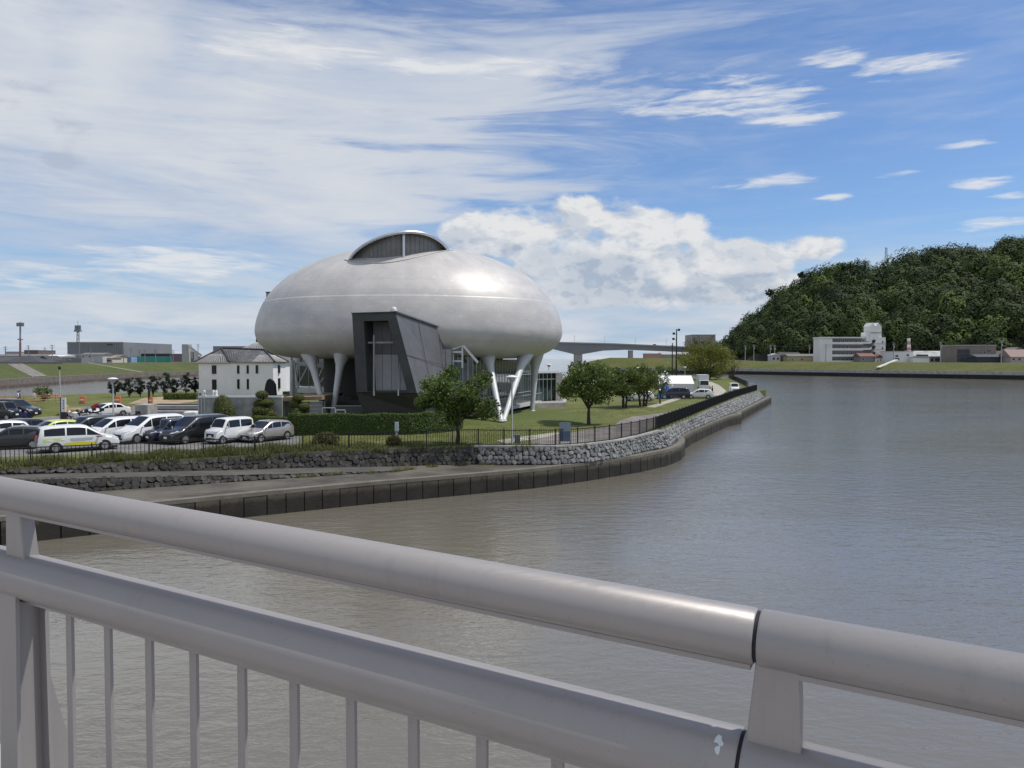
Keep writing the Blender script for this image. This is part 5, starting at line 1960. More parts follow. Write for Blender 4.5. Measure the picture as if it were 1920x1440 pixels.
P_WHITE, P_BLACK = paint('white', (0.72, 0.73, 0.73)), paint('black', (0.010, 0.010, 0.012))
P_NAVY, P_SILVER = paint('navy', (0.012, 0.014, 0.040), .2), paint('silver', (0.48, 0.45, 0.43), .6)
P_LIME, P_GREY = paint('lime', (0.52, 0.62, 0.10)), paint('dark_grey', (0.045, 0.048, 0.052), .4)
P_DARK = paint('charcoal', (0.022, 0.023, 0.026), .3)
HD = 240.0        # cars of the near row stand with their noses towards the river, turned left
cars_row = 'cars parked in the row behind the railing'
make_car('silver hatchback at the end of the car row by the hedge', 'hatch', 500, 826, HD, P_SILVER, cars_row)
make_car('white boxy small car beside the silver hatchback', 'kei', 431, 829, HD, P_WHITE, cars_row)
make_car('black tall minivan between the navy and the white boxy cars', 'van', 367, 828, HD, P_BLACK, cars_row)
make_car('navy small car squeezed between two large vans', 'suv', 318, 828, HD - 4, P_NAVY, cars_row)
make_car('white tall minivan with a dark grille', 'van', 281, 827, HD - 2, P_WHITE, cars_row)
make_car('lower white minivan beside the tall white minivan', 'minivan', 216, 826, HD - 2, P_WHITE, cars_row)
make_car('dark wagon mostly hidden behind the white and yellow van', 'minivan', 166, 822, HD - 2, P_DARK, cars_row)
make_car('lime green hatchback behind the white and yellow van', 'hatch', 99, 826, HD - 4, P_LIME, cars_row)
make_car('dark grey hatchback beside the white and yellow van', 'hatch', 28, 841, 200, P_GREY, cars_row)
make_car('white hatchback half hidden behind the dark grey hatchback', 'hatch', -4, 828, HD - 8, P_WHITE, cars_row)
make_car('charcoal car behind the white hatchback in the back of the row', 'hatch', 30, 823, 245, P_DARK, cars_row)
back_row = 'cars parked beside the lawn bank'
make_car('long black minivan parked beside the grass bank', 'van', 27, 783, 352, P_BLACK, back_row)
make_car('black boxy small car in front of the long black minivan', 'kei', 4, 787, 350, P_BLACK, back_row)
make_car('white sports car with red behind it near the motorcycles', 'sedan', 199, 782, 235, P_WHITE, back_row)


def side_art(t, X, hw, zg, belt):
    """flat print on the flanks: yellow lower half with pale blue and red strokes (figures left out)"""
    ye, gr, re_, bl = mat('print_yellow', (0.62, 0.56, 0.045), .35, coat=.6), mat('print_grey', (0.42, 0.44, 0.50), .35, coat=.6), mat('print_red', (0.42, 0.03, 0.04), .4), mat('print_pale_green', (0.60, 0.64, .30), .35, coat=.6)
    for s in (1, -1):
        def q(f, z, o=.005):
            return (X(f), s * (hw(f) + o), z)
        MB().add([q(.29, .42), q(.5, .42), q(.68, .42), q(.68, .60), q(.5, .66), q(.29, .58)], [(0, 1, 2, 3, 4, 5)]).build('print_band', ye, t)
        MB().add([q(.72, .95), q(.93, .92), q(.93, .68), q(.86, .72), q(.74, .76)], [(0, 1, 2, 3, 4)]).build('print_band', bl, t)
        MB().add([q(.33, .90, .006), q(.62, .90, .006), q(.60, .70, .006), q(.35, .74, .006)], [(0, 1, 2, 3)]).build('print_patch', gr, t)
        MB().add([q(.22, .97, .006), q(.30, .97, .006), q(.30, .91, .006), q(.22, .91, .006)], [(0, 1, 2, 3)]).build('print_patch', re_, t)
    MB().add([(X(1) - .012, -.55, .95), (X(1) - .012, .55, .95), (X(1) - .012, .5, .62), (X(1) - .012, -.5, .62)], [(0, 1, 2, 3)]).build('print_patch', gr, t)


make_car('white minivan with yellow printed lower sides next to the railing', 'minivan', 146, 844.5, 38, P_WHITE, cars_row, livery=side_art)
far_row = 'vehicles parked beside the tent'
make_car('dark navy minivan parked before the white tent', 'minivan', 1263, 747.5, 176, P_NAVY, far_row)
make_car('white compact car beside the dark navy minivan', 'hatch', 1311, 747.5, 172, P_WHITE, far_row)
make_car('white small van behind the navy minivan and the box truck', 'kei', 1286, 740, 262, P_WHITE, far_row)
make_car('white small van standing on the riverside path', 'kei', 1376, 737, 262, P_WHITE, far_row)
make_car('white low car half hidden by the cherry tree trunks', 'hatch', 1198, 752, 185, P_WHITE, far_row)

# box truck
b = g(1318, 733)
t = thing('box_truck', 'small truck with a pale grey cargo box behind the parked cars', 'truck', b, math.radians(262), far_row)
MB().box((-3.0, -.98, .75), (1.1, .98, 3.05)).build('cargo_box', mat('box_panel', (0.50, 0.52, 0.53), .5, var=.1, scale=1), t, bevel=.04)
MB().box((-3.04, -1.01, .70), (1.14, 1.01, .80)).build('box_frame', M_STEEL, t)
cb = MB()
cb.prism([(1.2, -.86, .45), (2.55, -.86, .45), (2.6, -.86, 1.15), (2.35, -.86, 2.05), (1.2, -.86, 2.1)], (0, 1.72, 0))
cb.build('cab', P_WHITE, t, bevel=.05)
MB().add([(2.605, -.75, 1.2), (2.605, .75, 1.2), (2.39, .72, 1.98), (2.39, -.72, 1.98)], [(0, 1, 2, 3)]).build('windscreen', M_CARGLASS, t)
for s in (1, -1):
    MB().add([(1.5, s * .866, 1.2), (2.45, s * .866, 1.2), (2.28, s * .866, 1.95), (1.5, s * .866, 1.95)], [(0, 1, 2, 3)]).build('side_window', M_CARGLASS, t)
    MB().box((2.58, s * .62 - .14, .75), (2.64, s * .62 + .14, .92)).build('headlight', M_LAMP, t)
    for x in (1.9, -1.9):
        w_ = MB().tube([(x, s * .62, .36), (x, s * .86, .36)], .36, 18).build('wheel', M_TYRE, t)
        MB().tube([(x, s * .85, .36), (x, s * .875, .36)], .2, 14).build('rim', M_RIM, w_)
MB().box((-2.9, -.4, .45), (2.4, .4, .75)).build('chassis', M_TRIM, t)


# motorcycles
def motorcycle(label, px, py, hd, col):
    b = g(px, py)
    t = thing('motorcycle', label, 'motorcycle', b, math.radians(hd), 'motorcycles by the car park')
    for x in (.68, -.68):
        w_ = MB().tube([(x, -.06, .31), (x, .06, .31)], .31, 18).build('wheel', M_TYRE, t)
        MB().tube([(x, -.065, .31), (x, .065, .31)], .2, 14).build('rim', M_RIM, w_)
    MB().ball((.12, 0, .78), .30, .15, .15, 10, 6).build('fuel_tank', col, t)
    MB().bar((-.1, 0, .76), (-.72, 0, .82), .24, .10).build('seat', M_TRIM, t)
    MB().cbox((0.02, 0, .32), .5, .26, .34).build('engine', M_STEEL, t, bevel=.04)
    fk = MB()
    for s in (1, -1):
        fk.tube([(.68, s * .09, .31), (.42, s * .09, .98)], .025, 6)
    fk.tube([(.40, -.36, 1.04), (.44, 0, 1.0), (.40, .36, 1.04)], .016, 6)
    fk.build('fork', M_CHROME, t)
    MB().ball((.58, 0, .90), .16, .16, .18, 10, 6).build('fairing', col, t)
    MB().add([(.62, -.14, 1.0), (.62, .14, 1.0), (.46, .11, 1.28), (.46, -.11, 1.28)], [(0, 1, 2, 3)]).build('windshield', M_CARGLASS, t)
    MB().tube([(-.1, .14, .3), (-.75, .17, .42)], [.035, .06], 8).build('exhaust', M_CHROME, t)
    MB().cbox((-.86, 0, .86), .34, .38, .30).build('top_case', M_TRIM, t, bevel=.03)
    MB().bar((-.25, 0, .5), (-.68, 0, .33), .10, .07).build('swingarm', M_TRIM, t)


motorcycle('black motorcycle with white fairing, outermost by the lamp', 143, 790, 205, P_WHITE)
motorcycle('black touring motorcycle between the two other motorcycles', 158, 787, 215, P_BLACK)
motorcycle('dark motorcycle with top case in front of the white sports car', 174, 788, 230, P_DARK)
motorcycle('small black motorcycle beside the concrete wall end', 241, 795, 230, P_BLACK)

# ------------------------------------------------------------------ people
M_SKIN = mat('skin', (0.42, 0.27, 0.20), 0.55)
M_HAIR = mat('dark_hair', (0.012, 0.010, 0.009), 0.6)


def person(label, px, py, hd, top, legs, h=1.68, step=.16, arm=.25, group=None):
    b = g(px, py)
    t = thing('person', label, 'person', b, math.radians(hd), group)
    k = h / 1.70
    jo = [(0, 0, .93), (0, 0, 1.12), (0, 0, 1.36), (0.01, 0, 1.48), (.02, 0, 1.58), (.02, 0, 1.66),
          (0, .10, .90), (step, .10, .48), (step * .8 - .05, .10, .07), (step * .8 + .12, .10, .03),
          (0, -.10, .90), (-step * .6, -.10, .48), (-step * 1.5, -.10, .09), (-step * 1.5 + .15, -.10, .03),
          (0, .19, 1.38), (-arm * .5, .24, 1.12), (-arm * .1 + .05, .24, .88), (-arm * .1 + .08, .23, .78),
          (0, -.19, 1.38), (arm * .3, -.24, 1.12), (arm * 1.1, -.22, .92), (arm * 1.3, -.21, .83)]
    ed_ = [(0, 1), (1, 2), (2, 3), (3, 4), (4, 5), (0, 6), (6, 7), (7, 8), (8, 9), (0, 10), (10, 11), (11, 12), (12, 13), (2, 14), (14, 15), (15, 16), (16, 17), (2, 18), (18, 19), (19, 20), (20, 21)]
    rad = [.14, .14, .15, .055, .095, .08, .085, .062, .045, .04, .085, .062, .045, .04, .06, .048, .036, .034, .06, .048, .036, .034]
    me = bpy.data.meshes.new('body')
    me.from_pydata([(x * k, y * k, z * k) for x, y, z in jo], ed_, [])
    o = link_mesh('body', me, None, t)
    md = o.modifiers.new('skin', 'SKIN')
    for i, r in enumerate(rad):
        me.skin_vertices[0].data[i].radius = (r * k, r * k * (1.15 if i in (0, 1, 2) else 1))
    me.skin_vertices[0].data[0].use_root = True
    o.modifiers.new('sub', 'SUBSURF').levels = 1
    o.modifiers['sub'].render_levels = 2
    m = bpy.data.materials.new('clothing')
    m.use_nodes = True
    N = NT(m.node_tree)
    s = N.n('ShaderNodeSeparateXYZ', inp={0: N.n('ShaderNodeTexCoord').outputs['Object']})
    z = N.m('DIVIDE', s.outputs[2], k)
    c = N.mix(N.m('GREATER_THAN', z, .95), legs, top)
    c = N.mix(N.m('GREATER_THAN', z, 1.46), c, (0.42, 0.27, 0.20))
    c = N.mix(N.m('LESS_THAN', z, .09), c, (0.05, 0.045, 0.04))
    m.node_tree.links.new(c, m.node_tree.nodes['Principled BSDF'].inputs['Base Color'])
    m.node_tree.nodes['Principled BSDF'].inputs['Roughness'].default_value = .8
    me.materials.append(m)
    MB().ball((-.005 * k, 0, 1.63 * k), .105 * k, .098 * k, .105 * k, 12, 8).build('hair', M_HAIR, t)
    return t


person('person in dark blue clothes walking past the parked cars', 48, 805, 100, (0.015, 0.02, 0.10), (0.015, 0.017, 0.06), 1.72)
person('person in white shirt and dark trousers walking behind the orange fence', 34, 757, 200, (0.62, 0.64, 0.70), (0.03, 0.015, 0.03), 1.66)
person('person in blue shirt walking beside the white-shirted person', 37.5, 756, 200, (0.10, 0.14, 0.32), (0.02, 0.02, 0.03), 1.7)
person('person in pale pink top and grey trousers by the leafy shrub', 65, 757, 10, (0.55, 0.42, 0.40), (0.32, 0.32, 0.34), 1.64)
person('person in black standing behind the white compact car', 1335.5, 744, 180, (0.012, 0.012, 0.014), (0.012, 0.012, 0.014), 1.72, .02, .05)

# ------------------------------------------------------------------ white church and the yard before it
CD = 125.0
M_WWALL = mat('white_plaster', (0.80, 0.79, 0.80), 0.8, var=0.06, scale=.5)
M_KAWARA = mat('grey_roof_tile', (0.16, 0.16, 0.165), 0.6, col2=(0.09, 0.09, 0.095), scale=1.2)
M_TILE_L = mat('pale_roof_tile', (0.42, 0.41, 0.40), 0.6, var=.25, scale=2)
ch = thing('church', 'white two-storey wooden church with grey tiled hip roof', 'church', g(450, 741))


def cx(px, D):
    return (px - CX) / F_PX * D


ch_pts = [(cx(372, CD), CD + 2), (cx(431, CD - 1.5), CD - 1.5), (cx(512, CD - 1), CD - 1.0), (cx(536, CD + 1), CD + 1), (cx(536, CD + 14), CD + 14), (cx(372, CD + 14) - .0, CD + 14)]
ch_pts = [(cx(372.5, CD + .6), CD + .6), (cx(432, CD - .8), CD - .8), (cx(471, CD - 2.2), CD - 2.2), (cx(512, CD - 2.2), CD - 2.2), (cx(536, CD + .4), CD + .4), (cx(536, CD + .4) - .4, CD + 11), (cx(372.5, CD + .6) + .5, CD + 11)]
ZE = ZQ(679, CD)
MB().prism([Vector((x, y, 0)) for x, y in ch_pts], (0, 0, ZE)).build('wall', M_WWALL, ch, world=True)
MB().prism([Vector((x * 1.0, y - .06, ZE - .28)) for x, y in ch_pts], (0, 0, .22)).build('cornice', mat('cream_trim', (0.58, 0.54, 0.46), .8), ch, world=True)
# roof: eaves polygon and ridge
ev = [Vector((x, y, ZE)) for x, y in ch_pts]
cen_ = Vector((sum(v.x for v in ev) / 7, sum(v.y for v in ev) / 7, ZE))
ev = [cen_ + (v - cen_) * 1.07 for v in ev]
ra, rb2_ = Vector((cx(416, CD + 4), CD + 4, ZQ(653.5, CD + 4))), Vector((cx(496, CD + 3), CD + 3, ZQ(656.5, CD + 3)))
rf = MB()
rf.add(ev + [ra, rb2_], [(0, 1, 7), (1, 2, 8, 7), (2, 3, 8), (3, 4, 8), (4, 5, 8), (5, 6, 7, 8), (6, 0, 7)])
rfo = rf.build('roof', M_KAWARA, ch, world=True)
for a, b in ((ra, rb2_), (ra, ev[0]), (ra, ev[1]), (rb2_, ev[3]), (rb2_, ev[4])):
    MB().tube([a + Vector((0, 0, .1)), b + Vector((0, 0, .1))], .16, 6).build('ridge', mat('dark_ridge_tile', (0.035, 0.036, 0.042), .6), rfo, world=True)
for (i, j, top) in ((0, 1, ra), (2, 3, rb2_), (3, 4, rb2_), (1, 2, None)):
    n_ = 14
    for k in range(1, n_):
        e = lerp(ev[i], ev[j], k / n_)
        if top is None:
            tp = lerp(ra, rb2_, k / n_)
        else:
            tp = top
        f_ = 0.55 if top is not None else .96
        MB().tube([e + Vector((0, 0, .05)), lerp(e, tp, f_) + Vector((0, 0, .05))], .05, 5).build('tile_row', M_TILE_L if top is not None else M_KAWARA, rfo, world=True)
MB().bar(ev[0] - Vector((0, .02, .06)), ev[1] - Vector((0, .02, .06)), .2, .12).build('eave', MATS['cream_trim'], rfo, world=True)
# little bell roof behind
bt = [Vector((cx(456, CD + 8), CD + 6, ZQ(656, CD + 8))), Vector((cx(513, CD + 8), CD + 6, ZQ(656, CD + 8))), Vector((cx(525, CD + 10), CD + 12, ZQ(656, CD + 8))), Vector((cx(448, CD + 10), CD + 12, ZQ(656, CD + 8)))]
ap = Vector((cx(484, CD + 9), CD + 9, ZQ(640.5, CD + 9)))
MB().add(bt + [ap], [(0, 1, 4), (1, 2, 4), (2, 3, 4), (3, 0, 4)]).build('bell_roof', M_KAWARA, ch, world=True)
for k in range(0, 11):
    MB().tube([lerp(bt[0], bt[1], k / 10), ap], [.06, .04], 5).build('tile_row', M_TILE_L, ch, world=True)
MB().cbox(ap - Vector((0, 0, .2)), .5, .5, .7).build('finial', MATS['dark_ridge_tile'], ch, world=True)
MB().tube([ap + Vector((0, 0, .4)), ap + Vector((0, 0, 2.6))], .05, 5).build('cross_pole', M_IRON, ch, world=True)
M_WINF = mat('window_frame_dark', (0.06, 0.05, 0.06), .5)
for (px, y0, y1, w_) in ((402, 685, 701, 8.5), (402, 711.5, 731, 8.5), (447, 685, 700.5, 4.4), (447, 711, 729, 4.4), (465, 685, 700.5, 4.4), (465, 710.5, 730, 4.4), (482, 684.5, 700, 4.4), (523, 684.5, 699.5, 4.4), (523, 709, 728.5, 4.4)):
    # find the wall the window sits in
    for (x0, ya), (x1, yb) in zip(ch_pts, ch_pts[1:4] + [ch_pts[4]]):
        if cx(px, ya) >= x0 - .01 and cx(px, yb) <= x1 + .01:
            f_ = (cx(px, (ya + yb) / 2) - x0) / (x1 - x0)
            yw = lerp(ya, yb, f_)
            break
    X0, X1, Z0, Z1 = cx(px - w_ / 2, yw), cx(px + w_ / 2, yw), ZQ(y1, yw), ZQ(y0, yw)
    wn = MB().box((X0, yw - .14, Z0), (X1, yw + .2, Z1)).build('window', M_WINF, ch, world=True)
    nb = 2 if w_ > 5 else 1
    for k in range(nb):
        a, b = lerp(X0, X1, (k + .12) / nb), lerp(X0, X1, (k + .88) / nb)
        MB().box((a, yw - .155, Z0 + .1), (b, yw - .12, Z1 - .1)).build('pane', M_CARGLASS, wn, world=True)

# concrete planter walls in front of the church
WD_ = P(450, 797, 0).y + .9
M_WALLC = mat('mottled_concrete', (0.24, 0.25, 0.26), .85, col2=(0.40, 0.41, 0.41), scale=.9, bump=.2)
t = thing('concrete_wall', 'mottled grey concrete wall with pale coping below the church', 'wall', (cx(450, WD_), WD_, 0))
for k, (a, b) in enumerate(((370, 412), (412, 455), (455, 492), (492, 528.5))):
    MB().box((cx(a, WD_) + .01, WD_, 0), (cx(b, WD_) - .01, WD_ + .4, ZQ(746, WD_))).build('wall_panel', M_WALLC, t, world=True)
    MB().box((cx(a, WD_) + .01, WD_ - .06, ZQ(746, WD_)), (cx(b, WD_) - .01, WD_ + .5, ZQ(744, WD_) + .06)).build('coping', mat('pale_coping', (0.66, 0.67, 0.69), .8), t, world=True)
MB().prism([Vector((cx(528, WD_), WD_ + .2, ZQ(745, WD_))), Vector((cx(602, WD_), WD_ + .2, ZQ(743, WD_))), Vector((cx(602, WD_), WD_ + 9, ZQ(743, WD_))), Vector((cx(528, WD_), WD_ + 9, ZQ(745, WD_)))], (0, 0, -.35)).build('terrace_slab', mat('tan_paving', (0.33, 0.25, 0.17), .9, var=.2), t, world=True)
MB().box((cx(529, WD_), WD_ + .8, 0), (cx(604, WD_), WD_ + 1.0, ZQ(748, WD_) - .3)).build('back_wall', mat('shade_dark_concrete', (0.13, 0.13, 0.13), .9), t, world=True)  # wall colour darkened to hold the shade under the terrace slab
for px in (372, 378, 384):
    MB().bar(Vector((cx(px, WD_), WD_ - .05, 0)), Vector((cx(px, WD_), WD_ - .05, ZQ(734, WD_))), .07).build('post', M_STEEL, t, world=True)
# parapet ornaments, monument stone
for k, (px, py_) in enumerate(((383, 743), (400, 743), (405, 743))):
    MB().lathe([(.16, 0), (.16, .12), (.10, .2), (.14, .42), (.05, .55), (.01, .58)], (cx(px, WD_ + .2), WD_ + .2, ZQ(744, WD_) + .05), 10).build('finial', MATS['pale_coping'], t, world=True)
MB().bar(Vector((cx(384, WD_), WD_ + .2, ZQ(736, WD_))), Vector((cx(399, WD_), WD_ + .2, ZQ(736, WD_))), .05, .5).build('balustrade', M_STEEL, t, world=True)
sd = 92.0
st_pts = [(496, 742), (495.5, 732), (497, 722), (500, 713), (505.5, 709.5), (511, 713.5), (515.5, 721), (516.5, 733), (517.5, 742)]
o = MB().prism([Q(x, y, sd) for x, y in st_pts], (0, .55, 0)).build('memorial_stone', mat('black_stone', (0.014, 0.013, 0.016), .6, bump=.5, bscale=3), None, bevel=.06)
zmin = min(v.co.z for v in o.data.vertices)
tag(o, 'black upright memorial stone before the white church', 'monument')
pb_ = MB().box((cx(470, 91), 91, 0), (cx(530, 91), 94, zmin + .02)).build('plinth', M_CONC)
tag(pb_, 'low concrete plinth under the black memorial stone', 'plinth')

# white barriers and low walls by the left museum legs
M_WHITE = mat('white_paint', (0.74, 0.75, 0.75), .5)


def barrier(label, px0, px1, yt, D):
    t = thing('barrier', label, 'barrier', (cx((px0 + px1) / 2, D), D, 0))
    z1 = ZQ(yt, D)
    for px in (px0, px1):
        MB().bar(Vector((cx(px, D), D, 0)), Vector((cx(px, D), D, z1)), .09).build('upright', M_WHITE, t, world=True)
    for f in (1.0, .55):
        MB().bar(Vector((cx(px0, D), D, z1 * f)), Vector((cx(px1, D), D, z1 * f)), .09).build('crossbar', M_WHITE, t, world=True)


barrier('white pipe barrier before the left museum legs', 604, 628, 764.5, 69)
barrier('lower white pipe barrier beside the museum entrance', 629, 647, 768.5, 68.5)
t = thing('low_wall', 'low dark grey wall beside the museum entrance', 'wall', (cx(652, 70), 70, 0))
MB().box((cx(625, 70), 70, 0), (cx(680, 70), 70.4, ZQ(762, 70))).build('wall', mat('slate_wall', (0.10, 0.105, 0.11), .8, var=.2), t, world=True)
MB().box((cx(625, 70) - .05, 69.95, ZQ(762, 70)), (cx(680, 70), 70.45, ZQ(762, 70) + .06)).build('coping', M_CONC, t, world=True)
t = thing('mesh_fence', 'pale wire mesh fence panel next to the cloud-pruned bush', 'fence', (cx(590, 68), 68, 0))
for k in range(12):
    px = 581 + k * 2.0
    MB().bar(Vector((cx(px, 68), 68, 0)), Vector((cx(px, 68), 68, ZQ(752, 68))), .03).build('wire', M_STEEL, t, world=True)
for yy in (753, 760, 767, 774):
    MB().bar(Vector((cx(580, 68), 67.98, ZQ(yy, 68))), Vector((cx(604, 68), 67.98, ZQ(yy, 68))), .03).build('wire', M_STEEL, t, world=True)
# concrete block and terrace steps left of the church
t = thing('concrete_wall', 'weathered concrete wall block with a stepped terrace beside the car park', 'wall', (cx(300, 76), 76, 0))
MB().box((cx(252, 72), 72, 0), (cx(276, 72), 74, ZQ(759, 72))).build('wall_block', M_CONC, t, world=True, bevel=.03)
for k, (y0, m_) in enumerate(((781, M_CONC), (776, mat('slate_wall')), (771, M_CONC), (766, mat('slate_wall')), (761, M_CONC), (757.5, mat('slate_wall')))):
    D_ = 74.5 + 1.1 * k
    MB().box((cx(276, D_), D_, 0), (cx(371, D_), D_ + 1.12, ZQ(y0, D_))).build('step', m_, t, world=True)
o = MB().box((cx(342, 71), 71, 0.0), (cx(366, 71), 72.2, ZQ(772, 71))).build('white_box', M_WHITE, None, bevel=.12)
tag(o, 'small rounded white storage box behind the low hedge', 'box')

# ------------------------------------------------------------------ street furniture
def lamp(label, px, py, ytop, kind='disc', group=None):
    b = g(px, py)
    zt = ZQ(ytop, b.y)
    t = thing('street_lamp', label, 'street lamp', b, 0, group)
    MB().tube([(0, 0, 0), (0, 0, zt - .25)], [.075, .05], 10).build('pole', M_PANEL, t)
    if kind == 'disc':
        MB().lathe([(.05, -.42), (.17, -.38), (.24, -.2), (.26, -.1)], (0, 0, zt), 16).build('lamp_glass', mat('milk_glass', (0.42, 0.44, 0.45), .2), t)
        MB().lathe([(.26, -.11), (.45, -.09), (.43, -.04), (.25, .03), (.01, .06)], (0, 0, zt), 20).build('lamp_cap', M_WHITE, t)
    else:
        MB().lathe([(.09, -.3), (.13, -.2), (.13, 0), (.01, .05)], (0, 0, zt), 12).build('lamp_head', M_TRIM, t)
    return t


lamp('white disc-topped lamp in front of the splayed museum leg', 960, 832, 705)
lamp('white disc-topped lamp behind the motorcycles', 213, 800, 709)
lamp('slim dark lamp post beside the white sign', 113.5, 787, 687, 'stick')
lamp('small white disc lamp behind the glass hall', 1029, 745, 683)
lamp('tiny white disc lamp among the cherry trees', 1197, 733, 689)
lamp('small white disc lamp near the tent mast', 1284, 720, 688)

b = g(1268, 708)
t = thing('light_mast', 'tall dark mast with floodlights behind the white tent', 'mast', b)
zt = ZQ(617, b.y)
MB().tube([(0, 0, 0), (0, 0, zt)], [.32, .16], 8).build('pole', M_TRIM, t)
for dx, dz in ((-.9, -1.5), (.75, -.3), (-1.0, -3.2)):
    MB().bar((0, 0, zt + dz - .2), (dx, 0, zt + dz), .12).build('arm', M_TRIM, t)
    MB().cbox((dx, 0, zt + dz - .3), .7, .5, .7).build('floodlight', M_TRIM, t)
b = g(1265, 708)
b.x -= .8
t = thing('utility_pole', 'shorter wooden pole standing against the light mast', 'utility pole', b)
MB().tube([(0, 0, 0), (0, 0, ZQ(643, b.y))], [.22, .15], 8).build('pole', M_BARK, t)
MB().bar((-.5, 0, ZQ(648, b.y)), (.5, 0, ZQ(648, b.y)), .12).build('crossarm', M_TRIM, t)

# signs, boxes
b = g(1059.5, 836)
t = thing('sign_board', 'grey-blue information board standing at the railing bend', 'sign', (b.x, b.y + .15, 0), math.radians(3))
MB().box((-.40, -.04, .30), (.40, .04, 1.62)).build('panel', mat('slate_blue_sign', (0.075, 0.11, 0.17), .5, var=.1), t, bevel=.015)
MB().box((-.40, -.05, 1.0), (.40, -.042, 1.6)).build('sign_face', mat('grey_sign_face', (0.20, 0.25, 0.28), .45, var=.1), t)
for s in (-1, 1):
    MB().bar((s * .36, 0, 0), (s * .36, 0, 1.66), .07).build('post', M_TRIM, t)
b = g(970, 831)
o = MB().cbox((b.x, b.y, 0), .42, .34, .62).build('utility_box', mat('blue_grey_metal', (0.13, 0.155, 0.19), .5), None, bevel=.02)
tag(o, 'small blue-grey utility box at the foot of the white lamp', 'utility box')
b = g(744, 837)
t = thing('post_sign', 'short pale blue post with a flat top panel beside the hedge', 'sign', b)
MB().cbox((0, 0, .0), .20, .16, 1.05).build('post', mat('pale_blue_metal', (0.33, 0.40, 0.43), .5), t)
MB().cbox((0, 0, 1.05), .24, .20, .62).build('panel', mat('pale_blue_panel', (0.42, 0.50, 0.52), .45), t)
b = g(120, 791)
t = thing('sign_board', 'tall white sign with dark base beside the slim lamp post', 'sign', b, math.radians(-4))
MB().box((-.22, -.06, .95), (.22, .06, 2.3)).build('panel', M_WHITE, t)
MB().box((-.24, -.08, 0), (.24, .08, .94)).build('base', mat('brown_sign_base', (0.035, 0.02, 0.025), .5), t)
MB().box((-.33, -.05, 0), (-.245, .07, 2.35)).build('edge', M_TRIM, t)
for k in range(4):
    MB().box((-.03, -.064, 1.95 - k * .24), (.07, -.061, 2.08 - k * .24)).build('lettering', M_TRIM, t)
# orange mesh fence by the water, cones and yellow machine
M_ORANGE = mat('orange_plastic', (0.48, 0.15, 0.06), .6)
M_ORMESH = mat('faded_orange_net', (0.62, 0.26, 0.19), .7)
t = thing('mesh_fence', 'faded orange safety netting on posts along the far water edge', 'fence', g(60, 757))
line = [P(-60, 762), P(20, 760), P(60, 759), P(118, 756)]
for p, d in resample(line, 2.0):
    MB().bar(Vector((p.x, p.y, 0)), Vector((p.x, p.y, 1.25)), .06).build('post', M_ORANGE, t, world=True)
for z in (.25, .6, .95, 1.2):
    mb = MB()
    for a, b in zip(line, line[1:]):
        mb.bar(Vector((a.x, a.y, z)), Vector((b.x, b.y, z)), .03, .06)
    mb.build('net_strand', M_ORMESH, t, world=True)
for k, (px, py, lab) in enumerate(((155, 757, 'orange plastic barrier block on the lawn edge behind the sports car'), (221, 757, 'orange plastic barrier block beside the disc lamp'), (283, 758, 'narrow orange barrier at the start of the stepped terrace'))):
    b = g(px, py)
    t = thing('barrier_block', lab, 'barrier', b, 0, 'orange barrier blocks')
    w_ = .42 if k < 2 else .22
    MB().prism([Vector((-w_, -.25, 0)), Vector((w_, -.25, 0)), Vector((w_ * .8, -.1, 1.0)), Vector((-w_ * .8, -.1, 1.0))], (0, .4, 0)).build('body', M_ORANGE, t, bevel=.04)
    MB().box((-w_ * .6, -.30, .45), (w_ * .6, -.20, .6)).build('stripe', M_WHITE, t)
b = g(291, 757)
t = thing('dark_post', 'dark square bollard post next to the narrow orange barrier', 'post', (b.x - .8, b.y, 0))
MB().cbox((0, 0, 0), .22, .22, 2.4).build('post', M_TRIM, t)
b = g(133, 781)
t = thing('utility_cart', 'small yellow cart behind the white sign', 'cart', b, .3)
MB().box((-.9, -.5, .35), (.9, .5, .8)).build('body', mat('cart_yellow', (0.52, 0.30, 0.03), .45), t, bevel=.06)
MB().box((-.9, -.5, .8), (-.3, .5, 1.15)).build('seat_back', MATS['cart_yellow'], t, bevel=.05)
for x in (.6, -.6):
    for s in (1, -1):
        MB().tube([(x, s * .42, .24), (x, s * .55, .24)], .24, 12).build('wheel', M_TYRE, t)
o = MB().prism([Q(170, 762, 79), Q(182, 756, 79), Q(182, 775, 79), Q(171, 775, 79)], (0, .3, 0)).build('red_banner', mat('red_cloth', (0.40, 0.03, 0.04), .7))
tag(o, 'small red banner board behind the motorcycles', 'banner')
# grass bank in the car park
bk_ = MB()
q0 = [g(60, 785), g(128, 781), g(124, 771), g(95, 762), g(58, 765)]
bk_.add([(p.x, p.y, 0.01) for p in q0] + [(lerp(p, sum(q0, Vector()) / 5, .35).x, lerp(p, sum(q0, Vector()) / 5, .35).y, .9) for p in q0], [(i, (i + 1) % 5, 5 + (i + 1) % 5, 5 + i) for i in range(5)] + [(5, 6, 7, 8, 9)], True)
struct('grass_bank', bk_, M_LAWN)

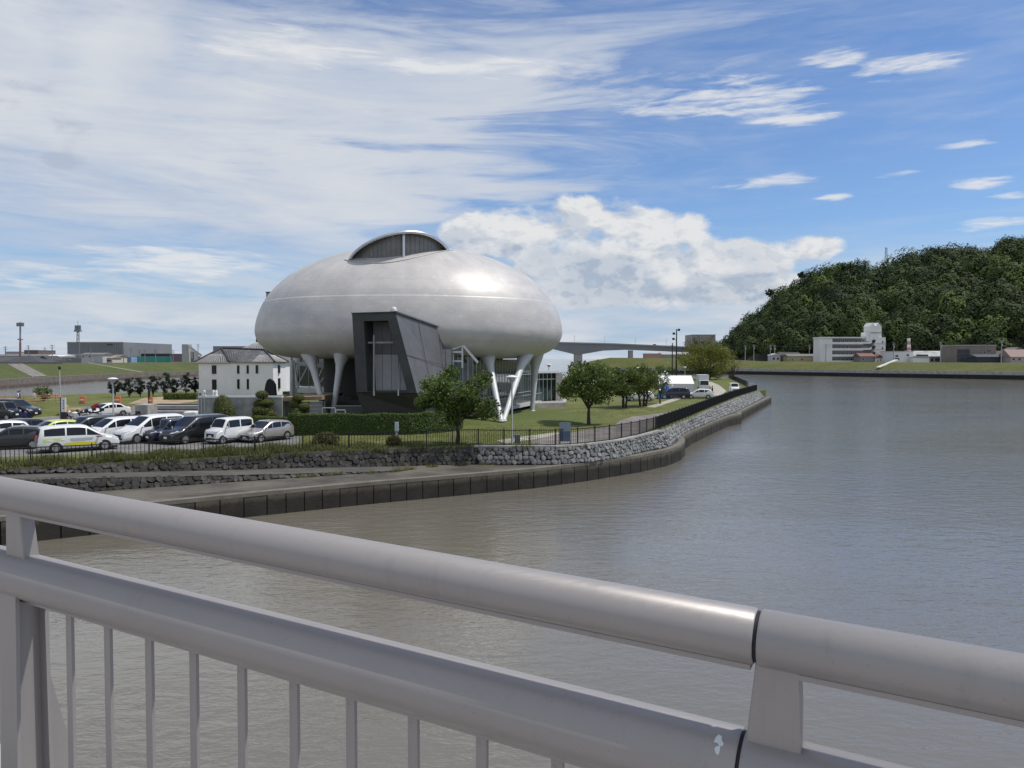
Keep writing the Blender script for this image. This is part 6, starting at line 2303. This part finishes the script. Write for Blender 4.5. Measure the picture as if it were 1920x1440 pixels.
# tent and tarp
b = g(1264, 742)
t = thing('event_tent', 'white gabled event tent behind the navy minivan', 'tent', b, math.radians(-4))
wz, rz = 2.05, 3.3
W2, D2 = 2.75, 3.0
M_CANVAS = mat('white_canvas', (0.78, 0.78, 0.80), .7)
MB().add([(-W2, -D2, wz), (W2, -D2, wz), (W2, 0, rz), (-W2, 0, rz)], [(0, 1, 2, 3)]).build('roof_panel', M_CANVAS, t)
MB().add([(-W2, D2, wz), (W2, D2, wz), (W2, 0, rz), (-W2, 0, rz)], [(0, 1, 2, 3)]).build('roof_panel', M_CANVAS, t)
MB().add([(W2, -D2, wz), (W2, D2, wz), (W2, 0, rz)], [(0, 1, 2)]).build('gable', M_CANVAS, t)
MB().add([(-W2, -D2, wz), (-W2, D2, wz), (-W2, 0, rz)], [(0, 1, 2)]).build('gable', M_CANVAS, t)
MB().add([(-W2, -D2 + .02, .05), (W2, -D2 + .02, .05), (W2, -D2 + .02, wz), (-W2, -D2 + .02, wz)], [(0, 1, 2, 3)]).build('side_wall', mat('greyed_canvas', (0.60, 0.58, 0.60), .75), t)
for x in (-W2, W2):
    for y in (-D2, D2):
        MB().bar((x, y, 0), (x, y, wz), .06).build('leg', M_STEEL, t)
b = g(1246, 748)
tp = MB()
rt_ = np.random.default_rng(8)
gx, gz = 7, 8
tv = [(lerp(-1.2, 1.2, i / 6) * lerp(1.0, .55, j / 7) + rt_.normal() * .06, -j * -.05 + rt_.normal() * .12, lerp(.02, 2.3, j / 7) + rt_.normal() * .05) for i in range(gx) for j in range(gz)]
tp.add(tv, [(i * gz + j, (i + 1) * gz + j, (i + 1) * gz + j + 1, i * gz + j + 1) for i in range(gx - 1) for j in range(gz - 1)], True)
o = tp.build('blue_tarp', mat('blue_tarpaulin', (0.02, 0.10, 0.36), .45))
o.location = (b.x, b.y, 0)
md = o.modifiers.new('thick', 'SOLIDIFY')
md.thickness = .03
tag(o, 'crumpled blue tarpaulin hanging at the tent corner', 'tarp')
# ------------------------------------------------------------------ far buildings and the bridge
M_FGLASS = mat('far_window_glass', (0.035, 0.040, 0.048), .15)
FLV = 4.35                       # level of the land behind the right levee


def block(name, label, x0, x1, ytop, ybase, D, depth, m, roof=None, wins=(), cat='building', group=None, rz=0.0, gz=None, gable=0.0, band=None):
    """building from its pixel rectangle at a distance; wins: (x0, x1, y0, y1) pixel rectangles of windows in the front"""
    X0, X1 = cx(x0, D), cx(x1, D)
    zb = ZQ(ybase, D) if gz is None else gz
    zt = ZQ(ytop, D)
    t = thing(name, label, cat, ((X0 + X1) / 2, D, zb), 0, group)
    MB().box((X0, D, zb - 1.5), (X1, D + depth, zt)).build('wall', m, t, world=True)
    if roof == 'flat':
        MB().box((X0 - .2, D - .2, zt), (X1 + .2, D + depth + .2, zt + .35)).build('roof', mat('flat_roof_edge', (0.45, 0.45, 0.44), .8), t, world=True)
    elif roof is not None:
        rm, rise, axis = roof
        e = .5
        if axis == 'x':
            pts = [Vector((X0 - e, D - e, zt - .05)), Vector((X0 - e, D + depth + e, zt - .05)), Vector((X0 - e, D + depth / 2, zt + rise))]
            MB().prism(pts, (X1 - X0 + 2 * e, 0, 0)).build('roof', rm, t, world=True)
        elif axis == 'y':
            pts = [Vector((X0 - e, D - e, zt - .05)), Vector((X1 + e, D - e, zt - .05)), Vector(((X0 + X1) / 2, D - e, zt + rise))]
            MB().prism(pts, (0, depth + 2 * e, 0)).build('roof', rm, t, world=True)
        else:
            k = min(depth, X1 - X0) / 2
            c = [Vector((X0 - e, D - e, zt)), Vector((X1 + e, D - e, zt)), Vector((X1 + e, D + depth + e, zt)), Vector((X0 - e, D + depth + e, zt))]
            r = [Vector((X0 + k, D + depth / 2, zt + rise)), Vector((X1 - k, D + depth / 2, zt + rise))]
            MB().add(c + r, [(0, 1, 5, 4), (1, 2, 5), (2, 3, 4, 5), (3, 0, 4)]).build('roof', rm, t, world=True)
    for a, b, y0, y1 in wins:
        w_ = MB().box((cx(a, D), D - .10, ZQ(y1, D)), (cx(b, D), D + .05, ZQ(y0, D))).build('window', mat('far_window_frame', (0.20, 0.20, 0.20), .6), t, world=True)
        MB().box((cx(a, D) + .12, D - .13, ZQ(y1, D) + .12), (cx(b, D) - .12, D - .09, ZQ(y0, D) - .12)).build('pane', M_FGLASS, w_, world=True)
    return t


M_OFFW = mat('off_white_render', (0.74, 0.75, 0.72), .85, var=.08, scale=.15)
M_CREAM = mat('cream_render', (0.40, 0.36, 0.20), .85, var=.1, scale=.2)
M_GREYR = mat('grey_sheet_roof', (0.17, 0.165, 0.16), .7, var=.15, scale=.3)
M_REDR = mat('rust_red_roof', (0.20, 0.085, 0.065), .7, var=.2, scale=.3)
M_DARKR = mat('dark_tile_roof', (0.055, 0.056, 0.062), .7, var=.2, scale=.4)
M_BROWNW = mat('brown_grey_render', (0.23, 0.20, 0.165), .85, var=.12, scale=.2)

# apartment block with open galleries and stair tower
AD = 408.0
ap_t = thing('apartment_block', 'white four-storey apartment block with open galleries and a stepped stair tower', 'building', (cx(1590, AD), AD, FLV))
def abox(name, x0, x1, y0, y1, dy0, dy1, m, par=None):
    return MB().box((cx(x0, AD), AD + dy0, ZQ(y1, AD)), (cx(x1, AD), AD + dy1, ZQ(y0, AD))).build(name, m, par or ap_t, world=True)
abox('wall', 1537, 1560, 633, 681, 0, 9, M_OFFW)
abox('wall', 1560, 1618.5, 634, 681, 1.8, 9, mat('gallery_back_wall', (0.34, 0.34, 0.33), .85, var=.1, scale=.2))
for k in range(4):
    y0 = 634 + 11.6 * k
    abox('parapet', 1560, 1618.5, y0 + 7.2, y0 + 11.6, -.1, .15, M_OFFW)
    abox('gallery_floor', 1560, 1618.5, y0 + 10.6, y0 + 11.5, .16, 1.8, M_OFFW)
    for j in range(7):
        xa = 1562 + j * 8
        dr = abox('door', xa, xa + 2.2, y0 + 3.2, y0 + 10.4, 1.68, 1.82, mat('flat_door', (0.16, 0.16, 0.17), .6))
        wn = abox('window', xa + 3.2, xa + 6.6, y0 + 3.4, y0 + 7.2, 1.66, 1.82, mat('far_window_frame'))
        abox('pane', xa + 3.5, xa + 6.3, y0 + 3.7, y0 + 7.0, 1.62, 1.67, M_FGLASS, wn)
abox('roof_slab', 1536, 1619.5, 631.8, 634.2, -.5, 9.5, M_OFFW)
abox('stair_wall', 1638, 1659, 632.5, 681, -.4, 9, M_OFFW)
for k in range(4):
    y0 = 637 + 11.5 * k
    abox('stair_landing', 1618.5, 1632, y0 + 4, y0 + 7.5, -.3, 3, M_OFFW)
    a, b = Vector((cx(1628, AD), AD - .25, ZQ(y0 + 6, AD))), Vector((cx(1640, AD), AD - .25, ZQ(y0 + 1, AD)))
    MB().bar(a, b, .3, 1.1).build('stair_parapet', M_OFFW, ap_t, world=True)
    wn = abox('window', 1652, 1654.6, y0 + 2, y0 + 6.5, -.55, -.3, mat('far_window_frame'))
    abox('pane', 1652.4, 1654.2, y0 + 2.3, y0 + 6.2, -.6, -.54, M_FGLASS, wn)
    abox('stair_opening', 1633.5, 1639, y0 + .5, y0 + 5.5, -.5, -.38, mat('shade_black'))  # dark slab stands in for the shaded opening
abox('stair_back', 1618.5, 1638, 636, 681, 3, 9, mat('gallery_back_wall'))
abox('tower', 1631, 1652.2, 612, 640, .2, 8, M_OFFW)
abox('tower_annex', 1624.5, 1631, 623, 640, .6, 7, M_OFFW)
for xa, xb in ((1631, 1641.4), (1641.8, 1652.2)):
    pts = [Q(xa, 612, AD + .2), Q(xb, 612, AD + .2), Q((xa + xb) / 2, 605, AD + .2)]
    MB().prism(pts, (0, 7.8, 0)).build('tower_gable', M_OFFW, ap_t, world=True)
for yy in (622.5, 643.5, 655, 667):
    abox('string_course', 1638 if yy > 640 else 1631, 1659 if yy > 640 else 1652.2, yy, yy + .7, -.52, -.38 if yy > 640 else .3, M_CONC)

block('house', 'cream long house with grey roof left of the apartment block', 1478, 1537, 667.5, 678.5, 428, 9, M_CREAM, (M_GREYR, 1.2, 'x'),
      ((1480, 1482.2, 672, 677), (1484.5, 1486.8, 672, 677), (1501, 1505, 672, 676), (1524, 1528, 672, 676)), 'house')
block('house', 'brown house with dark roof behind the cream long house', 1463, 1500, 665, 679, 438, 8, mat('brown_timber_wall', (0.16, 0.115, 0.10), .85), (M_DARKR, 1.4, 'x'), ((1467, 1471, 669, 673),), 'house')
block('shed', 'small pale open-sided shed near the utility poles', 1446, 1463, 666, 678, 434, 6, mat('pale_grey_wall', (0.45, 0.46, 0.45), .8), (mat('pale_sheet_roof', (0.5, 0.51, 0.5), .6), 1.0, 'y'), ((1448, 1453, 670, 675), (1456, 1461, 670, 675)), 'shed')
block('house', 'grey house with rust red roof before the stair tower', 1613, 1640, 668, 680, 398, 8, mat('old_grey_wall', (0.24, 0.24, 0.23), .85), (M_REDR, 1.6, 'x'), ((1616, 1620, 671.5, 675.5),), 'house')
block('house', 'tiny white gabled house beside the rust red roof', 1641.5, 1655, 671, 680, 397, 5, M_OFFW, (M_REDR, 1.6, 'y'), ((1644.5, 1646.5, 675, 678.5), (1649.5, 1651.5, 673.5, 678)), 'house')
block('house', 'low grey house with dark roof behind the tiny white house', 1650, 1680, 670, 680, 404, 7, mat('dull_grey_wall', (0.17, 0.165, 0.16), .85), (M_REDR, 1.6, 'x'), (), 'house')
block('factory', 'white flat factory building with a dark entrance', 1675, 1712, 659.5, 679, 385, 14, M_OFFW, 'flat', ((1678, 1684, 665.5, 669.5), (1676.5, 1686, 671, 675.5), (1699, 1704, 664, 668)), 'factory')
block('factory', 'long low factory hall with crumpled silver roof', 1712, 1793, 668, 679, 388, 16, mat('dim_factory_wall', (0.20, 0.20, 0.20), .8, var=.2, scale=.3), (mat('silver_sheet_roof', (0.46, 0.47, 0.48), .45, .3, var=.35, scale=.25), 2.8, 'x'),
      ((1717, 1740, 664.5, 669.5), (1744, 1750, 671, 678), (1752, 1762, 671, 678), (1772, 1790, 671, 677)), 'factory')
block('warehouse', 'white low lean-to in front of the silver-roofed hall', 1712, 1742, 671, 679.5, 380, 4, M_OFFW, 'flat', (), 'building')
t = thing('chimney', 'slim white chimney with red bands on the factory', 'chimney', (cx(1704, 390), 390, ZQ(668, 390)))
for k in range(6):
    y0, y1 = 634 + k * 5.8, 634 + (k + 1) * 5.8
    MB().tube([Q(1704, y1, 390), Q(1704, y0, 390)], [.66 + .06 * (k + 1), .66 + .06 * k], 12).build('chimney_ring', M_OFFW if k % 2 == 0 else mat('faded_red_band', (0.42, 0.24, 0.22), .8), t, world=True)
block('building', 'brown-grey three-storey building with blue sheeted front', 1793, 1867, 648, 680, 368, 14, M_BROWNW, 'flat', ((1834, 1838, 656, 659.5), (1843, 1847, 658, 663), (1848, 1859, 656, 659.5)), 'building')
bb = bpy.data.objects['building']
for k in range(5):
    for j in range(3):
        xa, ya = 1794 + k * 4.8, 655 + j * 8
        MB().box((cx(xa, 368), 367.8, ZQ(ya + 7.2, 368)), (cx(xa + 4.3, 368), 367.95, ZQ(ya, 368))).build('sheet_panel', mat('slate_blue_sheet', (0.055, 0.062, 0.078), .6, var=.3, scale=.4), bb, world=True)
block('warehouse', 'long dark shed with curved roof before the brown-grey building', 1832, 1894, 669, 679.5, 356, 8, mat('dark_sheet_wall', (0.035, 0.038, 0.048), .7), (mat('dark_sheet_roof', (0.06, 0.065, 0.075), .6), 1.2, 'x'), (), 'shed')
block('house', 'pinkish house with brown tiled roof at the end of the street', 1895, 1940, 669, 679.5, 350, 9, mat('pinkish_wall', (0.40, 0.32, 0.29), .85), (mat('brown_tile_roof', (0.27, 0.19, 0.17), .8), 3.4, 'x'), ((1897, 1903, 671, 676), (1908, 1914, 671, 676)), 'house')
block('house', 'cream gabled house behind the pinkish house', 1893, 1925, 659, 679, 366, 8, mat('ivory_wall', (0.50, 0.48, 0.43), .85), (M_GREYR, 2.0, 'y'), ((1896, 1899, 662, 665),), 'house')
block('house', 'low house with grey roof between the sheds and the pinkish house', 1864, 1898, 664, 679, 368, 8, mat('taupe_wall', (0.22, 0.20, 0.19), .85), (M_DARKR, 1.6, 'x'), (), 'house')
block('building', 'beige flat-topped building on the slope at the foot of the hill', 1297, 1341, 628, 668, 600, 24, mat('beige_concrete', (0.36, 0.34, 0.30), .85, var=.1, scale=.1), 'flat', ((1302, 1308, 640, 645), (1314, 1320, 640, 645), (1326, 1332, 640, 645)), 'building')
block('building', 'pink low building beyond the grassy levee', 1211, 1240, 663.5, 672, 520, 12, mat('pink_render', (0.42, 0.24, 0.19), .85, var=.1), 'flat', (), 'building')
block('building', 'grey low roofed building right of the pink building', 1240, 1292, 664.5, 672, 525, 12, mat('grey_render', (0.30, 0.30, 0.29), .85), (mat('pale_slate_roof', (0.36, 0.36, 0.35), .7), 1.6, 'x'), (), 'building')
for k, (px, py0, py1) in enumerate(((1296, 632, 672), (1312, 628, 672), (1330, 632, 674), (1302, 640, 676), (1322, 640, 678))):
    D_ = 560 - k * 6
    b_ = Vector((cx(px, D_), D_, 5.0))
    tree('bare_tree', ('grey-brown thin tree left of the beige building', 'tallest grey-brown thin tree before the beige building', 'grey-brown thin tree at the hill side of the beige building', 'lower thin tree between the beige building and the willow', 'lower thin tree above the willow by the hill')[k], b_, ZQ(py0, D_) - 5, (ZQ(py0, D_) - 5) * .72, 3.0, M_DRYB, 900, .7, 120 + k, group='thin trees at the foot of the hill', trunks=2)

# ramp slab on the levee, utility poles and wires
o = MB().bar(Q(1645, 690.5, 362) + Vector((0, -.5, .4)), Q(1680, 676.5, 375) + Vector((0, -.5, .4)), 1.6, .5).build('boat_ramp', mat('pale_concrete_slab', (0.62, 0.60, 0.54), .8))
tag(o, 'pale straight ramp slab slanting down the grass levee', 'ramp')
poles = [(1362, 650, 452), (1397, 647, 446), (1413, 646, 442), (1444, 647, 430), (1452, 647, 440), (1517, 646, 442), (1548, 645, 404), (1675, 642, 382), (1763, 641, 366), (1877, 638, 347)]
near = ['left of the bare shrub', 'a little right of the willow', 'with a transformer right of the willow', 'beside the pale open shed', 'behind the pale open shed', 'behind the cream long house',
        'before the white apartment block', 'beside the white flat factory', 'before the silver-roofed hall', 'before the brown-grey building']
tops = []
for (px, yt, D_), nr_ in zip(poles, near):
    b_ = Vector((cx(px, D_), D_, FLV - .4))
    zt = ZQ(yt, D_)
    t = thing('utility_pole', 'pale concrete utility pole ' + nr_, 'utility pole', b_, 0, 'utility poles along the levee road')
    MB().tube([(0, 0, 0), (0, 0, zt - b_.z)], [.26, .16], 8).build('pole', mat('pole_concrete', (0.33, 0.33, 0.32), .8), t)
    for dz in (.3, 1.1):
        MB().bar((-.9, 0, zt - b_.z - dz), (.9, 0, zt - b_.z - dz), .13).build('crossarm', M_STEEL, t)
    MB().tube([(.35, 0, zt - b_.z - 2.6), (.35, 0, zt - b_.z - 1.7)], .24, 8).build('transformer', M_STEEL, t)
    tops.append(Vector((b_.x, b_.y, zt - .3)))
for k, (a, b) in enumerate(zip(tops, tops[1:])):
    mb = MB()
    for dx, dz in ((-.7, 0), (.7, 0), (0, -1.0)):
        pts = [lerp(a, b, s) + Vector((dx, 0, dz - 1.2 * (1 - (2 * s - 1) ** 2) * min(1, (b - a).length / 30))) for s in np.linspace(0, 1, 8)]
        mb.tube(pts, .035, 4, cap=False)
    o = mb.build('power_line', M_TRIM)
    tag(o, 'thin power line from the pole ' + near[k], 'wire', 'power lines on the levee')
t = thing('radio_mast', 'slim lattice mast on the crest of the wooded hill', 'mast', Vector((cx(1658, 530), 530, ZQ(492, 530))))
bz = ZQ(495, 530)
tz = ZQ(464, 530)
for s in (-1, 1):
    MB().bar(Vector((cx(1658, 530) + s * .9, 530, bz - 4)), Vector((cx(1658, 530) + s * .5, 530, tz)), .28).build('leg', M_TRIM, t, world=True)
for k in range(7):
    z0, z1 = lerp(bz, tz, k / 7), lerp(bz, tz, (k + 1) / 7)
    s = 1 if k % 2 else -1
    MB().bar(Vector((cx(1658, 530) - s * .7, 530, z0)), Vector((cx(1658, 530) + s * .7, 530, z1)), .15).build('brace', M_TRIM, t, world=True)
# open-crowned pines on the ridge, seen against the sky
for k, (px, py, hh, ww, lab) in enumerate(((1605, 520, 13, 15, 'spreading tree with gaps on the hill crest left of the mast'), (1575, 520, 11, 11, 'lower spreading tree on the hill crest'), (1500, 530, 9, 5, 'pointed tree rising from the hill shoulder'), (1442, 562, 9, 7, 'thin tree on the steep end of the hill'))):
    D_ = (528, 535, 560, 590)[k]
    b_ = Vector((cx(px, D_), D_, ZQ(py, D_) - 1))
    tree('ridge_tree', lab, b_, hh, ww, hh * .45, M_FOREST, 900, 1.1, 140 + k, density=.9, trunks=2 if k == 0 else 1)

# ---- road bridge over the river mouth
BD = 620.0
br = thing('road_bridge', 'long concrete road bridge with haunched girders crossing the river mouth', 'bridge', (cx(1085, BD), BD, WATER_Z))
top_px = [(600, 634), (760, 636), (900, 639), (1050, 643), (1150, 646), (1250, 651), (1320, 656), (1400, 664)]
bot_px = [(600, 655), (700, 646), (760, 643), (850, 650), (900, 661), (915, 661), (990, 651), (1030, 652.5), (1077, 664), (1092, 664), (1130, 657.5), (1170, 656), (1185, 656.5), (1250, 659.5), (1320, 663), (1400, 668)]
bp_ = [Q(x, y, BD + (x - 1050) * .1) for x, y in top_px]
bq_ = [Q(x, y, BD + (x - 1050) * .1) for x, y in bot_px]
MB().prism([Vector((p.x, BD + (p.x) * .0, p.z)) for p in bp_ + bq_[::-1]], (0, 9, 0)).build('girder', mat('bridge_girder', (0.23, 0.24, 0.25), .85, var=.1, scale=.05), br, world=True)
pr_ = MB()
for a, b in zip(bp_, bp_[1:]):
    pr_.bar((a.x, BD - .4, a.z + .35), (b.x, BD - .4, b.z + .35), .5, 1.0)
pr_.build('parapet', mat('bridge_parapet', (0.36, 0.37, 0.38), .8), br, world=True)
for (xa, xb, yt) in ((1077, 1092, 662), (900, 915, 660), (1180, 1187, 657)):
    MB().box((cx(xa, BD), BD + .5, -4), (cx(xb, BD), BD + 8, ZQ(yt, BD))).build('pier', M_CONC, br, world=True)
for k, px in enumerate((963, 1020, 1077, 1134, 1191, 1249)):
    za = np.interp(px, [a for a, _ in top_px], [b for _, b in top_px])
    MB().bar(Q(px, za, BD - .2), Q(px, za - 15, BD - .2), .22).build('lamp_post', M_STEEL, br, world=True)
# a car on the bridge
za = np.interp(1228, [a for a, _ in top_px], [b for _, b in top_px])
pc = Q(1228, za - 1, BD + 3)
o = MB().prism([pc + Vector((-2.2, 0, 0)), pc + Vector((2.2, 0, 0)), pc + Vector((2.1, 0, .9)), pc + Vector((1.3, 0, 1.0)), pc + Vector((.6, 0, 1.8)), pc + Vector((-1.2, 0, 1.8)), pc + Vector((-1.9, 0, 1.0))], (0, 1.7, 0)).build('car', P_DARK)
o.location.z -= .2
tag(o, 'tiny dark car driving across the road bridge', 'car')

# ---- town behind the left levee
TZ = 3.7
M_GBOX = mat('grey_corrugated_wall', (0.225, 0.235, 0.245), .7, .1, var=.12, scale=.06)
block('warehouse', 'large flat grey warehouse behind the left levee', 127, 232, 641.5, 676, 420, 60, M_GBOX, None, (), 'warehouse', gz=TZ)
wh = [o for o in bpy.data.objects if o.name.startswith('warehouse') and o.type == 'EMPTY'][-1]
for k in range(26):
    px = 128 + k * 4.04
    MB().box((cx(px, 420), 419.85, TZ), (cx(px + 2.0, 420), 420, ZQ(642, 420))).build('rib', M_GBOX, wh, world=True)
MB().box((cx(126.6, 420), 419.8, ZQ(642.4, 420)), (cx(232.5, 420), 420.2, ZQ(641, 420))).build('roof_edge', mat('flat_roof_edge'), wh, world=True)
for k in range(3):
    MB().box((cx(202 + 3.6 * k, 420), 419.75, ZQ(647, 420)), (cx(205 + 3.6 * k, 420), 419.84, ZQ(645.3, 420))).build('sign_mark', M_TRIM, wh, world=True)
M_PALEW = mat('pale_sheet_wall', (0.46, 0.47, 0.47), .7, var=.1, scale=.1)
block('warehouse', 'long pale warehouse roof line behind the dark-roofed houses', -60, 128, 667, 680, 370, 20, mat('beige_sheet_wall', (0.36, 0.36, 0.34), .8, var=.1), (M_GREYR, .8, 'x'), (), 'warehouse', gz=TZ)
block('house', 'wide house with dark layered tile roof on the levee', -10, 76, 680, 684, 284, 14, mat('house_wall_tan', (0.28, 0.25, 0.21), .85), (M_DARKR, 2.2, 'h'), (), 'house', gz=TZ)
block('house', 'upper storey hip-roofed house behind the layered roof', 24, 58, 673, 684, 300, 10, mat('house_wall_pale', (0.38, 0.36, 0.32), .85), (M_DARKR, 1.5, 'h'), ((28, 34, 676, 680), (42, 48, 676, 680)), 'house', gz=TZ)
block('house', 'gabled dark-roofed house beside the layered roof', 72, 92, 676, 684, 302, 9, mat('house_wall_pale'), (M_DARKR, 1.9, 'y'), (), 'house', gz=TZ)
block('shed', 'bright white low shed behind the gabled dark roof', 88, 118, 668, 682, 350, 10, mat('bright_sheet', (0.66, 0.67, 0.68), .6), (mat('bright_sheet'), .8, 'x'), (), 'shed', gz=TZ)
block('building', 'grey block building at the top of the levee ramp', 114.5, 153, 671, 683, 336, 10, mat('grey_block', (0.20, 0.205, 0.21), .85, var=.1), None, ((118, 122, 674, 677), (128, 133, 674, 677)), 'building', gz=TZ)
block('house', 'white two-storey house in front of the grey warehouse', 153, 193, 664.5, 682, 352, 9, M_PALEW, (M_GREYR, .8, 'x'), ((155, 158, 667, 671.5), (167, 171, 667, 670), (171, 177, 674, 678)), 'house', gz=TZ)
block('house', 'small house with tan roof beside the white two-storey house', 192, 211, 671, 682, 356, 8, mat('cream_white_wall', (0.52, 0.49, 0.43), .85), (mat('tan_roof', (0.33, 0.25, 0.21), .8), 1.0, 'x'), ((201, 209, 674, 678),), 'house', gz=TZ)
block('house', 'narrow cream house at the end of the house group', 211, 223, 668, 681, 366, 8, mat('cream_white_wall'), (M_GREYR, .8, 'x'), ((214, 217, 671, 675),), 'house', gz=TZ)
block('shed', 'pale blue sheet enclosure next to the green fence', 231, 246, 669, 681, 376, 6, mat('pale_blue_sheet', (0.22, 0.34, 0.50), .6), None, (), 'shed', gz=TZ)
block('site_fence', 'long teal sheet fence under the dark maroon hall', 247, 320, 668, 679, 392, 1.0, mat('teal_sheet', (0.055, 0.25, 0.21), .6, var=.15, scale=.1), None, (), 'fence', gz=TZ)
block('site_fence', 'short teal sheet fence below the concrete silo', 339, 375, 668, 674, 440, 1.0, mat('teal_sheet'), None, (), 'fence', gz=TZ)
block('warehouse', 'low dark maroon hall above the teal fence', 245, 318, 663, 676, 440, 25, mat('maroon_sheet', (0.055, 0.032, 0.045), .7), None, (), 'warehouse', gz=TZ)
block('building', 'reddish brown roofed building near the red and white mast', 46, 72, 657, 670, 520, 20, mat('brick_brown', (0.17, 0.11, 0.10), .85), 'flat', (), 'building', gz=TZ)
block('building', 'pale flat building left of the reddish brown one', 10, 40, 660, 670, 540, 20, mat('grey_pale_far', (0.34, 0.35, 0.36), .85), 'flat', (), 'building', gz=TZ)
block('warehouse', 'grey flat building behind the church roof', 400, 470, 649, 680, 330, 20, mat('mid_grey_sheet', (0.22, 0.22, 0.225), .8), None, (), 'warehouse', gz=TZ)
t = thing('silo', 'concrete silo with a slanting conveyor bridge', 'silo', (cx(346, 430), 430, TZ))
MB().box((cx(341.5, 430), 430, TZ), (cx(352.5, 430), 436, ZQ(645.5, 430))).build('tower', mat('silo_concrete', (0.38, 0.38, 0.36), .85, var=.1), t, world=True)
MB().bar(Q(351, 647, 430), Q(378, 667, 432), 1.2, 1.2).build('conveyor', mat('silo_concrete'), t, world=True)
MB().box((cx(353, 434), 434, TZ), (cx(364, 434), 440, ZQ(659, 434))).build('annex', mat('mid_grey_sheet'), t, world=True)
for px in (360, 368):
    MB().bar(Q(px, 655 + (px - 360) * .75, 431), Q(px, 672, 431), .4).build('trestle', M_STEEL, t, world=True)
# masts and poles of the town
t = thing('radio_mast', 'red and grey tube mast with a ring of antennas', 'mast', (cx(38, 330), 330, TZ))
MB().tube([Q(38, 672, 330), Q(38, 642, 330)], .42, 8).build('lower_tube', mat('mast_red', (0.22, 0.10, 0.11), .6), t, world=True)
MB().tube([Q(38, 642, 330), Q(38, 604, 330)], .34, 8).build('upper_tube', mat('mast_grey', (0.22, 0.225, 0.25), .6), t, world=True)
MB().cbox(Q(38, 637.5, 330), 1.5, 1.5, .5).build('platform', mat('mast_grey'), t, world=True)
for s in (-1, -.5, .5, 1):
    MB().bar(Q(38 + s * 6, 612, 330), Q(38 + s * 6, 605, 330), .4).build('antenna', mat('mast_grey'), t, world=True)
MB().bar(Q(32, 611, 330), Q(44, 611, 330), .3).build('ring', mat('mast_grey'), t, world=True)
MB().bar(Q(32, 606.5, 330), Q(44, 606.5, 330), .2).build('ring', mat('mast_grey'), t, world=True)
t = thing('lattice_mast', 'grey lattice antenna tower before the grey warehouse', 'mast', (cx(146, 320), 320, TZ))
for s in (-1, 1):
    MB().bar(Q(146.3 + s * 2.6, 672, 320), Q(146.3 + s * 1.5, 612, 320), .26).build('leg', mat('mast_grey'), t, world=True)
for k in range(9):
    s = 1 if k % 2 else -1
    w0, w1 = 2.6 - k * .12, 2.6 - (k + 1) * .12
    MB().bar(Q(146.3 - s * w0, 672 - k * 6.6, 320), Q(146.3 + s * w1, 672 - (k + 1) * 6.6, 320), .14).build('brace', mat('mast_grey'), t, world=True)
for s in (-1, -.4, .4, 1):
    MB().bar(Q(146 + s * 4.3, 620, 320), Q(146 + s * 4.3, 610, 320), .5).build('antenna', mat('mast_grey'), t, world=True)
MB().cbox(Q(146, 622, 320), 2.4, 1.5, .8).build('platform', mat('mast_grey'), t, world=True)
MB().bar(Q(146, 612, 320), Q(146, 601, 320), .12).build('spike', mat('mast_grey'), t, world=True)
for k, (px, yt, D_) in enumerate(((11, 649, 300), (54, 647, 340), (85, 651, 380), (98.5, 646, 300), (171, 649, 330), (232, 652, 350), (246, 652, 360), (262, 655, 380), (272, 655, 380), (292, 654, 370), (372, 645, 400), (325, 656, 420))):
    nr_ = ['beside the layered tile roof', 'near the reddish brown building', 'behind the bright white shed', 'before the bright white shed', 'before the white two-storey house', 'at the corner of the grey warehouse',
           'at the pale blue enclosure', 'above the end of the teal fence', 'above the middle of the teal fence', 'behind the maroon hall', 'beside the concrete silo', 'between maroon hall and silo'][k]
    b_ = Vector((cx(px, D_), D_, TZ))
    zt = ZQ(yt, D_)
    t = thing('utility_pole', 'thin grey utility pole ' + nr_, 'utility pole', b_, 0, 'utility poles of the far town')
    MB().tube([(0, 0, 0), (0, 0, zt - TZ)], [.2, .13], 6).build('pole', mat('mast_grey'), t)
    for dz in (.4, 1.3):
        MB().bar((-1.0, 0, zt - TZ - dz), (1.0, 0, zt - TZ - dz), .13).build('crossarm', mat('mast_grey'), t)
# slanting paved ramps on the left levee
def levee_strip(name, pts_top, pts_bot, label):
    o = MB().add([pts_bot[0], pts_bot[1], pts_top[1], pts_top[0]], [(0, 1, 2, 3)]).build(name, M_PATH if name == 'levee_ramp' else M_CONC)
    return tag(o, kind='structure')
def on_left(px, f):
    """a point of the left levee slope above the waterline at pixel px; f from wall to crest"""
    i = np.interp(px, [-1400, -300, 0, 180, 375, 620, 860], range(7))
    k = min(int(i), 5)
    a, b = L_line[k], L_line[k + 1]
    p = lerp(a, b, i - k)
    d = (b - a).normalized()
    n_ = Vector((-d.y, d.x, 0))
    q = p + n_ * (2.0 + 14.0 * f)
    return Vector((q.x, q.y, lerp(.15, 4.3, f) + .12))
levee_strip('levee_ramp', (on_left(98, 1), on_left(126, 1)), (on_left(63, .02), on_left(90, .02)), '')
levee_strip('levee_stair', (on_left(226, 1), on_left(229, 1)), (on_left(262, .02), on_left(266, .02)), '')
